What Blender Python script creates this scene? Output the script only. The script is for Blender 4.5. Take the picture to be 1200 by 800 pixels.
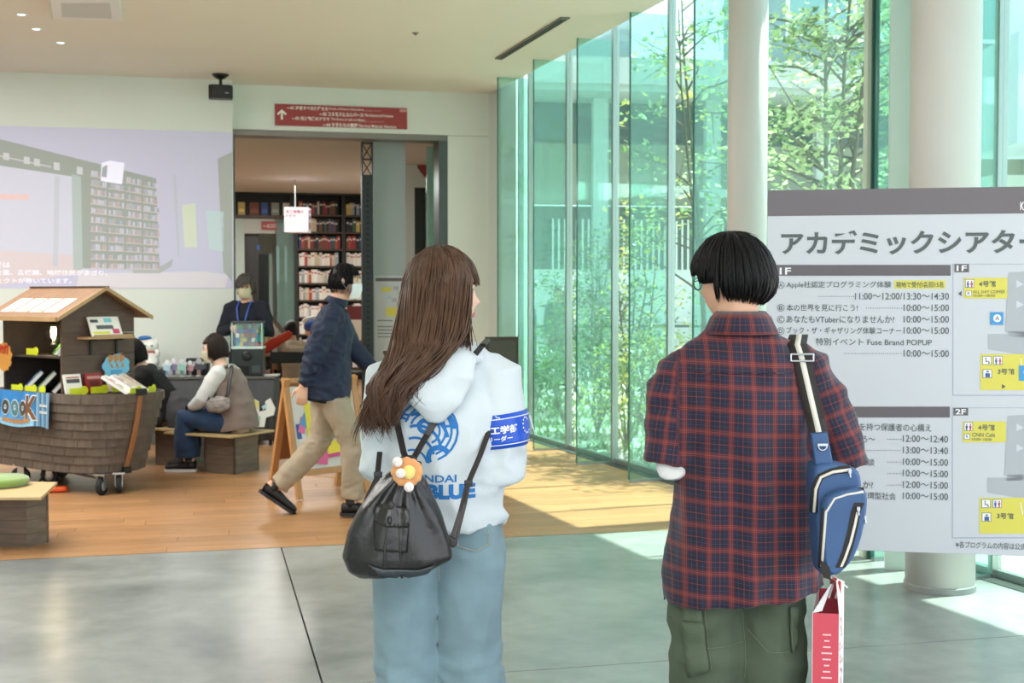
import bpy, bmesh, math, random
from mathutils import Vector, Matrix, noise
from math import sin, cos, pi, radians as R
random.seed(7)
for o in list(bpy.data.objects): bpy.data.objects.remove(o)
SC = bpy.context.scene; COL = SC.collection
# ---------------------------------------------------------------- camera, sky, sun, exposure
FPX = 1500.0; CZ = 1.5; PH = math.atan(55 / FPX)
cam = bpy.data.cameras.new('camera'); cam.sensor_width = 36; cam.lens = 45; cam.clip_start = .05; cam.clip_end = 300
camo = bpy.data.objects.new('camera', cam); COL.objects.link(camo)
camo.location = (0, 0, CZ); camo.rotation_euler = (pi / 2 - PH, 0, 0); SC.camera = camo
cam.dof.use_dof = True; cam.dof.focus_distance = 3.6; cam.dof.aperture_fstop = 8
SC.view_settings.view_transform = 'Standard'; SC.view_settings.look = 'None'
SC.view_settings.gamma = 1; SC.view_settings.use_curve_mapping = False
SC.view_settings.exposure = 0.97
SC.cycles.max_bounces = 8; SC.cycles.transparent_max_bounces = 24; SC.cycles.diffuse_bounces = 4
SC.cycles.glossy_bounces = 3; SC.cycles.transmission_bounces = 4; SC.cycles.caustics_reflective = False; SC.cycles.caustics_refractive = False
SC.cycles.sample_clamp_indirect = 6; SC.cycles.use_denoising = True
wd = bpy.data.worlds.new('sky'); SC.world = wd; wd.use_nodes = True
nt = wd.node_tree; bg = nt.nodes['Background']
tc = nt.nodes.new('ShaderNodeTexCoord'); sx = nt.nodes.new('ShaderNodeSeparateXYZ'); rp = nt.nodes.new('ShaderNodeValToRGB')
nt.links.new(tc.outputs['Generated'], sx.inputs[0]); nt.links.new(sx.outputs[2], rp.inputs[0]); nt.links.new(rp.outputs[0], bg.inputs[0])
rp.color_ramp.elements[0].position = 0.0; rp.color_ramp.elements[0].color = (.95, .98, 1, 1)
rp.color_ramp.elements[1].position = .7; rp.color_ramp.elements[1].color = (.62, .78, 1, 1)
bg.inputs[1].default_value = 1.35
def lamp(name, kind, loc, energy, color=(1, 1, 1), size=1, size_y=None, rot=(0, 0, 0)):
    l = bpy.data.lights.new(name, kind); l.energy = energy; l.color = color
    if kind == 'AREA':
        l.size = size
        if size_y: l.shape = 'RECTANGLE'; l.size_y = size_y
    o = bpy.data.objects.new(name, l); o.location = loc; o.rotation_euler = rot; COL.objects.link(o); return o
sun = lamp('sun', 'SUN', (8, 9, 12), 9, (1, .96, .88)); sun.data.angle = R(.6)
SUN_FROM = Vector((.52, .2, 1.5)).normalized()
sun.rotation_euler = SUN_FROM.to_track_quat('Z', 'Y').to_euler()
# unseen area lamps added as fill to brighten the lobby and the library
lamp('lobby_fill', 'AREA', (-1.5, -2.5, 3.66), 150, (1, .97, .92), 5, 4)
lamp('lobby_fill', 'AREA', (-4.5, 8.0, 3.66), 190, (1, .98, .94), 3, 6)
lamp('library_fill', 'AREA', (-4.4, 18.5, 3.15), 135, (1, .96, .91), 4, 3, (0, 0, R(13.5)))
# ---------------------------------------------------------------- projection helpers
fw = Vector((0, cos(PH), -sin(PH))); upv = Vector((0, sin(PH), cos(PH))); C0 = Vector((0, 0, CZ))
def ray(px, py): return fw + Vector((1, 0, 0)) * ((px - 600) / FPX) + upv * ((400 - py) / FPX)
def F(px, py, z=0.0):
    d = ray(px, py); return C0 + d * ((z - CZ) / d.z)
def W(px, py, Y):
    d = ray(px, py); return C0 + d * (Y / d.y)
class Frame:
    """a vertical plane: p0, direction of s; off is towards the viewer's side"""
    def __init__(s, p0, ang):
        s.p = Vector((p0[0], p0[1], 0)); s.d = Vector((cos(ang), sin(ang), 0)); s.n = Vector((-sin(ang), cos(ang), 0)); s.ang = ang
    def hit(s, px, py):
        d = ray(px, py); t = s.n.dot(s.p) / s.n.dot(d); q = d * t
        return ((q - s.p).dot(s.d), CZ + d.z * t)
    def pt(s, a, z, off=0.0): return s.p + s.d * a - s.n * off + Vector((0, 0, z))
TH = R(13.5); U = Vector((cos(TH), sin(TH), 0)); V = Vector((-sin(TH), cos(TH), 0))
def B(u, v, z=0.0): return U * u + V * v + Vector((0, 0, z))
def uv_of(p): return (p.dot(U), p.dot(V))
# ---------------------------------------------------------------- materials
def hx(h):
    h = h.lstrip('#'); c = [int(h[i:i + 2], 16) / 255 for i in (0, 2, 4)]
    return tuple((x / 12.92 if x <= .04045 else ((x + .055) / 1.055) ** 2.4) for x in c)
_m = {}
def M(name, c='#808080', rough=.55, metal=0, emit=0, var=0, scale=8, bump=0, bscale=60, spec=.5, stretch=None, trans=0, sheen=0, rand=0, coat=0):
    if name in _m: return _m[name]
    c = hx(c) if isinstance(c, str) else c
    m = bpy.data.materials.new(name); m.use_nodes = True; nt = m.node_tree; b = nt.nodes['Principled BSDF']; L = nt.links.new
    b.inputs['Base Color'].default_value = (*c, 1); b.inputs['Roughness'].default_value = rough; b.inputs['Metallic'].default_value = metal
    b.inputs['Specular IOR Level'].default_value = spec
    if sheen: b.inputs['Sheen Weight'].default_value = sheen
    if coat: b.inputs['Coat Weight'].default_value = coat
    if trans: b.inputs['Transmission Weight'].default_value = trans
    if emit: b.inputs['Emission Color'].default_value = (*c, 1); b.inputs['Emission Strength'].default_value = emit
    if var or bump or rand:
        t = nt.nodes.new('ShaderNodeTexCoord'); mp = nt.nodes.new('ShaderNodeMapping'); L(t.outputs['Object'], mp.inputs[0])
        if stretch: mp.inputs['Scale'].default_value = stretch
    if var or rand:
        n = nt.nodes.new('ShaderNodeTexNoise'); n.inputs['Scale'].default_value = scale; n.inputs['Detail'].default_value = 5
        L(mp.outputs[0], n.inputs['Vector'])
        h = nt.nodes.new('ShaderNodeHueSaturation'); h.inputs['Color'].default_value = (*c, 1)
        r = nt.nodes.new('ShaderNodeMapRange'); r.inputs['From Min'].default_value = .3; r.inputs['From Max'].default_value = .7
        r.inputs['To Min'].default_value = 1 - var; r.inputs['To Max'].default_value = 1 + var
        L(n.outputs[0], r.inputs[0]); src = r.outputs[0]
        if rand:
            oi = nt.nodes.new('ShaderNodeObjectInfo'); r2 = nt.nodes.new('ShaderNodeMapRange')
            r2.inputs['To Min'].default_value = 1 - rand; r2.inputs['To Max'].default_value = 1 + rand; L(oi.outputs['Random'], r2.inputs[0])
            mu = nt.nodes.new('ShaderNodeMath'); mu.operation = 'MULTIPLY'; L(src, mu.inputs[0]); L(r2.outputs[0], mu.inputs[1]); src = mu.outputs[0]
            ad = nt.nodes.new('ShaderNodeVectorMath'); ad.operation = 'ADD'; cb = nt.nodes.new('ShaderNodeCombineXYZ'); m9 = nt.nodes.new('ShaderNodeMath'); m9.operation = 'MULTIPLY'; m9.inputs[1].default_value = 37
            L(oi.outputs['Random'], m9.inputs[0]); L(m9.outputs[0], cb.inputs[0]); L(m9.outputs[0], cb.inputs[1]); L(mp.outputs[0], ad.inputs[0]); L(cb.outputs[0], ad.inputs[1]); L(ad.outputs[0], n.inputs['Vector'])
        L(src, h.inputs['Value']); L(h.outputs[0], b.inputs['Base Color'])
    if bump:
        n2 = nt.nodes.new('ShaderNodeTexNoise'); n2.inputs['Scale'].default_value = bscale; n2.inputs['Detail'].default_value = 6
        L(mp.outputs[0], n2.inputs['Vector']); bp = nt.nodes.new('ShaderNodeBump'); bp.inputs['Strength'].default_value = bump; bp.inputs['Distance'].default_value = .01
        L(n2.outputs[0], bp.inputs['Height']); L(bp.outputs[0], b.inputs['Normal'])
    _m[name] = m; return m
def glassM(name, tint, refl=.08, haze=0.0):
    if name in _m: return _m[name]
    m = bpy.data.materials.new(name); m.use_nodes = True; nt = m.node_tree; L = nt.links.new
    for n in list(nt.nodes):
        if n.type != 'OUTPUT_MATERIAL': nt.nodes.remove(n)
    out = nt.nodes[0]; t = nt.nodes.new('ShaderNodeBsdfTransparent'); t.inputs[0].default_value = (*tint, 1)
    g = nt.nodes.new('ShaderNodeBsdfGlossy'); g.inputs['Roughness'].default_value = .02; g.inputs[0].default_value = (.9, 1, .97, 1)
    f = nt.nodes.new('ShaderNodeLayerWeight'); pw = nt.nodes.new('ShaderNodeMath'); pw.operation = 'POWER'; pw.inputs[1].default_value = 5; L(f.outputs['Facing'], pw.inputs[0])
    mx = nt.nodes.new('ShaderNodeMixShader'); mm = nt.nodes.new('ShaderNodeMath'); mm.operation = 'MULTIPLY_ADD'; mm.inputs[1].default_value = .55; mm.inputs[2].default_value = refl * .5
    L(pw.outputs[0], mm.inputs[0]); L(mm.outputs[0], mx.inputs[0]); L(t.outputs[0], mx.inputs[1]); L(g.outputs[0], mx.inputs[2]); last = mx
    if haze:
        d = nt.nodes.new('ShaderNodeBsdfDiffuse'); d.inputs[0].default_value = (.8, .95, .92, 1); m2 = nt.nodes.new('ShaderNodeMixShader'); m2.inputs[0].default_value = haze
        L(mx.outputs[0], m2.inputs[1]); L(d.outputs[0], m2.inputs[2]); last = m2
    L(last.outputs[0], out.inputs[0]); _m[name] = m; return m
# ---------------------------------------------------------------- geometry
class G:
    def __init__(s): s.v = []; s.f = []; s.m = []
    def add(s, vs, fs, mat=None):
        k = len(s.v); s.v += [Vector(v) for v in vs]; s.f += [tuple(i + k for i in f) for f in fs]; s.m += [mat] * len(fs); return s
    def join(s, g, mat=None):
        k = len(s.v); s.v += g.v; s.f += [tuple(i + k for i in f) for f in g.f]; s.m += [mat or x for x in g.m]; return s
    def xf(s, mtx): s.v = [mtx @ v for v in s.v]; return s
    def move(s, x, y=0, z=0): d = Vector(x) if hasattr(x, '__len__') else Vector((x, y, z)); s.v = [v + d for v in s.v]; return s
    def box(s, c, size, rz=0, mat=None, rx=0, ry=0):
        c = Vector(c); a, b, h = [x / 2 for x in size]; m = Matrix.Rotation(rz, 3, 'Z') @ Matrix.Rotation(ry, 3, 'Y') @ Matrix.Rotation(rx, 3, 'X')
        vs = [c + m @ Vector((x, y, z)) for x in (-a, a) for y in (-b, b) for z in (-h, h)]
        return s.add(vs, [(0, 1, 3, 2), (4, 6, 7, 5), (0, 4, 5, 1), (2, 3, 7, 6), (0, 2, 6, 4), (1, 5, 7, 3)], mat)
    def prism(s, poly, z0, z1, mat=None):
        n = len(poly); vs = [(p[0], p[1], z0) for p in poly] + [(p[0], p[1], z1) for p in poly]
        return s.add(vs, [tuple(range(n - 1, -1, -1)), tuple(range(n, 2 * n))] + [(i, (i + 1) % n, n + (i + 1) % n, n + i) for i in range(n)], mat)
    def slabp(s, pts, nrm, t, mat=None):
        """polygon in space extruded by t along nrm"""
        n = len(pts); pts = [Vector(p) for p in pts]; q = [p + Vector(nrm) * t for p in pts]
        return s.add(pts + q, [tuple(range(n - 1, -1, -1)), tuple(range(n, 2 * n))] + [(i, (i + 1) % n, n + (i + 1) % n, n + i) for i in range(n)], mat)
    def tube(s, pts, rad, n=12, side=None, mat=None, cap=True, rnd=True, e=2.0):
        pts = [Vector(p) for p in pts]; N = len(pts)
        if not hasattr(rad, '__len__'): rad = [rad] * N
        rad = [(r, r) if not hasattr(r, '__len__') else r for r in rad]
        tg = []
        for i in range(N):
            a = pts[max(i - 1, 0)]; b = pts[min(i + 1, N - 1)]; t = (b - a); tg.append(t.normalized() if t.length > 1e-9 else Vector((0, 0, 1)))
        ref = Vector(side) if side else (Vector((1, 0, 0)) if abs(tg[0].x) < .8 else Vector((0, 1, 0)))
        rows = []
        P2, R2, T2 = list(pts), list(rad), list(tg)
        if rnd and cap:
            for end in (0, 1):
                i = 0 if end == 0 else N - 1; t = tg[i] * (-1 if end == 0 else 1); r = min(rad[i]); add = []
                for k in (1, 2): a = k * pi / 6; add.append((pts[i] + t * r * sin(a), (rad[i][0] * cos(a), rad[i][1] * cos(a)), tg[i]))
                if end == 0:
                    for q in add: P2.insert(0, q[0]); R2.insert(0, q[1]); T2.insert(0, q[2])
                else:
                    for q in add: P2.append(q[0]); R2.append(q[1]); T2.append(q[2])
        vs = []; last = ref
        for p, r, t in zip(P2, R2, T2):
            bs = (ref if side else last); x = bs - t * bs.dot(t)
            if x.length < 1e-4: x = t.orthogonal()
            x.normalize(); y = t.cross(x); last = x
            for k in range(n):
                a = 2 * pi * k / n; cx, cy = cos(a), sin(a)
                if e != 2.0: cx = math.copysign(abs(cx) ** (2 / e), cx); cy = math.copysign(abs(cy) ** (2 / e), cy)
                vs.append(p + x * r[0] * cx + y * r[1] * cy)
        K = len(P2); fs = [(i * n + k, i * n + (k + 1) % n, (i + 1) * n + (k + 1) % n, (i + 1) * n + k) for i in range(K - 1) for k in range(n)]
        if cap: fs += [tuple(range(n - 1, -1, -1)), tuple((K - 1) * n + k for k in range(n))]
        return s.add(vs, fs, mat)
    def cyl(s, a, b, r, n=16, mat=None, r2=None): return s.tube([a, b], [r, r if r2 is None else r2], n, mat=mat, rnd=False)
    def lathe(s, prof, c=(0, 0, 0), n=24, mat=None, mtx=None):
        vs = [Vector((r * cos(2 * pi * k / n), r * sin(2 * pi * k / n), z)) for r, z in prof for k in range(n)]
        if mtx: vs = [mtx @ v for v in vs]
        vs = [v + Vector(c) for v in vs]; K = len(prof)
        return s.add(vs, [(i * n + k, i * n + (k + 1) % n, (i + 1) * n + (k + 1) % n, (i + 1) * n + k) for i in range(K - 1) for k in range(n)] + [tuple(range(n - 1, -1, -1)), tuple((K - 1) * n + k for k in range(n))], mat)
    def ball(s, c, r, n=16, m=10, mat=None, mtx=None):
        r = (r, r, r) if not hasattr(r, '__len__') else r; vs = []
        for i in range(m + 1):
            t = pi * i / m; t = min(max(t, .02), pi - .02)
            for k in range(n):
                q = Vector((r[0] * sin(t) * cos(2 * pi * k / n), r[1] * sin(t) * sin(2 * pi * k / n), r[2] * cos(t)))
                vs.append((mtx @ q if mtx else q) + Vector(c))
        return s.add(vs, [(i * n + k, (i + 1) * n + k, (i + 1) * n + (k + 1) % n, i * n + (k + 1) % n) for i in range(m) for k in range(n)] + [tuple(range(n)), tuple(m * n + n - 1 - k for k in range(n))], mat)
def obj(name, g, mat=None, parent=None, smooth=False, bevel=0, world=False, solid=0):
    """link a G as one mesh object; world=True: coordinates are the world's and are brought into the parent's"""
    me = bpy.data.meshes.new(name); vs = g.v
    if world and parent is not None:
        pp = parent; chain = []
        while pp is not None: chain.append(pp.matrix_basis if False else Matrix.LocRotScale(pp.location, pp.rotation_euler, pp.scale)); pp = pp.parent
        mt = Matrix.Identity(4)
        for c in reversed(chain): mt = mt @ c
        inv = mt.inverted(); vs = [inv @ v for v in vs]
    me.from_pydata([tuple(v) for v in vs], [], g.f)
    ms = []
    for x in g.m:
        x = x or mat
        if x not in ms: ms.append(x)
    for x in ms: me.materials.append(x)
    if len(ms) > 1: me.polygons.foreach_set('material_index', [ms.index(x or mat) for x in g.m])
    if smooth: me.polygons.foreach_set('use_smooth', [True] * len(me.polygons))
    me.update(); me.validate()
    o = bpy.data.objects.new(name, me); COL.objects.link(o)
    if parent is not None: o.parent = parent
    if bevel:
        b = o.modifiers.new('bevel', 'BEVEL'); b.width = bevel; b.segments = 2; b.limit_method = 'ANGLE'
    if solid:
        b = o.modifiers.new('solid', 'SOLIDIFY'); b.thickness = solid
    return o
def tag(o, label=None, cat=None, group=None, kind=None):
    for k, v in (('label', label), ('category', cat), ('group', group), ('kind', kind)):
        if v: o[k] = v
    return o
def thing(name, label, cat, loc=(0, 0, 0), rz=0, group=None, kind=None):
    o = bpy.data.objects.new(name, None); COL.objects.link(o); o.location = loc; o.rotation_euler = (0, 0, rz); o.empty_display_size = .1
    return tag(o, label, cat, group, kind)
def dup(o, loc=None, rz=None, label=None, group=None, parent=None):
    c = o.copy(); COL.objects.link(c)
    if parent: c.parent = parent
    if loc is not None: c.location = loc
    if rz is not None: c.rotation_euler = (0, 0, rz)
    if label: c['label'] = label
    if group: c['group'] = group
    for ch in [x for x in KIDS(o)]: dup(ch, parent=c)
    return c
def KIDS(o): return [x for x in bpy.data.objects if x.parent == o]
def struct(name, g, mat, parent=None, **k):
    o = obj(name, g, mat, parent, **k)
    if parent is None: o['kind'] = 'structure'
    return o
def evalmesh(o):
    dg = bpy.context.evaluated_depsgraph_get(); dg.update(); me = o.evaluated_get(dg).to_mesh()
    g = G(); g.add([v.co.copy() for v in me.vertices], [tuple(p.vertices) for p in me.polygons]); o.evaluated_get(dg).to_mesh_clear(); return g
def fuse(g, voxel=.012, smooth=3):
    """one continuous surface out of overlapping closed shapes"""
    me = bpy.data.meshes.new('t'); me.from_pydata([tuple(v) for v in g.v], [], g.f); bm = bmesh.new(); bm.from_mesh(me); bmesh.ops.recalc_face_normals(bm, faces=bm.faces[:]); bm.to_mesh(me); bm.free()
    o = bpy.data.objects.new('t', me); COL.objects.link(o)
    r = o.modifiers.new('r', 'REMESH'); r.mode = 'VOXEL'; r.voxel_size = voxel
    if smooth: s = o.modifiers.new('s', 'SMOOTH'); s.iterations = smooth; s.factor = .5
    out = evalmesh(o); bpy.data.objects.remove(o); bpy.data.meshes.remove(me); return out
def wrinkle(g, amp, scale, stretch=(1, 1, 1), seed=0, mask=None):
    """cloth folds: move each vertex along its normal by ridged noise"""
    n = [Vector() for _ in g.v]
    for f in g.f:
        a, b, c = g.v[f[0]], g.v[f[1]], g.v[f[2]]; k = (b - a).cross(c - a)
        for i in f: n[i] += k
    for i, v in enumerate(g.v):
        q = Vector((v.x * stretch[0], v.y * stretch[1], v.z * stretch[2])) * scale + Vector((seed, seed * 2.3, 0))
        h = 1 - abs(noise.noise(q)) * 2.2 + .5 * noise.noise(q * 2.1)
        w = mask(v) if mask else 1
        g.v[i] = v + n[i].normalized() * amp * (h - .5) * w
    return g
_txt = {}
def textG(s, bold=0.0, res=3):
    k = (s, bold)
    if k in _txt: return _txt[k]
    c = bpy.data.curves.new('t', 'FONT'); c.body = s; c.size = 1; c.offset = bold; c.resolution_u = res; c.fill_mode = 'FRONT'
    o = bpy.data.objects.new('t', c); COL.objects.link(o); g = evalmesh(o); bpy.data.objects.remove(o); bpy.data.curves.remove(c)
    _txt[k] = g; return g
def put_text(g, fr, s, px0, py0, px1, py1, mat, off=.003, bold=0.0, res=3):
    """fit the ink of s into the pixel box (px0,py0)-(px1,py1) of the plane fr; py0 is the top"""
    t = textG(s, bold, res)
    if not t.v: return
    xs = [v.x for v in t.v]; ys = [v.y for v in t.v]; x0, x1, y0, y1 = min(xs), max(xs), min(ys), max(ys)
    a = fr.hit(px0, (py0 + py1) / 2)[0]; b = fr.hit(px1, (py0 + py1) / 2)[0]; pm = (px0 + px1) / 2
    z1 = fr.hit(pm, py0)[1]; z0 = fr.hit(pm, py1)[1]
    g.add([fr.pt(a + (v.x - x0) / (x1 - x0) * (b - a), z0 + (v.y - y0) / (y1 - y0) * (z1 - z0), off) for v in t.v], t.f, mat)
def text_sz(g, fr, s, s0, z0, s1, z1, mat, off=.003, bold=0.0, res=3):
    t = textG(s, bold, res)
    xs = [v.x for v in t.v]; ys = [v.y for v in t.v]; x0, x1, y0, y1 = min(xs), max(xs), min(ys), max(ys)
    g.add([fr.pt(s0 + (v.x - x0) / (x1 - x0) * (s1 - s0), z0 + (v.y - y0) / (y1 - y0) * (z1 - z0), off) for v in t.v], t.f, mat)
def ppoly(g, fr, pts, mat, off=.002):
    g.add([fr.pt(*fr.hit(*p), off) for p in pts], [tuple(range(len(pts)))], mat)
def prect(g, fr, x0, y0, x1, y1, mat, off=.002): ppoly(g, fr, [(x0, y1), (x1, y1), (x1, y0), (x0, y0)], mat, off)
def clip(poly, a, b, c):
    """keep the part of the polygon where a*x+b*y<=c"""
    out = []
    for i in range(len(poly)):
        p, q = poly[i], poly[(i + 1) % len(poly)]; dp = a * p[0] + b * p[1] - c; dq = a * q[0] + b * q[1] - c
        if dp <= 0: out.append(p)
        if (dp < 0 < dq) or (dq < 0 < dp): t = dp / (dp - dq); out.append((p[0] + (q[0] - p[0]) * t, p[1] + (q[1] - p[1]) * t))
    return out
# ================================================================ THE SETTING
WHITE = M('white paint', '#d9e0da', .75, var=.02, scale=2); CEIL = M('ceiling paint', '#e6e2d9', .85, var=.015, scale=1)
DARK = M('dark steel', '#23292b', .45, .3); BLACK = M('black plastic', '#121315', .45); ALU = M('satin aluminium', '#aab0ad', .35, .8)
def FV(v): return Frame(B(0, v), TH)
VW = 14.0; VL = 13.75; HC = 3.73
FC0 = Vector((.11, 13.6, 0)); FD = Vector((.337, -.942, 0)).normalized(); FN = Vector((-.942, -.337, 0)).normalized()   # facade line and its inward normal
ca, cb = FN.x, FN.y; cc = FN.dot(FC0)          # inside: ca*x+cb*y >= cc
def inside(poly, m=0.0): return clip(poly, -ca, -cb, -cc - m)
# concrete and wood floor
def wood_mat():
    m = M('oak floor boards', '#b08258', .34, var=.16, scale=3.0, stretch=(1, 9, 9), rand=.13, bump=.02, bscale=30)
    return m
def conc_mat():
    m = bpy.data.materials.new('polished concrete'); m.use_nodes = True; nt = m.node_tree; b = nt.nodes['Principled BSDF']; L = nt.links.new
    t = nt.nodes.new('ShaderNodeTexCoord'); n = nt.nodes.new('ShaderNodeTexNoise'); n.inputs['Scale'].default_value = 1.3; n.inputs['Detail'].default_value = 8; n.inputs['Distortion'].default_value = .6
    n2 = nt.nodes.new('ShaderNodeTexNoise'); n2.inputs['Scale'].default_value = 9; n2.inputs['Detail'].default_value = 4
    mx = nt.nodes.new('ShaderNodeMath'); mx.operation = 'MULTIPLY_ADD'; mx.inputs[1].default_value = .25
    L(t.outputs['Object'], n.inputs['Vector']); L(t.outputs['Object'], n2.inputs['Vector']); L(n2.outputs[0], mx.inputs[0]); L(n.outputs[0], mx.inputs[2])
    r = nt.nodes.new('ShaderNodeValToRGB'); e = r.color_ramp.elements; e[0].position = .4; e[0].color = (*hx('#7d817f'), 1); e[1].position = .82; e[1].color = (*hx('#a5a8a3'), 1)
    L(mx.outputs[0], r.inputs[0]); L(r.outputs[0], b.inputs['Base Color'])
    r2 = nt.nodes.new('ShaderNodeMapRange'); r2.inputs['To Min'].default_value = .16; r2.inputs['To Max'].default_value = .32; L(n.outputs[0], r2.inputs[0]); L(r2.outputs[0], b.inputs['Roughness'])
    return m
WOODF = wood_mat(); CONC = conc_mat()
VB = 7.66; UJ = .43; VJ = 4.905
g = G(); base = [B(-7, -5), B(9, -5), B(9, VW + .3), B(-7, VW + .3)]
g.prism(inside([(p.x, p.y) for p in base]), -.2, -.03, None)
floor = struct('floor', g, M('floor screed', '#3b3a37', .9))
for (u0, u1) in ((-7, UJ), (UJ, 9)):
    for (v0, v1) in ((-5, VJ), (VJ, VB)):
        e = .004; q = inside([tuple(B(a, b).xy) for a, b in ((u0 + e, v0 + e), (u1 - e, v0 + e), (u1 - e, v1 - e), (u0 + e, v1 - e))])
        if len(q) > 2: g = G(); g.prism(q, -.03, 0); obj('concrete_slab', g, CONC, floor)
rng = random.Random(3); v = VB; n = 0; PW = .158; k = 0
while v < VW + .25:
    u = -3.4 - rng.random() * 1.8; v1 = min(v + PW, VW + .28)
    while u < 4.3:
        l = rng.choice((1.5, 1.8, 1.8, 2.1)); e = .0012
        q = inside([tuple(B(a, b).xy) for a, b in ((u + e, v + e), (u + l - e, v + e), (u + l - e, v1 - e), (u + e, v1 - e))], .1)
        if len(q) > 2:
            g = G(); c = sum((Vector((*p, 0)) for p in q), Vector()) / len(q); rot = Matrix.Rotation(-TH, 3, 'Z')
            g.prism([tuple((rot @ (Vector((*p, 0)) - c)).xy) for p in q], -.03, 0); o = obj('plank', g, WOODF, floor); o.location = c; o.rotation_euler = (0, 0, TH); n += 1
        u += l
    v = v1
g = G(); g.prism([tuple(B(a, b).xy) for a, b in ((-6, VW + .3), (3.2, VW + .3), (3.2, 26.5), (-6, 26.5))], -.03, 0)
lf = struct('floor_library', g, M('library oak floor', '#a3805c', .4, var=.12, scale=3, stretch=(1, 9, 1)))
g = G(); g.prism([tuple(B(-7, VB - .01).xy), tuple(B(6, VB - .01).xy), tuple(B(6, VB + .002).xy), tuple(B(-7, VB + .002).xy)], -.03, .0015)
g2 = G(); g2.prism(inside([tuple(B(a, b).xy) for a, b in ((-7, VB - .006), (5, VB - .006), (5, VB + .002), (-7, VB + .002))], .1), -.03, .001); struct('trim_1', g2, M('brass strip', '#6b5a43', .4, .6))
# ceiling: its free edge runs beside the facade
e0 = F(571, 112, HC); e1 = F(780, 0, HC); ed = (e1 - e0).normalized(); e2 = e0 + ed * 16; e0 = e0 - ed * .1
cpoly = [tuple(B(-7, VW + .1).xy), tuple(B(-7, -5).xy), (e2.x, e2.y), (e1.x, e1.y), (e0.x, e0.y)]
g = G(); g.prism(cpoly[::-1], HC, HC + .18)
ceiling = struct('ceiling', g, CEIL)
g = G(); ra = FC0 - FN * .25 - FD * .6; rb = ra + FD * 17
g.prism([tuple(B(-7, VW + .3).xy), tuple(B(-7, -5).xy), (rb.x, rb.y), (ra.x, ra.y)], 4.75, 5.0); struct('ceiling_upper', g, WHITE)
# back walls
def wallbox(name, u0, u1, v0, v1, z0, z1, mat=WHITE, parent=None):
    g = G(); g.prism([tuple(B(a, b).xy) for a, b in ((u0, v0), (u1, v0), (u1, v1), (u0, v1))], z0, z1); return struct(name, g, mat, parent)
fl = FV(VL); fb = FV(VW)
uL = fl.hit(273, 200)[0]; uOp = fb.hit(525, 300)[0]; uC = fb.hit(573, 200)[0]
wallbox('wall_back_left', -7, uL, VL, VL + .6, 0, HC + .05)
wallbox('wall_back_header', uL + .001, uC, VW, VW + .35, 3.26, HC + .05)
wallbox('wall_back_right', uOp, uC, VW, VW + .35, 0, 3.255)
p = B(uC, VW); q = FC0 - FD * .25 - FN * .0; g = G()
g.prism([(p.x, p.y), (q.x + .02, q.y), (q.x + .15, q.y + .35), (p.x, p.y + .35)], 0, 4.7); struct('wall_return', g, M('return paint', '#d2dad6', .6))
g = G(); g.prism([(p.x, p.y), (q.x + .02, q.y), (q.x + .12, q.y + .3), (p.x, p.y + .35)], 4.7, 4.75); struct('trim_2', g, WHITE)
wallbox('wall_left', -7.2, -7, -5, VL, 0, HC + .05)
g = G(); g.prism([tuple(B(a, b).xy) for a, b in ((uL, VW + .02), (uOp, VW + .02), (uOp, VW + .3), (uL, VW + .3))], 3.2, 3.258); struct('trim_opening_head', g, M('track', '#7f7a74', .4, .5))
for a, b in ((uL - .001, uL + .025), (uOp - .1, uOp - .001)):
    g = G(); g.prism([tuple(B(x, y).xy) for x, y in ((a, VW + .01), (b, VW + .01), (b, VW + .34), (a, VW + .34))], 0, 3.2); struct('trim_jamb', g, M('jamb grey', '#555a5b', .35, .6))
g = G(); g.prism([tuple(B(a, b).xy) for a, b in ((-7, VL - .015), (uL, VL - .015), (uL, VL - .001), (-7, VL - .001))], 0, .06); struct('baseboard_left', g, M('skirting', '#8b8f8d', .5))
# library room shell
wallbox('wall_library_left', -6.2, -6, VW + .6, 26, 0, 3.3); wallbox('wall_library_back', -6, 3.2, 24.6, 24.8, 0, 3.3)
wallbox('ceiling_library', -6.2, 3.4, VW + .3, 26, 3.25, 3.4, M('library ceiling', '#c9c0b6', .85))
wallbox('wall_library_right', 3.22, 3.4, VW + .35, 26, 0, 3.3)
fp = FV(14.55); a = fp.hit(438, 300)[0]; b = fp.hit(475.5, 300)[0]
wallbox('wall_partition', a, b, 14.55, 14.7, 0, 3.25, M('partition grey', '#aab8bb', .6))
fq = FV(17.2); a2 = fq.hit(470, 300)[0]; b2 = fq.hit(486, 300)[0]; c2 = fq.hit(500, 300)[0]
wallbox('wall_corridor', a2, b2, 17.2, 17.35, 0, 3.25); wallbox('wall_corridor', c2, 3.2, 17.2, 17.35, 0, 3.25); wallbox('wall_corridor', b2, c2, 17.2, 17.35, 2.95, 3.25)
wallbox('door_1', b2, c2, 17.28, 17.33, 0, 2.95, M('dark door', '#20282a', .4))
g = G(); g.slabp([fq.pt(*fq.hit(489, 196), .001), fq.pt(*fq.hit(500, 211), .001), fq.pt(*fq.hit(500, 190), .001), fq.pt(*fq.hit(489, 182), .001)], -fq.n, .012)
tag(obj('direction_sign', g, M('sign red', '#9c3a38', .5)), 'small red sign slanting above the dark corridor door beyond the opening', 'sign')
# glass leaf of the opening, stacked at its end
g = G(); fz = FV(VW + .5); a = fz.hit(500, 300)[0]; b = fz.hit(514.5, 300)[0]
g.prism([tuple(B(x, y).xy) for x, y in ((a, VW + .5), (b, VW + .5), (b, VW + .52), (a, VW + .52))], .02, 3.19)
struct('door_2', g, glassM('teal door glass', (.55, .82, .75), .1, .12))
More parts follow.
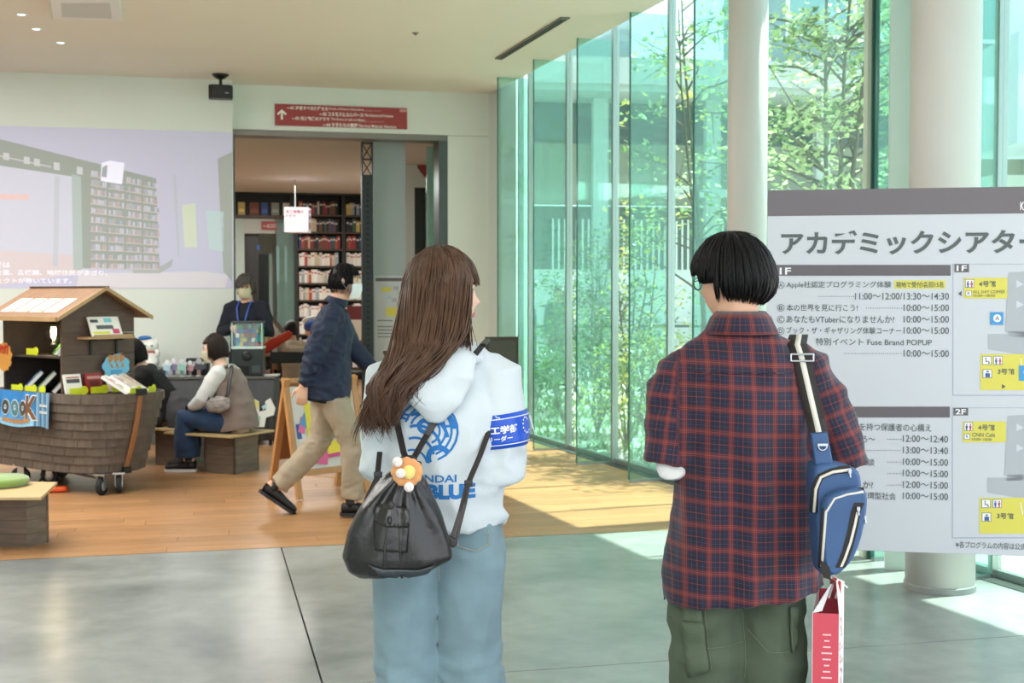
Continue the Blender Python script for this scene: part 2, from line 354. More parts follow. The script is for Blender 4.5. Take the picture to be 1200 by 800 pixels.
# dark perforated steel post
g = G(); fpost = FV(14.3); a = fpost.hit(424.5, 300)[0]; b = fpost.hit(437.5, 300)[0]; w = b - a
g.prism([tuple(B(x, y).xy) for x, y in ((a, 14.3), (b, 14.3), (b, 14.4), (a, 14.4))], 0, 2.82)
post = thing('steel_post', 'dark steel post with a row of slots at the library opening', 'post', B(a, 14.3))
obj('shaft', g, DARK, post, world=True); g = G()
for s0, s1 in ((0, .012), (w - .012, w)): g.prism([tuple(B(x, y).xy) for x, y in ((a + s0, 14.3), (a + s1, 14.3), (a + s1, 14.4), (a + s0, 14.4))], 2.82, 3.2)
for z in (2.82, 3.0, 3.18): g.prism([tuple(B(x, y).xy) for x, y in ((a, 14.31), (b, 14.31), (b, 14.39), (a, 14.39))], z, z + .015)
for z in (2.83, 3.01): g.tube([B(a + .01, 14.35, z), B(b - .01, 14.35, z + .17)], .006, 6); g.tube([B(b - .01, 14.35, z), B(a + .01, 14.35, z + .17)], .006, 6)
obj('top_cage', g, DARK, post, world=True)
for i in range(40):
    g = G(); g.slabp([fpost.pt(a + w * .38, .3 + i * .062, .0005), fpost.pt(a + w * .62, .3 + i * .062, .0005), fpost.pt(a + w * .62, .325 + i * .062, .0005), fpost.pt(a + w * .38, .325 + i * .062, .0005)], -fpost.n, .001)
    obj('slot', g, M('slot', '#0b0d0e', .8), post, world=True)
# ---------------------------------------------------------------- glass facade
ffr = Frame(FC0, math.atan2(FD.y, FD.x))
def FP(s, off=0.0, z=0.0): return FC0 + FD * s + FN * off + Vector((0, 0, z))
GL = glassM('facade glass', (.80, .935, .905), .09, .05); GF = glassM('fin glass', (.70, .91, .86), .10, .06); GE = M('glass edge', '#2f6f66', .2, spec=.6)
win = thing('window_1', None, None, FP(0), 0, None, 'structure')
MS = [-.05, .256, 1.30, 2.38, 3.47, 4.55, 6.15, 7.28, 8.4]
ZT = 4.72
for i in range(len(MS) - 1):
    a, b = MS[i] + .02, MS[i + 1] - .02
    g = G(); g.slabp([FP(a, -.006, .03), FP(b, -.006, .03), FP(b, -.006, ZT), FP(a, -.006, ZT)], FN, .012); obj('pane', g, GL, win, world=True)
for i, s in enumerate(MS):
    g = G(); g.slabp([FP(s - .018, -.03, .0), FP(s + .018, -.03, .0), FP(s + .018, -.03, ZT), FP(s - .018, -.03, ZT)], FN, .06); obj('mullion', g, ALU, win, world=True)
    if i == 0: continue
    d0, d1 = .035, (.36 if i != 7 else .33)
    if s == 6.15: s = 6.71
    g = G(); g.slabp([FP(s - .01, d0, .02), FP(s - .01, d1, .02), FP(s - .01, d1, HC + .0), FP(s - .01, d0, HC + .0)], FD, .02); obj('glass_fin', g, GF, win, world=True)
    g = G(); g.slabp([FP(s - .011, d1 + .0005, .02), FP(s + .011, d1 + .0005, .02), FP(s + .011, d1 + .0005, HC), FP(s - .011, d1 + .0005, HC)], FN, .006); obj('fin_edge', g, GE, win, world=True)
    g = G(); g.slabp([FP(s - .016, d0, .0), FP(s + .016, d0, .0), FP(s + .016, d0, .019), FP(s - .016, d0, .019)], FN, d1 - d0); obj('fin_shoe', g, ALU, win, world=True)
g = G(); g.slabp([FP(-.1, -.04, -.03), FP(8.6, -.04, -.03), FP(8.6, -.04, .004), FP(-.1, -.04, .004)], FN, .145); obj('sill', g, M('floor grille', '#4d534f', .5, .4), win, world=True)
g = G(); g.slabp([FP(-.1, -.04, .004), FP(8.6, -.04, .004), FP(8.6, -.04, .045), FP(-.1, -.04, .045)], FN, .05); obj('bottom_rail', g, ALU, win, world=True)
g = G(); g.slabp([FP(-.1, -.04, ZT), FP(12, -.04, ZT), FP(12, -.04, ZT + .06), FP(-.1, -.04, ZT + .06)], FN, .07); obj('head_rail', g, ALU, win, world=True)
# dark door post seen beyond the thin column and pale frame behind the thick one
g = G(); p = W(1022, 300, 7.25); g.box((p.x, p.y, 2.35), (.04, .08, 4.7)); obj('door_post', g, M('door post', '#25524a', .3, .3), win, world=True)
g = G(); p = W(1014.5, 300, 7.27); g.box((p.x, p.y, 2.35), (.022, .08, 4.7)); obj('door_post', g, M('door post pale', '#c9cdb9', .3, .3), win, world=True)
g = G(); p = W(1055, 300, 6.95); g.box((p.x, p.y, 2.35), (.13, .06, 4.7), rz=-.2); obj('frame_panel', g, M('pale frame', '#d3e2da', .5), win, world=True)
# columns
COLM = M('column paint', '#cdc9c4', .5)
def column(name, x, y, r, label):
    t = thing(name, label, 'column', (x, y, 0), 0, None, 'structure')
    g = G(); g.cyl((0, 0, 0), (0, 0, 4.75), r, 48); obj('shaft', g, COLM, t, smooth=True).data.polygons[-1].use_smooth = False
    g = G(); g.lathe([(r, 0), (r + .006, .001), (r + .006, .03), (r, .035)], n=48); obj('base_ring', g, M('ring', '#8f918f', .4), t)
p = W(875.5, 240, 8.5); column('column', p.x, 8.5, .13, 'slim round white column')
p = W(1109, 240, 6.5); column('column', p.x - .01, 6.5, .172, 'thick round white column')
# ---------------------------------------------------------------- ceiling fittings
g = G(); a = [F(580, 68, HC), F(588, 69, HC), F(668, 20, HC), F(657, 20, HC)]
t = thing('ceiling_vent', 'long dark linear air slot set in the ceiling beside the glass', 'vent', (*a[0].xy, HC))
g.slabp([q - Vector((0, 0, .012)) for q in a], (0, 0, 1), .0115); obj('frame', g, M('vent grey', '#6f706c', .5), t, world=True)
for k in (.18, .58):
    g = G(); q = [a[0].lerp(a[1], k), a[0].lerp(a[1], k + .25), a[3].lerp(a[2], k + .25), a[3].lerp(a[2], k)]; q = [q[0].lerp(q[3], .02), q[1].lerp(q[2], .02), q[1].lerp(q[2], .98), q[0].lerp(q[3], .98)]
    g.slabp([x - Vector((0, 0, .0135)) for x in q], (0, 0, 1), .0012); obj('slot', g, M('slot', '#0b0d0e', .8), t, world=True)
for i, (x, y, lb) in enumerate(((25, 17, 'recessed downlight nearest the white ceiling panel, first of the row of three'), (42.5, 34, 'recessed downlight in the middle of the row of three'), (71, 50, 'recessed downlight closest to the projection wall'))):
    p = F(x, y, HC); t = thing('downlight', lb, 'downlight', (p.x, p.y, HC), 0, 'recessed ceiling downlights')
    g = G(); g.lathe([(.03, -.001), (.045, -.006), (.05, -.001), (.05, .0)], n=24); obj('trim_ring', g, M('white plastic', '#dfe0de', .4), t)
    g = G(); g.lathe([(.0, -.0018), (.03, -.002), (.03, -.0005)], n=24); obj('lens', g, M('lamp lens', '#bfe8e6', .3, emit=2.0), t)
a = [F(58, -8, HC), F(141, -8, HC), F(143.5, 18, HC), F(61, 15, HC)]
t = thing('ceiling_panel', 'square white air outlet panel hanging just under the ceiling', 'ceiling panel', (*a[0].xy, HC))
g = G(); g.slabp([q - Vector((0, 0, .05)) for q in a], (0, 0, 1), .05); obj('housing', g, M('white plastic', '#dfe0de', .4), t, world=True, bevel=.008)
g = G(); c = sum(a, Vector()) / 4; g.slabp([c + (q - c) * .7 - Vector((0, 0, .053)) for q in a], (0, 0, 1), .003); obj('grille', g, M('panel grey', '#c3c4c1', .5), t, world=True)
p = F(487, 38.5, HC); g = G(); g.lathe([(.0, -.02), (.012, -.02), (.014, -.008), (.03, -.004), (.03, 0)], (p.x, p.y, HC), 16); tag(obj('sprinkler', g, M('sprinkler metal', '#7d7a74', .4, .5)), 'tiny round sprinkler head alone on the plain ceiling', 'sprinkler')
# black speaker hanging from the ceiling at the wall's end
p = F(258, 93, HC); x, z = fl.hit(258, 105); p = fl.pt(x, 0, .35)
t = thing('loudspeaker', 'black box loudspeaker hanging from the ceiling at the end of the projection wall', 'speaker', (p.x, p.y, HC), TH)
g = G(); g.lathe([(.0, -.05), (.03, -.05), (.06, -.03), (.085, -.008), (.085, 0)]); obj('ceiling_plate', g, BLACK, t, smooth=True)
g = G(); g.cyl((0, 0, -.12), (0, 0, -.04), .016); obj('stem', g, BLACK, t)
g = G(); g.prism([(-.12, -.07), (-.09, -.1), (.09, -.1), (.12, -.07), (.12, .07), (-.12, .07)], -.25, -.115); obj('housing', g, BLACK, t, bevel=.012)
g = G(); g.box((.06, -.1015, -.2), (.035, .002, .008)); obj('badge', g, M('badge', '#a8a8a8', .3, .6), t)
# red direction sign on the header
RED = M('sign red', '#9c3a38', .5); SW = M('print white', '#efeeea', .6)
t = thing('direction_sign', 'long red sign with a white arrow and four lines on the header above the opening', 'sign', fb.pt(fb.hit(322, 134)[0], 3.3))
g = G(); s0, z1 = fb.hit(322, 121.7); s1, z0 = fb.hit(477, 152); z0 = fb.hit(322, 147)[1]
g.slabp([fb.pt(s0, z0, .001), fb.pt(s1, z0, .001), fb.pt(s1, z1, .001), fb.pt(s0, z1, .001)], -fb.n, .014); obj('panel', g, RED, t, world=True, bevel=.002)
g = G(); cx, cz = fb.hit(330.2, 134.5); a = .052
g.add([fb.pt(cx + x * a, cz + z * a, .0165) for x, z in ((-.2, -1), (.2, -1), (.2, .4), (.75, -.1), (1, .18), (0, 1.1), (-1, .18), (-.75, -.1), (-.2, .4))], [(0, 1, 2, 8), (2, 3, 4, 5), (2, 5, 8), (5, 6, 7, 8)], SW)
rows = [('—01 注目すべき個性たち', 336, 124.6, 384.3, 129.3, 'People of Historic Importance', 385.5, 426), ('—02 コスモスとユニバース', 374, 131.8, 425.5, 136.5, 'The Cosmos and Universe', 427, 460.5),
        ('—03 光と物質のドラマ', 342, 136.8, 386, 141.5, 'The Drama of Light and Matter', 388, 428), ('—04 分子たちの冒険', 378, 144.2, 419, 149.2, 'The Great Molecular Adventure', 420, 464)]
for s, x0, y0, x1, y1, e, ex0, ex1 in rows:
    put_text(g, fb, s, x0, y0, x1, y1, SW, .0165, .03); k = (ex0 - x1) * .037
    put_text(g, fb, e, ex0, y0 + 2.2, ex1, y1 + .8, SW, .0165, .01); prect(g, fb, ex0, y1 - 6.4, ex1 + 22 if ex1 < 450 else ex1 - 14, y1 - 6.2, SW, .016)
prect(g, fb, 468, 128.2, 476.5, 131.5, M('print pale', '#c98f8c', .6), .0165)
obj('lettering', g, SW, t, world=True)
# projected picture on the wall (a flat lit picture)
def E(name, c, e): return M(name, c, .9, emit=e)
PE = .1
t = thing('projected_picture', 'large pale projected picture of a library on the wall above the boat cart', 'projection', fl.pt(fl.hit(100, 240)[0], 1.6))
g = G(); k = [0]
def pp(pts, c, off, e=PE):
    ppoly(g, fl, pts, E('projection ' + c, c, e), off)
s1, zt = fl.hit(272, 155); z0 = fl.hit(272, 338)[1]
scr = G(); scr.add([fl.pt(-4.0, z0, .003), fl.pt(s1, z0, .003), fl.pt(s1, zt, .003), fl.pt(-4.0, zt, .003)], [(0, 1, 2, 3)]); obj('picture_light', scr, E('projection base', '#bdbcd2', PE), t, world=True)
pp([(-60, 150), (0, 163), (183, 209), (187, 314), (160, 316), (93, 314), (93, 208), (0, 194), (-60, 186)], '#979e9a', .0045)
pp([(-60, 186), (0, 194), (93, 208), (93, 314), (0, 333), (-60, 336)], '#c3c4d4', .005)
pp([(-60, 288), (0, 293), (93, 300), (93, 320), (0, 334), (-60, 337)], '#cbbfc4', .0055); pp([(-60, 226), (34, 228), (34, 234), (-60, 232)], '#d9b9b9', .0055)
pp([(93, 314), (120, 320), (240, 318), (268, 322), (264, 337), (90, 337)], '#cfcbd3', .0052); pp([(155, 314), (190, 311), (203, 303), (201, 312), (187, 320), (156, 320)], '#a8acae', .0057)
pp([(255, 186), (272, 178), (272, 330), (262, 318)], '#a0a5a2', .0055); pp([(203, 205), (206, 205), (211, 300), (208, 300)], '#b5b8c6', .0055); pp([(241, 246), (262, 248), (262, 295), (245, 292)], '#b9cad0', .0055)
pp([(213, 240), (229, 238), (231, 290), (216, 290)], '#c9cfc0', .0055); pp([(64, 206), (70, 207), (68, 312), (62, 312)], '#b9bcc8', .0057); pp([(84, 204), (95, 207), (97, 316), (86, 316)], '#a9b4b4', .0058)
cl = ['#b3adb6', '#aaa0a6', '#a4aebd', '#bebdca', '#b7a6a4', '#98a2a6', '#c2c0d0']
for c in range(4):
    x0 = 107 + c * 21 - c * .5; x1 = x0 + 18
    for r_ in range(11):
        f = r_ / 10; yt = lambda x, f=f: (198 + (x - 106) * .19) + f * ((306 + (x - 106) * .02) - (198 + (x - 106) * .19))
        for j in range(7):
            xa = x0 + j * 2.6; h = 6.2 * (rng.random() * .3 + .75); yb = yt(xa) + 7.5; pp([(xa, yb), (xa + 2.3, yb), (xa + 2.3, yb - h), (xa, yb - h)], rng.choice(cl), .006)
        pp([(x0 - 1, yt(x0) + 7.5), (x1, yt(x1) + 7.5), (x1, yt(x1) + 8.4), (x0 - 1, yt(x0) + 8.4)], '#cdbfbd', .0062)
for x in (4, 28, 40, 63, 90): pp([(x, 178 + x * .19), (x + 7, 179 + x * .19), (x + 7, 187 + x * .2), (x, 186 + x * .2)], '#c5c6cc', .006)
pp([(0, 182), (60, 195), (60, 196.4), (0, 183.4)], '#c9c6cc', .006)
pp([(119, 191), (129, 188), (146, 191), (143, 216), (118, 212)], '#e6e4f8', .0068, PE * 1.15); pp([(120, 196), (126, 193), (125, 208), (119, 207)], '#9fa3ab', .0072)
obj('picture_shapes', g, None, t, world=True)
g = G(); lt = E('projection letters', '#eceaf6', PE * 1.1)
for s, x1, y in (('では', 12, 307), ('よって、企業、各機関、地域住民がまざり、', 126, 316), ('プロジェクトが動いています。', 84, 325.5)):
    x0 = x1 - (60 if len(s) > 5 else 22); x0 = {2: -6, 20: -40, 14: -30}.get(len(s), x0); g = G(); put_text(g, fl, s, x0, y, x1, y + 6.5, lt, .008, .015); obj('caption_line', g, lt, t, world=True)
# ================================================================ OUTSIDE
def outside(poly, m=.09): return clip(poly, ca, cb, cc - m)
g = G(); g.prism(outside([(-3, 4), (40, 4), (40, 60), (-3, 60)][0:4]), -.3, -.06); struct('ground_outside', g, M('pale gravel', '#b9b5aa', .95, var=.15, scale=30, bump=.3, bscale=80))
# building across the court
fx = Frame(W(300, 345, 25), R(8)); PALE = M('pale concrete', '#b4b8b5', .8, var=.04, scale=1.5)
def fz2(y): return fx.hit(800, y)[1]
bld = thing('building', 'pale concrete building with a deep white beam across the planted court behind the glass', 'building', fx.pt(0, 0))
def slab(name, s0, s1, z0, z1, off, t, mat, parent=bld):
    g = G(); g.slabp([fx.pt(s0, z0, off), fx.pt(s1, z0, off), fx.pt(s1, z1, off), fx.pt(s0, z1, off)], -fx.n, t); return obj(name, g, mat, parent, world=True)
slab('ground_wall', 4, 24, -.1, 2.0, 0, .3, M('white render', '#d9dbd8', .8)); slab('olive_band', 4, 24, 3.3, 4.5, .0, .3, M('olive band', '#7f8270', .8))
slab('dark_recess', 4, 24, 4.5, 5.5, -.5, .3, M('recess glass', '#3f5658', .25)); slab('white_beam', 4, 24, 5.5, 6.0, .6, .9, PALE); slab('soffit', 4, 24, 5.38, 5.5, -.5, 1.9, M('soffit', '#a9b0ae', .8))
slab('middle_wall', 4, 24, 2.0, 3.3, -.6, .3, M('shaded wall', '#66766f', .8)); slab('upper_wall', 4, 7.4, 6.0, 9.5, .0, .3, M('upper wall', '#7f9397', .7)); slab('upper_wall', 9.4, 24, 6.0, 12.5, .0, .3, M('upper wall', '#8d9ea0', .7))  # middle, upper and olive walls carry shade in their darker colours
WG = M('window glass', '#6f9ca0', .15, spec=.8)
for i in range(10):
    s = 4.6 + i * 2.0
    if 6.0 < s < 9.4: continue
    f = slab('window', s, s + 1.5, 6.7, 8.4, .3, .05, M('window frame', '#e2e4e2', .5)); g = G()
    g.slabp([fx.pt(s + .08, 6.78, .351), fx.pt(s + 1.42, 6.78, .351), fx.pt(s + 1.42, 8.32, .351), fx.pt(s + .08, 8.32, .351)], -fx.n, .01); g2 = obj('pane', g, WG, f, world=True)
for i in range(9): slab('pier', 4.3 + i * 2.3, 4.6 + i * 2.3, -.1, 5.4, .31, .2, PALE)
for i in range(40): slab('baluster', 5.8 + i * .12, 5.83 + i * .12, 2.0, 3.0, .35, .03, M('white rail', '#e8eae8', .5))
slab('low_wall', 4, 24, -.1, .55, 2.6, .25, M('white render', '#d9dbd8', .8)); slab('handrail', 4, 24, .9, .95, 2.7, .05, M('dark rail', '#3b4a48', .4))
for i in range(14): slab('rail_post', 4.2 + i * 1.5, 4.24 + i * 1.5, .55, .95, 2.7, .04, M('dark rail', '#3b4a48', .4))
slab('stair_slope', 7.5, 11.5, 3.4, 3.55, .9, .3, PALE)
# pale side block at the far right with a curved rail
b2 = thing('side_block', 'pale blue-white block with a light rail beyond the glass, seen past the thick column', 'building', (6.3, 13, 0))
g = G(); p = W(1172, 60, 13.5); g.box((p.x + 1.6, 13.5, 3.55), (3.4, 1.5, 1.1)); obj('upper_block', g, M('pale blue panel', '#b9cbd2', .6), b2, world=True)
g = G(); g.box((p.x + 1.9, 14.2, 1.2), (3.6, .4, 3.2)); g.box((p.x + 2.0, 14.2, 5.6), (3.4, .4, 2.6)); obj('wall', g, M('pale stucco', '#ccd3cd', .8), b2, world=True)
g = G(); g.box((p.x + 1.5, 14.1, 6.2), (1, .3, 3)); obj('dark_panel', g, M('recess glass', '#5f7f80', .25), b2, world=True)
for i in range(12):
    g = G(); x = p.x - .15 + i * .12; g.cyl((x, 13.0, 1.0), (x, 13.0, 2.55 - .9 * math.exp(-i * .5) * 0 - i * .01), .012, 6); obj('baluster', g, M('white rail', '#e8eae8', .5), b2, world=True)
g = G(); g.tube([(p.x - .17 + i * .12, 13.0, 2.56 - i * .01) for i in range(12)], .02, 8); obj('handrail', g, M('white rail', '#e8eae8', .5), b2, world=True)
# planting
def leafM(name, c, tr):
    m = M(name, c, .3); nt = m.node_tree; L = nt.links.new; b = nt.nodes['Principled BSDF']; out = [n for n in nt.nodes if n.type == 'OUTPUT_MATERIAL'][0]
    t = nt.nodes.new('ShaderNodeBsdfTranslucent'); t.inputs[0].default_value = (*hx(tr), 1); mx = nt.nodes.new('ShaderNodeMixShader'); mx.inputs[0].default_value = .5
    L(b.outputs[0], mx.inputs[1]); L(t.outputs[0], mx.inputs[2]); L(mx.outputs[0], out.inputs[0]); return m
LF = [leafM('leaf light', '#c4d69c', '#eaf4bc'), leafM('leaf mid', '#5f7f4e', '#84a862'), leafM('leaf dark', '#35573f', '#4a7a4c'), leafM('leaf yellow', '#c2bd5a', '#e6dc78')]  # palest leaf colour raised to stand in for sunlit shine
BARK = M('bark', '#6d675c', .85, var=.2, scale=20)
def leaves(g, c, r, n, size, rng, mats):
    for _ in range(n):
        while True:
            q = Vector((rng.uniform(-1, 1), rng.uniform(-1, 1), rng.uniform(-1, 1)))
            if q.length < 1: break
        p = Vector(c) + Vector((q.x * r[0], q.y * r[1], q.z * r[2])); a = Vector((rng.gauss(0, 1), rng.gauss(0, 1), rng.gauss(0, .5))).normalized(); b = a.cross(Vector((rng.gauss(0, .4), rng.gauss(0, .4), 1))).normalized()
        s = size * rng.uniform(.6, 1.3); k = len(g.v); m = rng.choice(mats); up = a.cross(b) * s * .12
        g.add([p, p + a * s * .5 + b * s * .3 + up, p + a * s, p + a * s * .5 - b * s * .3 + up], [(0, 1, 2), (0, 2, 3)], m)
def tree(label, x, y, h, stems, clusters, n, size, mats, seed, spread=.9, z0=.35, group=None, bare=.35, cr=(.32, .32, .2), name='young_tree'):
    rng = random.Random(seed); t = thing(name, label, 'tree', (x, y, -.06), 0, group); tr = G(); fo = G()
    for s in range(stems):
        a = rng.uniform(0, 2 * pi); lean = rng.uniform(.03, .12) * h; r0 = .008 + .0042 * h; hh = h * rng.uniform(.85, 1)
        pts = [Vector((cos(a) * lean * (k / 6) ** 1.3 + rng.gauss(0, .02) + (.05 * cos(a + s)), sin(a) * lean * (k / 6) ** 1.3 + rng.gauss(0, .02), hh * k / 6)) for k in range(7)]
        tr.tube(pts, [r0 * (1 - k / 7.5) for k in range(7)], 7)
        for c in range(clusters):
            f = rng.uniform(bare, 1.0); i = min(int(f * 6), 5); p = pts[i].lerp(pts[i + 1], f * 6 - i); b = rng.uniform(0, 2 * pi); L_ = spread * rng.uniform(.35, 1) * (1.25 - f * .6)
            e = p + Vector((cos(b) * L_, sin(b) * L_, L_ * rng.uniform(.1, .75))); m = p.lerp(e, .5) + Vector((rng.gauss(0, .05), rng.gauss(0, .05), .06))
            tr.tube([p, m, e], [r0 * .42, r0 * .3, r0 * .12], 5)
            for q, w in ((e, 1), (m.lerp(e, .4), .6)): leaves(fo, q, (cr[0] * w, cr[1] * w, cr[2] * w), int(n * w), size, rng, mats)
            for w in range(2): e2 = e + Vector((rng.gauss(0, .2), rng.gauss(0, .2), rng.gauss(0, .12))); tr.tube([m.lerp(e, .5), e2], [r0 * .2, r0 * .08], 4)
    obj('trunk', tr, BARK, t, smooth=True); o = obj('foliage', fo, LF[0], t); o['kind'] = 'stuff'; return t
def at(px, Y): return W(px, 345, Y).x
tree('tall leafy young tree with bright leaves between the slim and the thick column', at(968, 11.2), 11.2, 6.0, 3, 34, 30, .085, [LF[0], LF[0], LF[0], LF[1]], 4, 1.0, bare=.32, cr=(.34, .34, .2))
tree('leafy young tree just behind the slim column, its branches reaching past it', at(838, 11.8), 11.8, 4.8, 2, 13, 26, .075, [LF[0], LF[1], LF[3]], 9, .75, bare=.3, cr=(.28, .28, .16))
tree('slender tree with sparse dark leaves behind the third glass fin', at(745, 14.2), 14.2, 2.7, 4, 8, 22, .07, [LF[1], LF[2], LF[3]], 12, .6, bare=.3)
tree('thin tree among shrubs seen through the middle panes', at(700, 16.5), 16.5, 2.4, 4, 8, 22, .07, [LF[1], LF[2]], 21, .55, bare=.25)
tree('low slender tree nearest the wall corner outside the glass', at(648, 17.5), 17.5, 2.0, 3, 7, 22, .07, [LF[2], LF[1]], 22, .5, bare=.3)
tree('small tree with loose dark leaves far behind the tall leafy one', at(1000, 15.5), 15.5, 5.0, 2, 10, 34, .08, [LF[2], LF[2], LF[1]], 31, .8, bare=.3)
rng = random.Random(5)
SHB = [(770, 12.2, 1.15, LF[1:4], 'olive green shrub close to the glass near the man in plaid'), (735, 12.9, 1.0, [LF[3], LF[1]], 'yellowish shrub close to the glass'), (700, 14.2, 1.05, LF[1:3], 'dark shrub in the middle of the planting bed'),
       (660, 15.5, .9, LF[1:3], 'small dark shrub at the far end of the planting bed'), (815, 11.0, 1.25, [LF[0], LF[3]], 'light green shrub behind the shoulder of the man in plaid'), (625, 17.0, .8, LF[1:3], 'lowest dark shrub beside the wall corner outside'), (680, 18.5, 1.3, LF[1:3], 'round bush behind the rail of the court')]
for px, Y, h, ms, lb in SHB:
    t = thing('shrub', lb, 'shrub', (at(px, Y), Y, -.06)); st = G(); fo = G()
    for k in range(9):
        a = rng.uniform(0, 2 * pi); e = Vector((cos(a) * .3 * h, sin(a) * .3 * h, h * rng.uniform(.5, 1))); st.tube([(0, 0, 0), e * .5 + Vector((0, 0, .05)), e], [.01, .008, .004], 5)
        leaves(fo, e, (.22, .22, .2), 60, .065, rng, ms); leaves(fo, e * .6, (.2, .2, .2), 30, .06, rng, ms)
    obj('stems', st, BARK, t); o = obj('foliage', fo, ms[0], t); o['kind'] = 'stuff'
gr = G()
for _ in range(3500):
    Y = rng.uniform(9.2, 19); px = rng.uniform(600, 900); x = at(px, Y)
    if ca * x + cb * Y > cc - .35: continue
    h = rng.uniform(.04, .13); a = rng.uniform(0, pi); d = Vector((cos(a), sin(a), 0)) * .012; p = Vector((x, Y, -.06)); l = Vector((rng.gauss(0, .04), rng.gauss(0, .04), h)); gr.add([p - d, p + d, p + l], [(0, 1, 2)])
tag(obj('ground_grass', gr, LF[1]), 'short green ground cover in the planting bed outside the glass', 'grass', kind='stuff')
g = G()
for px, Y in ((728, 11.4), (744, 11.2), (700, 12.4)):
    pass
PEB = M('white stones', '#c9cac4', .8); pl = G(); rng2 = random.Random(8)
for _ in range(700):
    s = rng2.uniform(1.2, 4.9); o_ = rng2.uniform(.12, .8); p = FP(s, -o_, -.05); r_ = rng2.uniform(.015, .04); pl.ball(p, (r_, r_ * .8, r_ * .6), 6, 4)
tag(obj('pebbles', pl, PEB), 'white pebbles in a strip along the outside foot of the glass', 'pebbles', kind='stuff')

g = G(); g.slabp([FP(6.2, -.1, 4.8), FP(13, -.1, 4.8), FP(13, -1.1, 4.8), FP(6.2, -1.1, 4.8)], (0, 0, 1), .12); struct('sun_blocker_slab', g, PALE)  # unseen slab added outside to keep steep sun off the concrete
# ================================================================ PROGRAMME BOARD
fB = Frame((1.0, 5.0), math.atan2(-.187, .982))
BG = M('board print white', '#c9cfd5', .55); BBAND = M('board band grey', '#6d686c', .55); BTXT = M('board text grey', '#56605f', .6); BBAR = M('board bar', '#645f64', .55); YEL = M('board yellow', '#d9d25a', .55); BLU = M('board blue', '#3f97d0', .5); MAPG = M('board map grey', '#adb4b9', .55); BW = M('board white', '#eceef0', .55); FRM = M('board edge', '#b9bcbf', .5)
s0, zt = fB.hit(899.5, 223); zb = fB.hit(1015, 645)[1]; s1 = 1.45; zband = fB.hit(899.5, 253.3)[1]
bd = thing('notice_board', 'big white programme board with a grey top band beside the man in plaid', 'board', fB.pt((s0 + s1) / 2, 0), fB.ang)
g = G(); g.slabp([fB.pt(s0, zb), fB.pt(s1, zb), fB.pt(s1, zt), fB.pt(s0, zt)], fB.n, .03); obj('panel', g, BG, bd, world=True, bevel=.002)
g = G(); g.slabp([fB.pt(s0, zband, .001), fB.pt(s1, zband, .001), fB.pt(s1, zt, .001), fB.pt(s0, zt, .001)], fB.n, .0008); obj('top_band', g, BBAND, bd, world=True)
for s in (s0 + .07, s1 - .12):
    g = G(); c = fB.pt(s, 0, -.05); g.cyl(c + Vector((0, 0, .03)), c + Vector((0, 0, zt - .1)), .016); obj('leg', g, ALU, bd, world=True)
    g = G(); g.box(c + Vector((0, 0, .015)), (.06, .5, .03), fB.ang); obj('foot', g, ALU, bd, world=True)
g = G(); put_text(g, fB, 'アカデミックシアター', 915.5, 269, 1222, 298, BTXT, .002, .028, 6); obj('title_lettering', g, BTXT, bd, world=True)
g = G(); put_text(g, fB, 'KINDAI UNIVERSITY', 1195.5, 236, 1262, 246, BW, .002, .02); obj('heading_lettering', g, BW, bd, world=True)
# bars
g = G(); prect(g, fB, 905, 310.2, 1114, 323, BBAR, .001); prect(g, fB, 905, 476.2, 1113, 489, BBAR, .001); prect(g, fB, 1118.4, 309.3, 1135.5, 318.9, BBAR, .0014); prect(g, fB, 1117.3, 477.6, 1134.5, 486.6, BBAR, .0014)
obj('section_bars', g, BBAR, bd, world=True)
g = G()
for s, a in (('1F', (913.6, 313.5, 927, 321.5)), ('2F', (908, 478.5, 921, 486.5)), ('1F', (1121, 310.8, 1133, 317.4)), ('2F', (1119.5, 479, 1132, 485.4))): put_text(g, fB, s, *a, BW, .002, .02)
obj('floor_lettering', g, BW, bd, world=True)
T = G(); D = '・'
def row(s, x0, y0, x1, y1, b=.006): g = G(); put_text(g, fB, s, x0, y0, x1, y1, BTXT, .002, b); obj('text_line', g, BTXT, bd, world=True)
def dots(x0, x1, y):
    x = x0; g = G()
    while x < x1: prect(g, fB, x, y - .45, x + .9, y + .45, BTXT, .002); x += 2.55
    obj('leader_dots', g, BTXT, bd, world=True)
def circ(x, y, L_, r=4.3):
    T = G()
    for k in range(24):
        a, b = 2 * pi * k / 24, 2 * pi * (k + 1) / 24
        ppoly(T, fB, [(x + r * cos(a), y + r * sin(a)), (x + r * cos(b), y + r * sin(b)), (x + (r - .6) * cos(b), y + (r - .6) * sin(b)), (x + (r - .6) * cos(a), y + (r - .6) * sin(a))][::-1], BTXT, .0025)
    put_text(T, fB, L_, x - r * .5, y - r * .55, x + r * .5, y + r * .55, BTXT, .0025, .005); obj('circled_letter', T, BTXT, bd, world=True)
for L_, y in (('A', 334), ('B', 360.5), ('C', 374.2), ('D', 387.6), ('E', 400.8)): circ(915, y, L_)
row('Apple社認定プログラミング体験', 921.6, 329.4, 1044.5, 338.2); dots(959, 1000, 347.2); row('11:00〜12:00/13:30〜14:30', 1002, 343, 1112, 351)
row('本の世界を見に行こう!', 921.6, 356.4, 1005, 364.6); dots(1015, 1056, 361); row('10:00〜15:00', 1059, 356.6, 1112, 364.4)
row('あなたもVTuberになりませんか?', 921.6, 369.8, 1048, 378.2); row('10:00〜15:00', 1059, 370, 1112, 378)
row('ブック・ザ・ギャザリング体験コーナー', 921.6, 383, 1056, 391.2); row('10:00〜15:00', 1059, 383.2, 1112, 391)
row('特別イベント Fuse Brand POPUP', 956, 396.2, 1092, 404.8); dots(989, 1056, 414); row('10:00〜15:00', 1059, 410, 1112, 418)
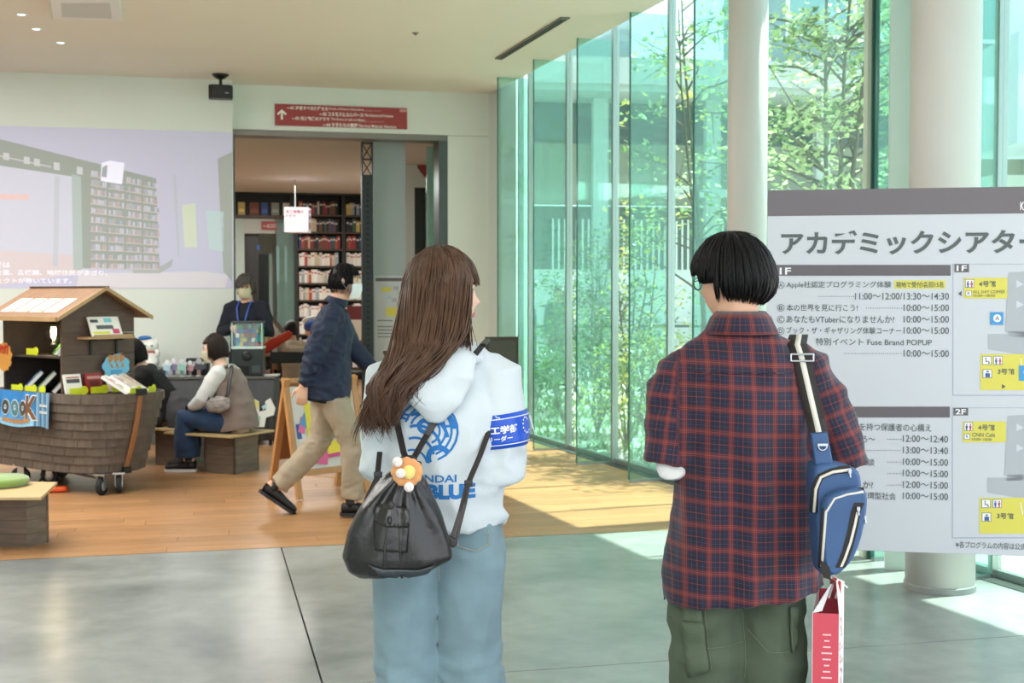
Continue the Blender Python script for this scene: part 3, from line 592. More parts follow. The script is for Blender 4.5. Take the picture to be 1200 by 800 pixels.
row('学生を持つ保護者の心構え', 990, 495.8, 1091.5, 504.8)
row('こころ〜', 994, 510.4, 1025.5, 518); dots(1040, 1056, 514.5); row('12:00〜12:40', 1058, 510, 1111, 518)
dots(1008, 1056, 527.5); row('13:00〜13:40', 1058, 523.5, 1111, 531.5)
row('相談', 1007, 537, 1025, 545.5); dots(1040, 1056, 541.3); row('10:00〜15:00', 1058, 537.2, 1111, 545.2)
dots(1040, 1056, 554.6); row('10:00〜15:00', 1058, 550.6, 1111, 558.6)
row('か?', 1011, 563.6, 1023, 572); dots(1040, 1056, 568.2); row('12:00〜15:00', 1058, 564, 1111, 572)
row('循環型社会', 1008, 576.6, 1050, 585); row('10:00〜15:00', 1058, 577.2, 1111, 585.2)
row('※各プログラムの内容は公式サイトへ', 1120, 635.4, 1228, 643.4)
g = G(); GB = M('board line', '#98a6b8', .5)
for x0, y0, x1, y1 in ((1116.3, 309, 1117, 463), (1116.3, 462.6, 1330, 463.4), (1115.8, 477.5, 1116.5, 630), (1115.8, 629.4, 1330, 630.3), (1116.3, 309, 1330, 309.5), (1116, 477.4, 1330, 477.9)): prect(g, fB, x0, y0, x1, y1, GB, .0012)
obj('map_frames', g, GB, bd, world=True)
for q_ in ((1048, 328.3, 1107.8, 338.2, .001), (1129.5, 325.3, 1180.3, 349.6, .0016), (1148.8, 414.8, 1262, 457, .0012), (1128, 493.6, 1178.7, 518, .0016), (1147.6, 583, 1262, 625, .0012)): g = G(); prect(g, fB, *q_[:4], YEL, q_[4]); obj('yellow_label', g, YEL, bd, world=True)
for dy, dx in ((0, 0), (168, -1)):
    g = G()
    for P_ in ([(1182, 319), (1262, 315), (1262, 400), (1182, 390), (1178, 388)], [(1158, 391.5), (1262, 391.5), (1262, 414.6), (1192, 414.6), (1158, 409)], [(1182, 388), (1200, 388), (1200, 395), (1180, 395)]):
        ppoly(g, fB, [(x + dx, y + dy) for x, y in P_][::-1], MAPG, .0014)
    obj('floor_map', g, MAPG, bd, world=True)
g = G()
for dy in (0, 168):
    for y0 in (328, 352): ppoly(g, fB, [(1191, y0 + dy), (1200, y0 + 5 + dy), (1191, y0 + 9 + dy)][::-1], BG, .0018)
    ppoly(g, fB, [(1196, 420 + dy), (1199, 434 + dy), (1198, 435 + dy), (1195, 420 + dy)][::-1], BW, .0022)
obj('map_marks', g, BW, bd, world=True)
g = G(); P2 = G(); RD = M('icon red', '#b5484f', .5); NV = M('icon blue', '#3c5b9c', .5)
def icon(x, y, kind, w=11.5):
    g = G(); icon_(g, x, y, kind, w); obj('map_icon', g, None, bd, world=True)
def icon_(g, x, y, kind, w=11.5):
    prect(g, fB, x, y, x + w, y + w * .95, BTXT, .002); prect(g, fB, x + .6, y + .6, x + w - .6, y + w * .95 - .6, BW, .0024)
    if kind == 'wc':
        for k, m in ((.3, NV), (.72, RD)):
            cx = x + w * k; prect(g, fB, cx - .8, y + 2, cx + .8, y + 3.6, m, .0028); prect(g, fB, cx - 1.3, y + 4, cx + 1.3, y + 7, m, .0028); prect(g, fB, cx - .8, y + 7, cx + .8, y + 9.6, m, .0028)
    elif kind == 'wheel':
        prect(g, fB, x + 3.6, y + 1.8, x + 5, y + 3.2, BTXT, .0028); prect(g, fB, x + 3.8, y + 3.6, x + 4.8, y + 6.8, BTXT, .0028); prect(g, fB, x + 4.8, y + 5.8, x + 7.6, y + 6.8, BTXT, .0028); prect(g, fB, x + 7, y + 6.8, x + 8.6, y + 9, BTXT, .0028)
    elif kind == 'lift':
        prect(g, fB, x + 3, y + 4.5, x + 8.4, y + 9.4, NV, .0028); prect(g, fB, x + 4.2, y + 2, x + 7.2, y + 3.6, BTXT, .0028)
    else: prect(g, fB, x + 2, y + 1.8, x + w - 2.6, y + w * .62, NV, .0028); prect(g, fB, x + 2.7, y + 2.6, x + w - 3.3, y + w * .62 - .8, BW, .003)
icon(1131, 327, 'wc', 10.5); icon(1131.5, 340.5, 'cup', 7); icon(1151, 417, 'wheel', 10.8); icon(1164, 417, 'wc', 10.8); icon(1151.5, 432.5, 'lift', 10.8)
icon(1129.5, 494.6, 'wc', 10.5); icon(1129.6, 508, 'cup', 7); icon(1150, 584.6, 'wheel', 10.8); icon(1163, 584.6, 'wc', 10.8); icon(1150.5, 600.4, 'lift', 10.8)
prect(g, fB, 1160.4, 365.6, 1175.8, 380.4, BLU, .0026); prect(g, fB, 1194, 428, 1222, 446, BLU, .0026)
for x, y, L_ in ((1168.5, 372.8, 'A'), (1204, 436, 'B')):
    for k in range(20):
        a, b = 2 * pi * k / 20, 2 * pi * (k + 1) / 20; ppoly(g, fB, [(x, y), (x + 4.6 * cos(b), y + 4.6 * sin(b)), (x + 4.6 * cos(a), y + 4.6 * sin(a))], BW, .003)
    put_text(g, fB, L_, x - 2.4, y - 2.8, x + 2.4, y + 2.6, BTXT, .0036, .01)
ppoly(g, fB, [(1126.8, 340.6), (1122.8, 343.8), (1126.8, 347)], BTXT, .002); ppoly(g, fB, [(1174, 449.8), (1174, 455.6), (1178.5, 452.7)], BTXT, .002)
obj('map_pointers', g, None, bd, world=True)
g = G()
for s, a, b in (('現地で受付/各回15名', (1050, 330, 1105.5, 336.8), .012), ('4号館', (1147, 328.8, 1166.8, 336), .02), ('ALL DAY COFFEE', (1140, 340, 1177.5, 343.4), .006), ('10:00~18:00', (1140, 344.6, 1166, 347.6), .006), ('3号館', (1169, 431.5, 1188.6, 438.6), .02),
                ('4号館', (1146, 497, 1165.6, 504.2), .02), ('CNN Café', (1139, 507, 1166, 511.6), .006), ('10:00~18:00', (1139, 513, 1162, 516.2), .006), ('3号館', (1168, 600.6, 1187.6, 607.8), .02)): g = G(); put_text(g, fB, s, *a, BTXT, .0026, b); obj('label_line', g, BTXT, bd, world=True)
# ================================================================ LIBRARY BEYOND THE OPENING
VS = 22.4; fs = FV(VS); DW = M('dark shelf', '#1d211f', .5); SHB_ = M('shelf board', '#4a3628', .5, var=.1)
def upx(px, v=VS): return FV(v).hit(px, 345)[0]
def zpx(py, v=VS, px=380): return FV(v).hit(px, py)[1]
def bbox(g, u0, u1, v0, v1, z0, z1, mat=None):
    g.prism([tuple(B(a, b).xy) for a, b in ((u0, v0), (u1, v0), (u1, v1), (u0, v1))], z0, z1, mat); return g
BC = [M('book ' + c, c, .6) for c in ('#e6e0d2', '#c9b99a', '#8d2f2c', '#2f4a74', '#3b5a46', '#d8d3cb', '#6d4a33', '#20262e', '#b04a3a', '#efece6', '#9aa7ae', '#c7b064')]
BN = ['cream', 'sand-coloured', 'dark red', 'blue', 'green', 'off-white', 'brown', 'black', 'brick-red', 'ivory', 'grey-blue', 'mustard']
pal_dark = [2, 3, 4, 6, 7, 6, 1, 8, 10, 7, 11]; pal_light = [0, 5, 9, 9, 0, 5, 1, 8, 10, 9]
ub = upx(347.5); ue = upx(347.5) + 4.2 * (upx(424) - upx(347.5)) / 3.1; cw = upx(403) - ub
ue = ub + cw * 2 + .05
ztop = zpx(229); shelf = thing('bookcase', 'tall dark bookcase filled with books beyond the opening', 'bookcase', B(ub, VS))
nS = 10; zs = [zpx(251.5) - i * (zpx(251.5) - zpx(271.5)) for i in range(nS)]
g = G(); bbox(g, ub - .03, ue + .03, VS + .3, VS + .32, 0, ztop); obj('back_panel', g, DW, shelf, world=True)
for i in range(3):
    g = G(); x = ub + i * cw; bbox(g, x - .03, x + .03, VS, VS + .32, 0, ztop); obj('upright', g, DW, shelf, world=True)
g = G(); bbox(g, ub - .03, ue + .03, VS - .01, VS + .32, ztop, ztop + .1); obj('top_board', g, DW, shelf, world=True)
for z in zs:
    for i in range(2):
        g = G(); bbox(g, ub + .03 + i * cw, ub - .03 + (i + 1) * cw, VS, VS + .3, z - .03, z); obj('shelf', g, SHB_, shelf, world=True)
_bk = {}
def book(mi, h, w, d, key=None):
    k = (mi, round(h, 2), round(w, 3))
    if k not in _bk:
        g = G(); g.box((w / 2, d / 2, h / 2), (w, d, h), mat=BC[mi]); g.box((w / 2, -.0005, h * .75), (w * .7, .001, h * .12), mat=BC[5 if mi not in (0, 5, 9) else 8]); o = obj('book', g, BC[mi]); _bk[k] = o; return o
    o = _bk[k].copy(); COL.objects.link(o); return o
rng = random.Random(11); ordn = ['top', 'second', 'third', 'fourth', 'fifth', 'sixth', 'seventh', 'eighth', 'ninth', 'tenth']; nb = 0
for si, z in enumerate(zs):
    for c in range(2):
        x = ub + .05 + c * cw; xe = ub - .05 + (c + 1) * cw; extra = G()
        while x < xe - .05:
            w = rng.choice((.03, .04, .05, .06)); h = rng.choice((.19, .21, .23)); mi = rng.choice(pal_dark if si < 3 else pal_light)
            if si > 20: extra.prism([tuple(B(a, b).xy) for a, b in ((x, VS + .04), (x + w, VS + .04), (x + w, VS + .22), (x, VS + .22))], z, z + h, BC[mi]); x += w + .002; continue
            o = book(mi, h, w, .16); o.location = B(x, VS + .04, z + .001); o.rotation_euler = (0, 0, TH); x += w + .002; nb += 1
            tag(o, '%s book in the %s row of the bookcase, %s bay' % (BN[mi], ordn[si], 'wider first' if c == 0 else 'second'), 'book', '%s books on the %s shelf of the bookcase, bay %s' % (BN[mi], ordn[si], 'one' if c == 0 else 'two'))
        if extra.v: e = obj('lower_books', extra, BC[0]); tag(e, 'books in the low %s row of the tall bookcase, %s bay' % (ordn[si], 'first' if c == 0 else 'second'), 'books', kind='stuff')
print('BOOKS', nb)
# display shelf bridging the doorway, with face-out books
br = thing('display_shelf', 'dark high shelf with five face-out books bridging the doorway in the library', 'shelf', B(ub - 1.6, VS))
ul = upx(270); zu = zpx(253); g = G(); bbox(g, ul, ub - .04, VS + .2, VS + .25, zu, ztop + .1); obj('back_panel', g, DW, br, world=True)
g = G(); bbox(g, ul, ub - .04, VS, VS + .2, zu - .05, zu); obj('shelf', g, SHB_, br, world=True); g = G(); bbox(g, ul, ub - .04, VS, VS + .2, ztop, ztop + .1); obj('top_board', g, DW, br, world=True)
g = G(); bbox(g, ub - .1, ub - .04, VS, VS + .2, zu, ztop); obj('end_panel', g, DW, br, world=True)
for px, c, w, nm in ((284, '#c9b46c', 8, 'yellow-covered'), (299, '#7a4a3c', 11, 'brown-red covered'), (311, '#3d5a94', 8, 'blue-covered'), (323.5, '#8e9488', 9, 'grey-covered'), (337, '#d9cdbb', 9, 'cream-covered')):
    x = upx(px - w / 2); x2 = upx(px + w / 2); g = G(); g.box(((x2 - x) / 2, 0, .11), (x2 - x, .025, .22), mat=M('cover ' + c, c, .5)); g.box(((x2 - x) / 2, -.013, .075), ((x2 - x) * .8, .002, .06), mat=M('cover art ' + c, [min(1, v * 1.6) for v in hx(c)], .5))
    o = obj('display_book', g); o.location = B(x, VS + .07, zu + .002); o.rotation_euler = (-.12, 0, TH); tag(o, nm + ' book standing face out on the high display shelf', 'book', 'face-out books on the display shelf')
# lantern-like hanging sign cube
fh = FV(19.5); a = fh.hit(333, 243)[0]; b = fh.hit(361, 243)[0]; c = fh.hit(366.5, 243)[0]; z1 = fh.hit(345, 242.5)[1]; z0 = fh.hit(345, 272)[1]
t = thing('hanging_sign', 'white lit box sign hanging from the library ceiling in front of the bookcase', 'sign', B(a, 19.5, z0)); LIT = M('lit paper', '#b4b0b6', .7, emit=.04)
g = G(); g.prism([tuple(B(x, y).xy) for x, y in ((a, 19.5), (b, 19.5), (c, 19.85), (a + .1, 19.9))], z0, z1); obj('box', g, LIT, t, world=True)
g = G(); g.cyl(B((a + b) / 2, 19.7, z1), B((a + b) / 2, 19.7, 3.25), .008, 8); obj('rod', g, ALU, t, world=True)
g = G(); put_text(g, fh, '光と物質の', 335, 245.5, 356, 250, M('dark red ink', '#7a3a44', .6), .003, .02); put_text(g, fh, 'ドラマ', 335, 251, 346.5, 255, M('dark red ink', '#7a3a44', .6), .003, .02)
obj('lettering', g, None, t, world=True)
g = G(); k = (B(c, 19.85) - B(b, 19.5)); n_ = Vector((-k.y, k.x, 0)).normalized() * -1
for zz, h in ((z0 + .06, .1), (z0 + .2, .06), (z0 + .3, .04)): g.slabp([B(b, 19.5, zz) + k * .25 - n_ * -.004, B(b, 19.5, zz) + k * .75 - n_ * -.004, B(b, 19.5, zz + h) + k * .75 - n_ * -.004, B(b, 19.5, zz + h) + k * .25 - n_ * -.004], n_, .001)
obj('side_print', g, M('dark red ink', '#7a3a44', .6), t, world=True)
# doorway under the display shelf: pale wall, glass, dark door, inner sign
TW = M('pale teal wall', '#aebfb6', .6)
wallbox('wall_doorway', ul - .3, upx(287), VS + .05, VS + .2, 0, zu - .06, TW); wallbox('wall_doorway', upx(287) + .002, upx(325), VS + .05, VS + .2, zpx(274), zu - .06, M('lintel', '#b5bab3', .6))
wallbox('door_3', upx(287.5), upx(304), VS + .25, VS + .3, 0, zpx(274) - .01, M('dark wood door', '#2b2624', .4, var=.1)); wallbox('door_4', upx(302), upx(318), VS + .9, VS + .95, 0, zpx(296), M('dark door', '#20282a', .4))
g = G(); bbox(g, upx(324), upx(346), VS + .06, VS + .08, .02, zu - .07); struct('door_5', g, glassM('teal door glass', (.55, .82, .75), .1, .12))
g = G(); bbox(g, upx(318.5), upx(322.5), VS + .9, VS + .93, .0, zpx(296)); struct('trim_pale', g, M('pale frame', '#b5c9c1', .5))  # pale strip set back in the doorway
g = G(); bbox(g, upx(323), upx(324.4), VS + .05, VS + .1, 0, zu - .06); struct('trim_frame', g, DARK)
a, b = upx(307), upx(325); t = thing('direction_sign', 'small red sign with a white arrow above the dark library doorway', 'sign', B(a, VS, zpx(262)))
g = G(); bbox(g, a, b, VS + .03, VS + .048, zpx(270), zpx(260)); obj('panel', g, RED, t, world=True)
g = G(); put_text(g, FV(VS + .03), '← —02 コスモス', 309, 262.5, 323.5, 267, SW, .004, .02); obj('lettering', g, SW, t, world=True)
g = G(); g.box(B(upx(303.5), VS + .22, zpx(290)), (.06, .02, .09), TH, mat=M('blue sticker', '#3a62a8', .5)); tag(obj('door_sign', g), 'small blue square sign on the dark library door', 'sign')
# grey-white wall notice on the partition
t = thing('wall_notice', 'white floor-plan notice with yellow labels on the grey partition', 'notice', fp.pt(fp.hit(456, 400)[0], 1.0))
g = G(); prect(g, fp, 439, 323, 474.8, 480, BG, .006); obj('sheet', g, BG, t, world=True, solid=.004); g = G()
prect(g, fp, 440, 325.5, 474.5, 329.5, BBAR, .008); prect(g, fp, 447, 336.5, 458.5, 341.5, YEL, .008); prect(g, fp, 452, 360, 465, 370.5, YEL, .008); prect(g, fp, 454, 346.5, 458.5, 350, M('pale blue', '#a9c9e0', .5), .008)
for x, y in ((461, 335), (466, 341), (459, 349), (465, 354)): prect(g, fp, x, y, x + 6, y + 5, MAPG, .0078)
for y in (375, 382, 386, 390, 394): prect(g, fp, 442, y, 460, y + 1, BTXT, .008)
obj('print', g, BTXT, t, world=True)
# reading tables, chairs, cabinet
OAK = M('light oak', '#b08a60', .45, var=.12, scale=6, stretch=(1, 6, 1)); CHB = M('chair black', '#16191a', .5)
def ltable(x, y, w, d, rz, label):
    t = thing('reading_table', label, 'table', (x, y, 0), rz); g = G(); g.box((0, 0, .72), (w, d, .03)); obj('tabletop', g, OAK, t)
    for a in (-1, 1):
        for b in (-1, 1): g = G(); g.box((a * (w / 2 - .05), b * (d / 2 - .05), .3525), (.04, .04, .705)); obj('leg', g, DARK, t)
    return t
def lchair(x, y, rz, label):
    t = thing('library_chair', label, 'chair', (x, y, 0), rz, 'black chairs in the library')
    g = G(); g.box((0, 0, .44), (.44, .42, .035)); obj('seat', g, CHB, t, bevel=.01)
    for a in (-1, 1):
        g = G(); g.tube([(a * .19, -.19, 0), (a * .2, -.2, .44), (a * .2, -.24, .82)], .013, 8); obj('leg', g, CHB, t); g = G(); g.tube([(a * .21, .19, 0), (a * .19, .18, .43)], .013, 8); obj('leg', g, CHB, t)
    g = G(); g.box((0, -.235, .74), (.42, .02, .14), rx=.1); obj('backrest', g, CHB, t, bevel=.008); return t
def PT(px, Y): q = W(px, 345, Y); return q.x, q.y
x, y = PT(338, 16.8); ltable(x, y, 1.3, .7, TH, 'oak reading table with black chairs just inside the library')
for px, Y, rz, lb in ((334, 15.7, .3, 'black chair pulled back from the oak reading table, nearest the opening'), (366, 15.3, 1.9, 'black chair at the end of the oak reading table'), (349, 17.6, 3.3, 'black chair on the far side of the oak reading table'), (414, 17.5, 2.6, 'black chair in front of the bookcase beside the steel post')):
    x, y = PT(px, Y); lchair(x, y, rz, lb)
x, y = PT(416, 18.6); t = ltable(x, y, .9, .6, TH, 'small table in front of the bookcase holding a red frame')
t = thing('framed_picture', 'dark red framed picture standing on the small library table', 'picture frame', (x - .02, y - .02, .7355), TH)
g = G(); g.box((0, 0, .3), (.42, .04, .6)); obj('frame', g, M('dark red lacquer', '#6b2226', .35), t, bevel=.005); g = G(); g.box((0, -.022, .25), (.22, .004, .3)); obj('picture', g, M('cream paper', '#d8cdbb', .6), t)
g = G(); g.box((-.06, -.024, .27), (.08, .002, .1)); obj('print', g, M('faded ink', '#a5978a', .6), t)
# red folder / jacket with a grey laptop over the chair back
x, y = PT(318, 15.6); g = G(); g.tube([(x - .18, y, .78), (x - .05, y + .02, .86), (x + .14, y, .97), (x + .22, y, 1.02)], [(.05, .05), (.075, .06), (.065, .05), (.04, .03)], 12, side=(0, 0, 1)); tag(obj('red_bag', wrinkle(fuse(g, .012, 2), .012, 9), M('orange red cloth', '#c23a1c', .7), smooth=True), 'orange-red bag lying on the chairs in front of the library table', 'bag')
x, y = PT(322, 15.9); g = G(); g.box((x, y, 1.16), (.035, .3, .36), .3, ry=-.7); tag(obj('grey_folder', g, M('grey folder', '#756c68', .5), bevel=.005), 'grey-brown folder leaning above the orange-red bag', 'folder')
# tall vase-like leaflet stand: yellow-green bottle and leaflets beside the standing man
x, y = PT(316, 16.4); t = thing('leaflet_holder', 'holder with yellow and white leaflets on the oak reading table', 'leaflet holder', (x, y, .7355))
g = G(); g.box((0, 0, .05), (.2, .1, .1)); obj('tray', g, M('clear plastic', '#c9d0d0', .2), t)
for i, (c, h) in enumerate((('#d8d44a', .4), ('#e8e6e0', .45), ('#b9c25a', .34), ('#f0eee8', .38), ('#e0dcd4', .3))):
    g = G(); g.box((-.08 + i * .04, .0, .05 + h / 2), (.03, .08, h), ry=(i - 2) * .02, mat=M('leaflet ' + c, c, .5)); obj('leaflet', g, None, t)
# dark framed stand beyond the woman's shoulder
p = W(588, 415, 12.8); t = thing('dark_sign_stand', 'dark framed sign stand by the wall corner behind the shoulder of the long-haired woman', 'sign stand', (p.x, 12.8, 0), .3)
g = G(); g.box((0, 0, .78), (.34, .04, .6)); obj('frame', g, M('dark wood', '#3a3028', .5), t, bevel=.004); g = G(); g.box((0, -.022, .78), (.28, .005, .52)); obj('board', g, M('chalk board', '#4a4a46', .7), t)
for a in (-1, 1): g = G(); g.box((a * .14, .03, .26), (.025, .025, .52), rx=.0); obj('leg', g, M('dark wood', '#3a3028', .5), t)
# ================================================================ BOAT-SHAPED BOOK CART
AL = R(38); HW = M('hull wood', '#5c534a', .6, var=.22, scale=9, rand=.17, stretch=(3, 3, .6), bump=.06, bscale=40)
HSE = M('house wood', '#58463a', .6, var=.16, scale=7, stretch=(1, 1, 5), rand=.06, bump=.04); ROOF = M('roof board', '#8a6a50', .5, var=.12, scale=9, stretch=(1, 6, 1), rand=.05); EDGE = M('pale wood edge', '#a98b62', .5, var=.08)
INW = M('inner dark wood', '#3c322b', .7, var=.2, rand=.05)
cart = thing('boat_cart', 'dark brown boat-shaped wooden book cart on wheels with a little roofed house on it', 'cart', (-3.379, 9.6, 0), -AL)
ZB, ZH = .175, .765; NR = 9; CY = .32
def outline(h, side, s, infl=0.0):
    """s: distance along the planking from the stem"""
    xs = .31 + .2 * h; bm = .40 * (.84 + .16 * h) + infl; Lb = .56; e = 2 / 2.7
    arc = .86
    if s < arc:
        t = (s / arc) * pi / 2; x = xs - Lb + Lb * max(cos(t), 0) ** e + infl * cos(t); y = bm * max(sin(t), 0) ** e
    else: x = xs - Lb - (s - arc); y = bm
    return (x, CY + side * y)
rng = random.Random(2)
for r_ in range(NR):
    z1 = ZH - (ZH - ZB) * r_ / NR; z0 = ZH - (ZH - ZB) * (r_ + 1) / NR; 
    for side in (-1, 1):
        s = .0 if r_ % 2 else .0; end = 2.0 if side < 0 else 1.1; first = True
        while s < end:
            L_ = rng.choice((.16, .22, .28)); s2 = min(s + L_, end)
            if r_ == 0: s2 = min(s + .55, end)
            k = 5; g = G(); vs = []; j = rng.uniform(0, .003)
            for i in range(k + 1):
                q = s + .002 + (s2 - s - .004) * i / k
                for (h, zz, inf) in ((z0, z0 - .008, .016 + j), (z1, z1 - .002, .004), (z1, z1 - .002, -.012), (z0, z0 - .008, -.004)):
                    x, y = outline((h - ZB) / (ZH - ZB), side, q, inf); vs.append((x, y, zz))
            fs = []
            for i in range(k):
                for m in range(4): a = i * 4 + m; b = i * 4 + (m + 1) % 4; fs.append((a, b, b + 4, a + 4) if side < 0 else (a, a + 4, b + 4, b))
            fs += [(3, 2, 1, 0), (k * 4, k * 4 + 1, k * 4 + 2, k * 4 + 3)]; g.add(vs, fs); obj('plank', g, HW, cart); s = s2
# inner hull, deck, keel bottom
def poly_out(h, infl, end=2.0, n=22): return [outline(h, -1, end * (1 - i / n), infl) for i in range(n)] + [outline(h, 1, 1.9 * i / n, infl) for i in range(n + 1)]
g = G(); g.prism(poly_out(1, -.02), .73, .745); obj('deck', g, INW, cart); g = G(); g.prism(poly_out(0.05, -.02), ZB - .02, ZB + .3); obj('keel_box', g, M('keel dark', '#2c2723', .7), cart)
g = G(); g.tube([(.31 + .2 * h + .01 - .03 * sin(h * pi) * 0 + .025 * sin(h * pi), CY, ZB + (ZH - ZB) * h) for h in [i / 8 for i in range(9)]], [(.018, .012)] * 9, 8, side=(0, 1, 0), e=5); st = obj('stem_band', g, M('stem leather', '#9a6b46', .5), cart, smooth=False)
for h in (-.0, 1.0): g = G(); g.box((.31 + .2 * h + .02, CY, ZB + (ZH - ZB) * h + (.01 if h else -.0)), (.04, .07, .05)); obj('stem_bracket', g, BLACK, cart)
g = G(); g.box((.33, .66, .73), (.02, .03, .06), rz=.6); obj('latch', g, EDGE, cart)
# house
Z0, ZE, ZA = .715, 1.37, 1.545
def hp(name, g, m, **k): return obj(name, g, m, cart, **k)
for i in range(4):
    a = Z0 + i * (ZE - Z0) / 4; b = Z0 + (i + 1) * (ZE - Z0) / 4 - .003; g = G(); g.prism([(-.02, .0), (0, .0), (0, .64), (-.02, .64)], a, b); hp('gable_board', g, HSE)
g = G(); g.slabp([(0, 0, ZE), (0, .64, ZE), (0, .32, ZA)], (-1, 0, 0), .02); hp('gable_board', g, HSE)
for i in range(4):
    a = Z0 + i * (ZE - Z0) / 4; b = Z0 + (i + 1) * (ZE - Z0) / 4 - .003; g = G(); g.prism([(-.79, .48), (-.02, .48), (-.02, .50), (-.79, .50)], a, b); hp('back_board', g, HSE)
g = G(); g.prism([(-.81, .0), (-.79, .0), (-.79, .64), (-.81, .64)], Z0, ZE); g.slabp([(-.79, 0, ZE), (-.79, .64, ZE), (-.79, .32, ZA)], (-1, 0, 0), .02); hp('end_panel', g, INW)
g = G(); g.prism([(-.79, .02), (-.02, .02), (-.02, .48), (-.79, .48)], 1.015, 1.03); hp('shelf', g, INW); g = G(); g.prism([(-.79, -.04), (-.02, -.04), (-.02, .48), (-.79, .48)], .72, .745); hp('shelf', g, INW)
g = G(); g.prism([(-.79, .0), (-.02, .0), (-.02, .02), (-.79, .02)], ZE - .05, ZE); hp('lintel', g, HSE)
sl = math.atan2(ZA - ZE, .32); ov = .1
for side in (-1, 1):
    for i in range(11):
        x0 = -.91 + i * 1.01 / 11; x1 = x0 + 1.01 / 11 - .002; g = G(); y1 = .32 + side * (.32 + ov); ze = ZE - ov * math.tan(sl)
        g.slabp([(x0, .32, ZA), (x1, .32, ZA), (x1, y1, ze), (x0, y1, ze)], (0, side * sin(sl), cos(sl)), .014); hp('roof_board', g, ROOF)
    g = G(); g.slabp([(.1, .32, ZA - .012), (.1, .32 + side * (.32 + ov), ZE - ov * math.tan(sl) - .012), (.1, .32 + side * (.32 + ov), ZE - ov * math.tan(sl) + .018), (.1, .32, ZA + .018)], (1, 0, 0), .012); hp('barge_board', g, EDGE)
g = G(); g.slabp([(-.91, -ov - .004, ZE - ov * math.tan(sl) - .015), (.1, -ov - .004, ZE - ov * math.tan(sl) - .015), (.1, -ov - .004, ZE - ov * math.tan(sl) + .018), (-.91, -ov - .004, ZE - ov * math.tan(sl) + .018)], (0, -1, 0), .014); hp('eave_board', g, EDGE)
g = G(); g.box((-.4, .32, ZA + .014), (1.02, .05, .012)); hp('ridge_cap', g, M('ridge dark', '#4a3a30', .5))
# gable shelf and brackets
g = G(); g.box((.07, .34, 1.17), (.14, .42, .016)); hp('gable_shelf', g, EDGE); g = G(); g.box((.135, .36, 1.186), (.012, .34, .018)); hp('shelf_lip', g, EDGE)
for y in (.24, .47): g = G(); g.box((.012, y, 1.1), (.015, .015, .12)); g.box((.05, y, 1.155), (.09, .015, .012)); hp('shelf_bracket', g, BLACK)
# casters
def caster(x, y, rz, r=.06):
    c = obj('caster', G().box((0, 0, r * 2 + .02), (.09, .09, .012)), M('zinc', '#b8bcc0', .3, .9), cart); c.location = (x, y, -0.0); c.rotation_euler = (0, 0, rz)
    for s in (-1, 1):
        g = G(); g.box((s * .026, .01, r + .035), (.004, .05, .1)); obj('fork', g, M('zinc', '#b8bcc0', .3, .9), c)
    g = G(); mt = Matrix.Rotation(pi / 2, 3, 'Y'); g.lathe([(r * .55, -.019), (r * .92, -.019), (r, -.012), (r, .012), (r * .92, .019), (r * .55, .019)], (0, 0, r), 28, mtx=mt); obj('tyre', g, M('rubber', '#1b1c1d', .7), c, smooth=False)
    g = G(); g.lathe([(.001, -.021), (.012, -.024), (r * .5, -.02), (r * .56, -.018), (r * .56, .018), (r * .5, .02), (.012, .024), (.001, .021)], (0, 0, r), 28, mtx=mt); obj('hub', g, M('grey hub', '#a9b2b8', .35, .5), c, smooth=False)
for x, y, rz in ((.28, .14, .5), (.31, .27, .9), (-.62, .02, -.9), (-.5, .2, -1.1), (-.8, .5, .3)): caster(x, y, rz, .068 if x > 0 else .075)
g = G(); g.tube([(-.5, .15, .15), (.2, .15, .12)], .01, 8); hp('axle_bar', g, M('zinc', '#b8bcc0', .3, .9)); g = G(); g.tube([(-.5, .1, .2), (-.42, .1, .1), (-.5, .1, .02)], .01, 8); hp('brake_bar', g, BLACK)
p = F(66, 577); g = G(); g.tube([(p.x - .07, p.y, .02), (p.x + .06, p.y + .02, .025)], [(.02, .04), (.024, .045)], 10, side=(0, 0, 1)); g.box((p.x - .1, p.y, .015), (.06, .05, .02), mat=M('pale print', '#d8c8c0', .5)); tag(obj('wheel_stop', g, M('orange plastic', '#d2501e', .45), smooth=False), 'orange wheel stop on the floor behind the green-cushioned bench', 'wheel stop')
# bulb lamp in the house
lp = thing('bulb_lamp', 'lit clear glass bulb lamp hanging inside the little house of the boat cart', 'lamp', cart.location + Matrix.Rotation(-AL, 3, 'Z') @ Vector((-.33, .14, 1.2)))
g = G(); g.lathe([(.0, .125), (.02, .12), (.03, .09), (.055, .075), (.055, .07), (.0, .07)], n=20); obj('cap', g, BLACK, lp, smooth=False); g = G(); g.cyl((0, 0, .12), (0, 0, .17), .006, 8); obj('cord', g, BLACK, lp)
g = G(); g.lathe([(.03, .07), (.05, .05), (.058, .01), (.05, -.03), (.03, -.05), (.02, -.07)], n=24); obj('glass', g, glassM('bulb glass', (.98, .98, .96), .08), lp, smooth=True)
g = G()
for x in (-.014, -.005, .005, .014): g.cyl((x, 0, -.03), (x, 0, .045), .0035, 6)
obj('filament', g, M('filament', '#ffe9c0', .5, emit=14), lp); g = G(); g.lathe([(.0, -.1), (.03, -.1), (.03, -.085), (.016, -.07), (.0, -.07)], n=16); obj('base', g, BLACK, lp)
pl_ = lamp('bulb_light', 'POINT', lp.location + Vector((0, 0, .0)), 2.2, (1, .8, .5)); pl_.data.shadow_soft_size = .03
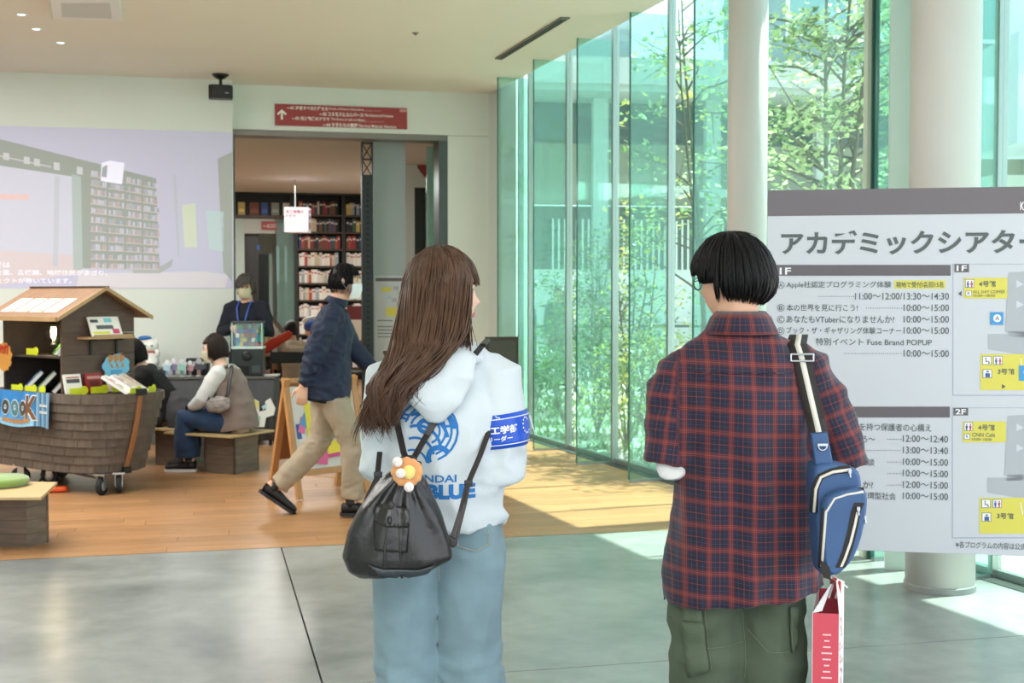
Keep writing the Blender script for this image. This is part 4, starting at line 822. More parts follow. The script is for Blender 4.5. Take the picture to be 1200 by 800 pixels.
# things on the cart: placed in the cart's coordinates
CM = Matrix.LocRotScale(cart.location, cart.rotation_euler, None)
def ct(name, label, cat, p, rz=0, group=None): return thing(name, label, cat, CM @ Vector(p), -AL + rz, group)
YG = M('neon yellow card', '#d9e32a', .6); PAGE = M('book pages', '#e4dfd2', .7)
def cbook(label, p, w, h, d, cover, tilt=.35, rz=pi / 2, art=None, group=None, pedge=None):
    """book leaning back, its cover facing local -y; bottom at p"""
    t = ct('book', label, 'book', p, rz, group); Rm = Matrix.Rotation(-tilt, 3, 'X'); cm = M('cover ' + cover, cover, .4)
    off = Vector((0, 0, .003)); 
    g = G(); g.box((0, d / 2, h / 2), (w, .003, h)); g.box((0, -d / 2, h / 2), (w, .003, h)); g.box((-w / 2, 0, h / 2), (.003, d, h)); g.xf(Rm.to_4x4()).move(off); obj('cover', g, cm, t)
    g = G(); g.box((.002, 0, h / 2), (w - .006, d - .005, h - .006)); g.xf(Rm.to_4x4()).move(off); obj('pages', g, PAGE, t)
    if art:
        g = G()
        for (x0, z0, x1, z1, c) in art: g.box(((x0 + x1) / 2 * w, -d / 2 - .0022, (z0 + z1) / 2 * h), ((x1 - x0) * w, .001, (z1 - z0) * h), mat=M('cover art ' + c, c, .5))
        g.xf(Rm.to_4x4()).move(off); obj('cover_print', g, None, t)
    return t
def holder(p, w, label, rz=pi / 2):
    t = ct('book_holder', label, 'book holder', p, rz, 'neon yellow book holders on the boat cart'); g = G()
    g.prism([(-w / 2, 0), (w / 2 - .02, 0), (w / 2, .0), (w / 2, .004), (-w / 2, .004)], 0, .05); g.tube([(w / 2 - .005, .002, .03), (w / 2 - .005, .0021, .0301)], .0, 4) if False else None
    obj('front', g, YG, t); g = G(); g.lathe([(0, -.002), (.034, -.002), (.034, .002), (0, .002)], (w / 2, .001, .028), 20, mtx=Matrix.Rotation(pi / 2, 3, 'X')); obj('round_tab', g, YG, t); return t
PINK = [(-.35, .1, .35, .2, '#d9a0a0'), (-.3, .45, .2, .6, '#b0583f'), (-.4, .7, .4, .78, '#8a8f9a')]
# three face-out books on the bow ledge before the gable
for i, (y, c, lb, art) in enumerate(((.07, '#e6e2da', 'white book with black title behind the first yellow holder below the gable', [(-.4, .55, .4, .75, '#4a4a4a'), (-.4, .8, .4, .86, '#c0392b')]), (.25, '#8d2320', 'dark red covered book behind the middle yellow holder below the gable', [(-.4, .7, .4, .85, '#c98a80'), (-.3, .3, .3, .6, '#5f1512')]), (.44, '#e9d9cc', 'cream covered book behind the last yellow holder below the gable', PINK))):
    cbook(lb, (.045, y, .748), .14, .15, .02, c, .25, pi / 2, art); holder((.085, y, .748), .12, lb.split(' behind')[0].replace('book', 'book')[:0] + 'yellow book holder in front of the ' + ('white', 'dark red', 'cream')[i] + ' book below the gable')
cbook('white picture book with colourful marks standing on the small gable shelf', (.085, .34, 1.179), .27, .16, .012, '#ece9e2', .45, pi / 2, [(-.3, .35, .25, .55, '#5a5f63'), (-.45, .1, .1, .22, '#d9d94a'), (.2, .1, .42, .35, '#c44f72'), (0, .7, .25, .92, '#7fc4d6'), (-.45, .7, -.2, .85, '#4d4a58')])
for i, (dx, y, lb) in enumerate(((.36, .34, 'white magazine spread lying nearest the stem of the boat'), (.33, .44, 'white leaflet leaning in the middle of the bow stack'), (.27, .56, 'cream book leaning at the far side of the bow'))): cbook(lb, (dx, y, .748), .1, .24, .018, ('#eceae4', '#e6e3dd', '#d9d0bb')[i], 1.0, pi / 2 + .6, [(-.4, .2, -.3, .9, '#a23b3b'), (-.1, .3, .3, .5, '#b9b2ab'), (-.1, .6, .3, .8, '#c9a0a8')])
holder((.42, .34, .748), .10, 'yellow book holder nearest the stem on the bow', pi / 2 + .3); holder((.38, .52, .748), .09, 'yellow book holder at the far side of the bow', pi / 2 + .5)
t = ct('cloud_sign', 'light blue cloud-shaped sign with orange letters standing below the gable shelf', 'sign', (.03, .45, .747), pi / 2)
g = G(); g.cyl((0, .004, 0), (0, .004, .1), .004, 6); obj('stick', g, EDGE, t); g = G(); LB = M('sky blue card', '#7cc4e6', .6)
cx = [( -.07, 0), (.07, 0), (0, .05), (-.05, .045), (.055, .045), (0, -.04)]
pts = []
for k in range(48):
    a = 2 * pi * k / 48; r_ = .098 + .012 * abs(sin(a * 3.5)); pts.append((r_ * 1.15 * cos(a), .0, .2 + r_ * .85 * sin(a)))
g.slabp(pts, (0, -1, 0), .005); obj('card', g, LB, t)
class LF_:  # local plane for lettering
    def __init__(s, off=0): s.o = off
    def pt(s, a, z, off=0): return Vector((a, s.o - off, z))
g = G(); OR = M('orange letters', '#d98e24', .5)
for k in range(3):
    x = -.05 + k * .05
    for q in range(4): g.box((x + (q - 1.5) * .011, -.008, .255 + .006 * ((q + k) % 2)), (.006, .002, .07 - .012 * q), ry=.1 * (q - 1))
    g.box((x, -.009, .275), (.04, .002, .008)); g.box((x, -.009, .25), (.036, .002, .007))
    g.box((x, -.008, .205), (.006, .002, .04), ry=.5 * (k - 1)); g.box((x + .012, -.008, .2), (.006, .002, .035), ry=-.4)
g.box((0, -.0075, .155), (.1, .001, .03), mat=M('blue marks', '#5aa6d6', .5))
obj('marks', g, OR, t)
# books in the open side of the house
for i, (x, w, h, c, lb) in enumerate(((-.62, .16, .2, '#2f6db0', 'blue covered book lying slanted on the lower house shelf'), (-.44, .13, .2, '#4f7d6a', 'green covered book lying slanted on the lower house shelf'), (-.22, .09, .19, '#55606a', 'grey book leaning beside the gable on the lower house shelf'))):
    t = cbook(lb, (x, .06, .747), w, h, .03, c, .75, -.55, [(-.4, .55, .2, .8, '#8fc0dd' if i == 0 else '#9fb8a8')])
for i, (x, c, lb) in enumerate(((-.17, '#b9c7cf', 'pale picture book on the upper house shelf beside the lamp'), (-.3, '#5cae3c', 'green book under the pale picture book on the upper house shelf'))): cbook(lb, (x, .07 + i * .05, 1.033), .14, .17 - i * .04, .02, c, .7, -.5, [(-.3, .3, .3, .6, '#8a6f5f' if i == 0 else '#8bd05a')])
for x, z, lb in ((-.5, 1.032, 'yellow book holder under the bulb lamp on the upper house shelf'), (-.62, .747, 'yellow book holder under the blue book'), (-.43, .747, 'yellow book holder under the green book'), (-.27, .747, 'narrow yellow book holder beside the grey book')): holder((x, -.01 if z < 1 else .05, z), .13 if x < -.3 else .05, lb, 0)
t = ct('wooden_sign', 'flame-edged yellow wooden sign with red letters at the open house shelf', 'sign', (-.74, -.03, .95), .15)
pts = [((.085 + .01 * sin(k * 2.1)) * cos(2 * pi * k / 30), 0, .06 + (.11 + .012 * sin(k * 3.3)) * sin(2 * pi * k / 30)) for k in range(30)]
g = G(); g.slabp(pts, (0, -1, 0), .01); obj('board', g, M('golden wood', '#c08a3e', .5, var=.1), t); g = G(); rm = M('deep red letters', '#a32217', .5)
for k in range(5): g.box((-.055 + k * .026, -.0125, .115 + .01 * (k % 2)), (.013, .003, .075 - .01 * (k % 3)), ry=.15)
g.box((-.005, -.0135, .135), (.13, .003, .02), ry=-.15); obj('red_marks', g, rm, t)
# papers on the roof
for i in range(4):
    x0 = -.78 + i * .2; g = G(); n_ = Vector((0, -sin(sl), cos(sl))); Q = lambda x, d: Vector((x, .32 - d * cos(sl), ZA - d * sin(sl))) + n_ * .0158
    g.slabp([Q(x0, .4), Q(x0 + .17, .4), Q(x0 + .17, .19), Q(x0, .19)], n_, .0012, M('paper white', '#d3d0cb', .7))
    for (a, b, c, d, col_) in ((.02, .23, .1, .25, '#c98f9f'), (.03, .28, .14, .29, '#b9b4ae'), (.03, .31, .14, .32, '#b9b4ae'), (.03, .34, .12, .35, '#d0c9a9'), (.1, .36, .15, .385, '#d6b64a')): g.slabp([Q(x0 + a, d) + n_ * .0014, Q(x0 + c, d) + n_ * .0014, Q(x0 + c, b) + n_ * .0014, Q(x0 + a, b) + n_ * .0014], n_, .0004, M('roof print ' + col_, col_, .6))
    t = obj('roof_notice', g); t.location = cart.location; t.rotation_euler = cart.rotation_euler
    tag(t, 'white printed sheet on the roof of the boat cart, ' + ('the one at the frame edge', 'second from the frame edge', 'third from the frame edge', 'the one nearest the gable')[i], 'paper sheet', 'printed sheets on the cart roof')
# banner on the hull
t = ct('banner', 'blue illustrated cloth banner with big letters hung on the hull of the boat cart', 'banner', (0, -.115, .5)); BX0, BX1 = -.84, .015; bz0, bz1 = .5, .765
def bpt(a, z, off=0):
    w = .5 + .5 * sin(a * 19); return Vector((a, -.0 - .022 * (1 - (z - bz0) / (bz1 - bz0)) * w - .004 - off + (.0 if a < 0 else 0), z - .5 - (.012 * sin(a * 11) if z < .6 else 0)))
g = G(); nx, nz = 40, 6; cols = [M('banner ' + c, c, .6, var=.12, scale=12) for c in ('#2f7fc4', '#4d9bd6', '#8cc3e6', '#5e8fae', '#2c6fa0', '#86a7c0')]
vs = [bpt(BX0 + (BX1 - BX0) * i / nx, bz0 + (bz1 - bz0) * j / nz) for i in range(nx + 1) for j in range(nz + 1)]
for i in range(nx):
    for j in range(nz):
        k = i * (nz + 1) + j; c = cols[2] if j < 1 else (cols[1] if j < 3 else cols[0])
        if i > 30: c = cols[3 + (i * 7 + j * 3) % 3]
        g.add([vs[k], vs[k + nz + 1], vs[k + nz + 2], vs[k + 1]], [(0, 1, 2, 3)], c)
obj('cloth', g, None, t, solid=.002)
class BF:
    def pt(s, a, z, off=0): return bpt(a, z, off)
g = G(); BFr = BF(); o_ = .003
text_sz(g, BFr, 'K', -.295, .54, -.13, .745, M('banner outline', '#dfe8ee', .5), .004, .07); text_sz(g, BFr, 'K', -.285, .548, -.14, .737, M('banner brown', '#6e4a2e', .5), .006, .035)
for x0, c in ((-.62, '#3d3f38'), (-.5, '#4a7f86'), (-.385, '#43433c')):
    text_sz(g, BFr, 'o', x0, .575, x0 + .11, .7, M('banner outline', '#dfe8ee', .5), .004, .09); text_sz(g, BFr, 'o', x0 + .006, .582, x0 + .104, .694, M('banner ' + c, c, .5), .006, .05)
text_sz(g, BFr, 'B', -.76, .56, -.64, .72, M('banner #4a7f86', '#4a7f86', .5), .006, .05); text_sz(g, BFr, 'FAIR 2023', -.6, .522, -.3, .552, M('banner brown', '#6e4a2e', .5), .006, .02) if False else None
for k in range(6):
    for z in (.66, .61): g.add([bpt(-.105 + k * .018, z, .006), bpt(-.094 + k * .018, z, .006), bpt(-.094 + k * .018, z + .02 - .004 * (k % 3), .006), bpt(-.105 + k * .018, z + .02, .006)], [(0, 1, 2, 3)], M('print white', '#efeeea', .6))
for k in range(12): g.add([bpt(-.6 + k * .032, .53, .0065), bpt(-.57 + k * .032, .53, .0065), bpt(-.575 + k * .032, .556 + .006 * (k % 2), .0065), bpt(-.595 + k * .032, .56, .0065)], [(0, 1, 2, 3)], M('banner sand', '#b8863f', .6))
obj('lettering', g, None, t)
# ================================================================ BENCHES, TABLE, DISPLAYS
BTOP = M('plywood top', '#bfa575', .45, var=.08, scale=4, stretch=(1, 5, 1)); BSIDE = M('bench side wood', '#6b5d50', .6, var=.25, scale=6, stretch=(1, 1, 6), rand=.08)
def bench(label, nc, a1, L1, L2, zt=.335, boxes=1, poly=None):
    A = Vector((*a1, 0)).normalized(); A2 = Vector((-A.y, A.x, 0)); n0 = Vector((*nc, 0)); t = thing('bench', label, 'bench', n0)
    g = G(); P_ = poly or [n0, n0 + A * L1, n0 + A * L1 + A2 * L2, n0 + A2 * L2]; g.prism([(p[0], p[1]) for p in P_], zt - .018, zt); obj('top_board', g, BTOP, t, world=True, bevel=.003)
    return t, A, A2, n0
def boxed(t, o, A, A2, a, b, zt):
    """open-ended support box, boards one by one"""
    for k in range(4):
        z0 = zt / 4 * k; z1 = zt / 4 * (k + 1) - .0015
        for p, q in ((o, o + A * a), (o + A * a, o + A * a + A2 * b), (o + A * a + A2 * b, o + A2 * b), (o + A2 * b, o)):
            d = (q - p).normalized(); n_ = Vector((d.y, -d.x, 0)) * -1; g = G(); g.slabp([p + Vector((0, 0, z0)), q + Vector((0, 0, z0)), q + Vector((0, 0, z1)), p + Vector((0, 0, z1))], n_, .016); obj('board', g, BSIDE, t, world=True)
t, A, A2, n0 = bench('low bench with a green cushion at the edge of the concrete floor, nearest the camera', (-2.71, 7.33), (-.2, .98), .6, .5, .335, poly=[(-2.71, 7.33), (-2.83, 7.93), (-4.2, 8.1), (-4.0, 7.34)])
o_ = Vector((-2.883, 7.6, 0)); boxed(t, Vector((-2.885, 7.56, 0)), Vector((.46, .89, 0)).normalized(), Vector((-1, .04, 0)).normalized(), .17, .9, .316)
t, A, A2, n0 = bench('plywood-topped bench with a green seat pad on which the woman in the taupe vest sits', (-2.315, 10.49), (.46, .89), .58, .72)
boxed(t, n0 + A * .12 + A2 * .06, A, A2, .32, .32, .316)
t, A, A2, n0 = bench('plywood-topped bench behind the bow of the boat cart, with a person in black on it', (-2.88, 11.0), (.46, .89), .5, .62)
boxed(t, n0 + A * .1 + A2 * .05, A, A2, .3, .3, .316)
GRN = M('green felt', '#7f9a4c', .95, sheen=.5, bump=.2, bscale=200)
def cushion(x, y, z, rx, ry, label, rz=0):
    g = G(); g.lathe([(.0, 0), (.9, .0), (.97, .012), (1, .028), (.97, .044), (.9, .052), (.0, .056)], n=40); g.xf(Matrix.Diagonal((rx, ry, 1, 1))); o = obj('cushion', g, GRN, smooth=True); o.location = (x, y, z + .001); o.rotation_euler = (0, 0, rz); tag(o, label, 'cushion')
p = F(0, 568, .336); cushion(p.x - .03, p.y - .02, .336, .21, .19, 'round green felt cushion on the bench nearest the camera'); cushion(-2.45, 11.05, .336, .2, .2, 'thin green seat pad under the woman in the taupe vest')
# exhibition table under a dark cloth
tf = Frame(W(192, 441, 12.6), R(4)); a0 = 0; a1 = tf.hit(322, 480)[0]; ztb = tf.hit(300, 441)[1]; CLO = M('dark grey cloth', '#4a4b4d', .9, var=.08, scale=6)
t = thing('exhibition_table', 'long table under a dark grey cloth behind the seated woman', 'table', tf.pt((a0 + a1) / 2, 0), R(4)); g = G(); g.slabp([tf.pt(a0, ztb - .025), tf.pt(a1, ztb - .025), tf.pt(a1, ztb), tf.pt(a0, ztb)], tf.n, .44); obj('tabletop', g, M('table top dark', '#5a5852', .4), t, world=True, bevel=.003)
g = G(); vs = []; N_ = 60
for i in range(N_ + 1):
    a = a0 + (a1 - a0) * i / N_; w = .008 * sin(i * 1.1) + .006 * sin(i * .5)
    for z in (.05, ztb * .5, ztb - .026): vs.append(tf.pt(a, z, -.012 + w * (1 - z / ztb)))
g.add(vs, [(i * 3 + j, i * 3 + 3 + j, i * 3 + 4 + j, i * 3 + 1 + j) for i in range(N_) for j in range(2)]); obj('cloth_front', g, CLO, t, world=True, smooth=True, solid=.003)
g = G(); g.slabp([tf.pt(a1, .05, -.01), tf.pt(a1, .05, -.42), tf.pt(a1, ztb - .026, -.42), tf.pt(a1, ztb - .026, -.01)], tf.d, .004); obj('cloth_side', g, CLO, t, world=True)
for a in (a0 + .05, a1 - .05):
    for o2 in (-.05, -.38): g = G(); c = tf.pt(a, 0, o2); g.box((c.x, c.y, ztb / 2 - .013), (.03, .03, ztb - .026)); obj('leg', g, BLACK, t, world=True)
# flat printed sticker on the cloth: abstract pale shapes
t = thing('cutout_poster', 'small pale yellow and white cut-out picture on the front of the dark cloth', 'poster', tf.pt(tf.hit(300, 485)[0], .4)); g = G()
def tp(pts, c, off): ppoly(g, tf, pts, M('cutout ' + c, c, .6), off)
q = [(290, 500), (310, 500), (312, 489), (321, 486), (323, 478), (317, 466), (311, 470), (312, 480), (304, 482), (304, 470), (296, 466), (290, 472), (291, 485)]
g.slabp([tf.pt(*tf.hit(*p_), .02) for p_ in q][::-1], tf.n, .004, M('cutout white', '#e6e8e4', .6)); tp([(291, 474), (296, 467), (304, 471), (303, 478), (298, 482), (292, 480)][::-1], '#d8d272', .022); tp([(296, 475), (301, 475), (301, 480), (297, 481)][::-1], '#e6c4b0', .0235); tp([(292, 490), (300, 484), (306, 488), (304, 499), (294, 499)][::-1], '#a8d0b8', .0235); tp([(307, 476), (313, 472), (313, 476), (309, 480)][::-1], '#b8d8e0', .0235)
obj('print', g, None, t, world=True)
# blue patterned bag under the table
p = W(213, 490, 12.1); t = thing('blue_bag', 'blue bag with dark rounded panels under the table behind the bow of the boat', 'bag', (p.x, 12.1, .0)); t.location.z = 0
g = G(); g.box((0, 0, .2), (.36, .14, .4)); obj('body', g, M('bag blue', '#2a6fa8', .5), t, bevel=.04)
for i in range(5): g = G(); g.tube([(-.12, -.075, .08 + i * .065), (.12, -.075, .08 + i * .065)], .02, 8); obj('panel', g, M(('bag dark blue', 'bag teal')[i % 2], ('#16345f', '#3f9fb0')[i % 2], .5), t, smooth=True)
g = G(); g.tube([(-.1, 0, .39), (-.08, 0, .46), (.08, 0, .46), (.1, 0, .39)], .01, 8); obj('handle', g, M('bag dark blue', '#16345f', .5), t)
# capsule machine
p = tf.pt(tf.hit(289, 441)[0], ztb + .001, -.17); t = thing('capsule_machine', 'dark capsule vending machine with a clear box of cards standing on the dark cloth table', 'vending machine', p, R(4)); DG = M('dark green plastic', '#1f2a28', .4)
g = G(); g.box((0, 0, .14), (.3, .26, .27)); obj('body', g, DG, t, bevel=.012); g = G(); g.box((0, 0, .005), (.32, .28, .01)); obj('foot', g, BLACK, t)
g = G(); g.box((0, 0, .281), (.31, .27, .022)); obj('tray_rim', g, M('pale rim', '#c4dcd8', .3), t, bevel=.004)
g = G(); g.lathe([(.0, .0), (.05, .0), (.05, .012), (.035, .02), (.0, .022)], (0, -.13, .2), 24, mtx=Matrix.Rotation(pi / 2, 3, 'X')); obj('dial', g, BLACK, t, smooth=False); g = G(); g.box((0, -.155, .2), (.07, .012, .018), ry=.4); obj('dial_grip', g, DG, t, bevel=.004)
g = G(); g.box((-.05, -.131, .06), (.14, .004, .08)); obj('outlet', g, M('slot', '#0b0d0e', .8), t); g = G(); g.box((.09, -.131, .07), (.08, .006, .07)); obj('coin_plate', g, M('coin grey', '#4b5555', .35, .5), t)
g = G(); g.box((0, 0, .535), (.31, .27, .02)); obj('lid', g, M('lid dark', '#39433f', .4), t, bevel=.006)
for sx_ in (-1, 1): g = G(); g.box((sx_ * .147, -.125, .408), (.012, .012, .235)); obj('frame_post', g, M('clear plastic edge', '#a9c9c2', .2), t)
g = G(); g.box((0, -.128, .408), (.28, .003, .234)); obj('front_pane', g, glassM('clear pane', (.93, .97, .96), .06), t); rng = random.Random(6)
g = G(); cc_ = ['#2d9ab8', '#57b36a', '#b5403c', '#cdb25c', '#7a5aa0', '#3a6bb0', '#e4e0d8', '#8a6d52', '#48c0b0', '#c76a4a']
g.box((0, .1, .408), (.28, .01, .23), mat=M('cards back', '#5a9aa0', .5))
for i in range(7):
    for j in range(5): g.box((-.12 + i * .04 + rng.uniform(-.006, .006), .06 + rng.uniform(-.03, .03), .31 + j * .045), (.034, .006, .04), rz=rng.uniform(-.3, .3), ry=rng.uniform(-.4, .4), mat=M('card ' + (c := rng.choice(cc_)), c, .4))
o = obj('cards', g, None, t); o['kind'] = 'stuff'
# acrylic standees on the table
rng = random.Random(9)
for i, (px, w, h, lb) in enumerate(((191, 9, 20, 'pale blue'), (201, 9, 22, 'violet and white'), (211, 10, 21, 'mint and grey'), (220, 9, 19, 'rose and grey'), (231, 11, 22, 'dark and silver'))):
    p = tf.pt(tf.hit(px, 440)[0], ztb + .001, -.1 - .03 * (i % 2)); p.x += .02 if i == 0 else 0; t = thing('acrylic_standee', lb + ' acrylic standee on the table behind the seated woman', 'standee', p, 0, 'acrylic standees on the dark table'); pal = (('#a8c4d8', '#e0e6ea', '#6d87a8'), ('#8d84a8', '#dcd8e2', '#4f4a66'), ('#8fc0b4', '#c9ced0', '#5c7a78'), ('#b98a94', '#cfd2d4', '#6c5a60'), ('#4a4a50', '#a8abb0', '#8a6f66'))[i]
    g = G(); g.lathe([(0, 0), (.035, 0), (.035, .005), (0, .006)], n=16); obj('base', g, M('clear plastic', '#c9d0d0', .2), t); W_, H_ = w * .0083, h * .0083; g = G()
    g.box((0, 0, H_ * .2 + .005), (W_ * .4, .004, H_ * .4), mat=M('standee ' + pal[2], pal[2], .4)); g.box((0, -.001, H_ * .5), (W_ * .9, .004, H_ * .34), ry=.2, mat=M('standee ' + pal[0], pal[0], .4)); g.ball((0, -.001, H_ * .8), (W_ * .32, .004, H_ * .17), 12, 8, mat=M('standee ' + pal[1], pal[1], .4))
    for s in (-1, 1): g.box((s * W_ * .35, .0005, H_ * .62), (W_ * .25, .003, H_ * .4), ry=s * .6, mat=M('standee ' + pal[1], pal[1], .4))
    obj('picture', g, None, t)
p = tf.pt(tf.hit(226, 430)[0], ztb + .001, -.3); t = thing('black_box', 'low black box behind the acrylic standees on the table', 'box', p, R(4)); g = G(); g.box((0, 0, .085), (.22, .12, .17)); obj('body', g, BLACK, t, bevel=.006); g = G(); g.box((0, -.061, .1), (.18, .002, .08)); obj('print', g, M('faded print', '#4d565c', .5), t)
g = G(); g.box((0, 0, .006), (.2, .13, .012)); pp_ = tf.pt(tf.hit(313, 440)[0], ztb + .001, -.15); o = obj('white_paper', g, M('paper white', '#d3d0cb', .7)); o.location = pp_; tag(o, 'small stack of white paper on the table beside the capsule machine', 'paper')
# white cat figurine on a plinth beside the black-haired person
p = W(174, 432, 12.9); t = thing('pedestal', 'low dark pedestal behind the cart carrying the white cat figure', 'pedestal', (p.x, 12.9, 0)); g = G(); g.box((0, 0, p.z / 2), (.3, .3, p.z)); obj('body', g, M('pedestal grey', '#5f6160', .6), t); g = G(); g.box((0, 0, p.z + .005), (.32, .32, .01)); obj('top', g, M('pedestal top', '#77797a', .5), t)
WC = M('white ceramic', '#e2e2de', .35); t = thing('cat_figurine', 'white cat figurine with a red collar and a blue hat behind the cart', 'figurine', (p.x + .03, 12.88, p.z + .0105)); g = G(); g.tube([(0, 0, .05), (0, .01, .1), (0, 0, .16)], [(.085, .07), (.08, .065), (.05, .05)], 16, side=(1, 0, 0)); g.ball((0, -.01, .22), (.085, .07, .07)); g.ball((-.035, -.06, .03), .03, 10, 8); g.ball((.035, -.06, .03), .03, 10, 8); g.ball((.08, -.04, .15), (.025, .025, .04), 10, 8)
for s in (-1, 1): g.add([(s * .03, -.02, .27), (s * .085, -.02, .25), (s * .08, -.02, .335), (s * .055, .02, .265)], [(0, 1, 2), (1, 3, 2), (0, 2, 3), (0, 3, 1)])
obj('body', fuse(g, .007, 2), WC, t, smooth=True); g = G(); g.lathe([(.05, .155), (.06, .16), (.06, .172), (.05, .176)], n=20); obj('collar', g, M('red ribbon', '#b23327', .5), t, smooth=True)
g = G(); g.ball((-.06, .01, .30), (.07, .05, .025), 14, 8); obj('hat', g, M('hat blue', '#2f6fb0', .6), t, smooth=True)
for s in (-1, 1): g = G(); g.ball((s * .032, -.073, .225), (.014, .006, .01), 10, 6); obj('eye', g, M('cat eye teal', '#2a8a78', .3), t, smooth=True)
# orange bottle-like umbrella holder by the bench
p = F(208, 544); t = thing('orange_umbrella', 'small folded orange umbrella with a white top standing by the far bench', 'umbrella', (p.x, p.y, 0)); g = G(); g.tube([(0, 0, .004), (0, 0, .12), (.01, 0, .21)], [.026, .03, .02], 12, rnd=False); obj('canopy', g, M('orange red cloth', '#c23a1c', .7), t, smooth=True); g = G(); g.cyl((.01, 0, .21), (.012, 0, .33), .012, 10); obj('handle', g, M('white plastic', '#dfe0de', .4), t)
# A-frame poster stand
EW = M('easel wood', '#b98652', .45, var=.1, scale=8, stretch=(4, 4, 1)); t = thing('poster_easel', 'wooden A-frame stand with a colourful white poster behind the walking man', 'sign stand', (F(352, 587).x + .22, F(352, 587).y + .2, 0), R(42)); c0 = t.location
tl = Matrix.Rotation(-.22, 3, 'X')
def ez(g): return g.xf(tl.to_4x4())
HH = .9
for s in (-1, 1): g = G(); g.box((s * .3, 0, HH / 2 + .01), (.045, .03, HH)); obj('front_leg', ez(g), EW, t); g = G(); g.box((s * .3, 0, HH / 2 + .01), (.05, .03, HH)); obj('rear_leg', g.xf(Matrix.Rotation(.26, 3, 'X').to_4x4()).move(0, .402, 0), EW, t)
for z in (.2, HH - .02): g = G(); g.box((0, 0, z), (.56, .028, .045)); obj('rail', ez(g), EW, t)
g = G(); g.box((0, -.0, .54), (.555, .012, .63)); obj('poster_board', ez(g), M('paper white', '#d3d0cb', .7), t); g = G(); g.box((0, 0, .58), (.555, .012, .6)); obj('back_board', g.xf(Matrix.Rotation(.26, 3, 'X').to_4x4()).move(0, .402, 0), M('easel back', '#8a5a34', .6), t); g = G(); rng = random.Random(4)
def arts(x0, z0, x1, z1, c, o=.0085, r_=0): g.box(((x0 + x1) / 2, -o, (z0 + z1) / 2), (x1 - x0, .001, z1 - z0), ry=r_, mat=M('poster ' + c, c, .6))
for k in range(9): arts(-.26 + k * .03, .45 + .04 * (k % 3), -.22 + k * .045, .56 + .05 * (k % 4), ('#3d5a9c', '#d96a9a', '#5c8fc0', '#e0d040')[k % 4], .0085 + k * .0004, .3 * (k % 3))
arts(-.1, .3, .24, .42, '#e6cf3a', .0135, -.15); arts(-.22, .26, -.02, .36, '#d95f92', .0142, .2); arts(.02, .42, .25, .5, '#d06aa0', .0142, .25); arts(-.02, .3, .22, .33, '#c94f86', .0145, -.1); arts(.1, .6, .25, .8, '#c9a02f', .0142, .1)
obj('poster_print', ez(g), None, t)
# white folding stand behind the easel
p = F(376, 570); t = thing('white_stand', 'white crossed folding stand base on the floor behind the poster easel', 'stand', (p.x, p.y + .75, 0)); WP = M('white plastic', '#dfe0de', .4)
for s in (-1, 1): g = G(); g.tube([(s * .26, -.08, .012), (0, 0, .09), (-s * .0, .0, .4)], .013, 8); obj('leg', g, WP, t)
g = G(); g.cyl((0, 0, .09), (0, 0, .5), .015, 10); obj('pole', g, WP, t)
# ================================================================ PEOPLE
SKIN = M('skin', '#d8a98c', .5, var=.04, scale=20); SKIN_P = M('skin pale', '#e2b9a0', .5, var=.04, scale=20)
def head_geo(n=44, m=32):
    g = G(); vs = []
    ga = lambda v, c, w: math.exp(-((v - c) / w) ** 2)
    for i in range(m + 1):
        t = min(max(pi * i / m, .03), pi - .03)
        for k in range(n):
            a = 2 * pi * k / n; x, y, z = sin(t) * sin(a), sin(t) * cos(a), cos(t)
            px, py, pz = .077 * x, .097 * y, .120 * z
            if z < 0:
                px *= 1 - .30 * (-z) ** 1.6
                if y < 0: py *= 1 - .45 * (-z) ** 1.2
                else: py *= 1 + .05 * (-z)
            if y > 0:
                py -= .010 * (ga(abs(x), .40, .20) * ga(z, .06, .12)); py += .005 * ga(x, 0, .5) * ga(z, .24, .1)
                py += .026 * ga(x, 0, .13) * (ga(z, -.20, .10) + .55 * ga(z, -.04, .12)); py += .007 * ga(x, 0, .28) * ga(z, -.47, .07); py += .010 * ga(x, 0, .3) * ga(z, -.82, .14)
                py -= .004 * ga(x, 0, .3) * ga(z, -.6, .05)
            vs.append(Vector((px, py, pz)))
    return g.add(vs, [(i * n + k, i * n + (k + 1) % n, (i + 1) * n + (k + 1) % n, (i + 1) * n + k) for i in range(m) for k in range(n)] + [tuple(range(n - 1, -1, -1)), tuple(m * n + k for k in range(n))])
def hand(g, w, d, pn, side, curl=.5, L=1.0, spread=.1):
    """w wrist, d direction of the hand, pn the way the palm looks, side = +1/-1: where the thumb is along d x pn"""
    d = Vector(d).normalized(); pn = Vector(pn); pn = (pn - d * pn.dot(d)).normalized(); s = d.cross(pn) * side; w = Vector(w)
    g.tube([w - d * .02, w + d * .03, w + d * .085], [(.026, .018), (.036, .015), (.040, .013)], 12, side=s)
    for i, (ln, o) in enumerate(((.072, .030), (.080, .010), (.074, -.010), (.058, -.029))):
        p = w + d * .08 + s * o; dr = (d + s * (o * spread * 20)).normalized(); pts = [p - d * .02, p]; c = 0
        for f, k in ((.45, .5), (.32, .9), (.23, .8)):
            c += curl * k; dd = dr * cos(c) + pn * sin(c); pts.append(pts[-1] + dd * ln * f * L)
        g.tube(pts, [.0095, .0095, .009, .0082, .0068], 8)
    p = w + d * .02 + s * .026; t1 = (d * .6 + s * .75 + pn * .25).normalized(); t2 = (d * .9 + s * .25 + pn * .4 * curl).normalized(); g.tube([p - s * .012, p + t1 * .04, p + t1 * .04 + t2 * .03, p + t1 * .04 + t2 * .05], [.013, .0115, .0105, .008], 8)
def rotz(a): return Matrix.Rotation(a, 3, 'Z')
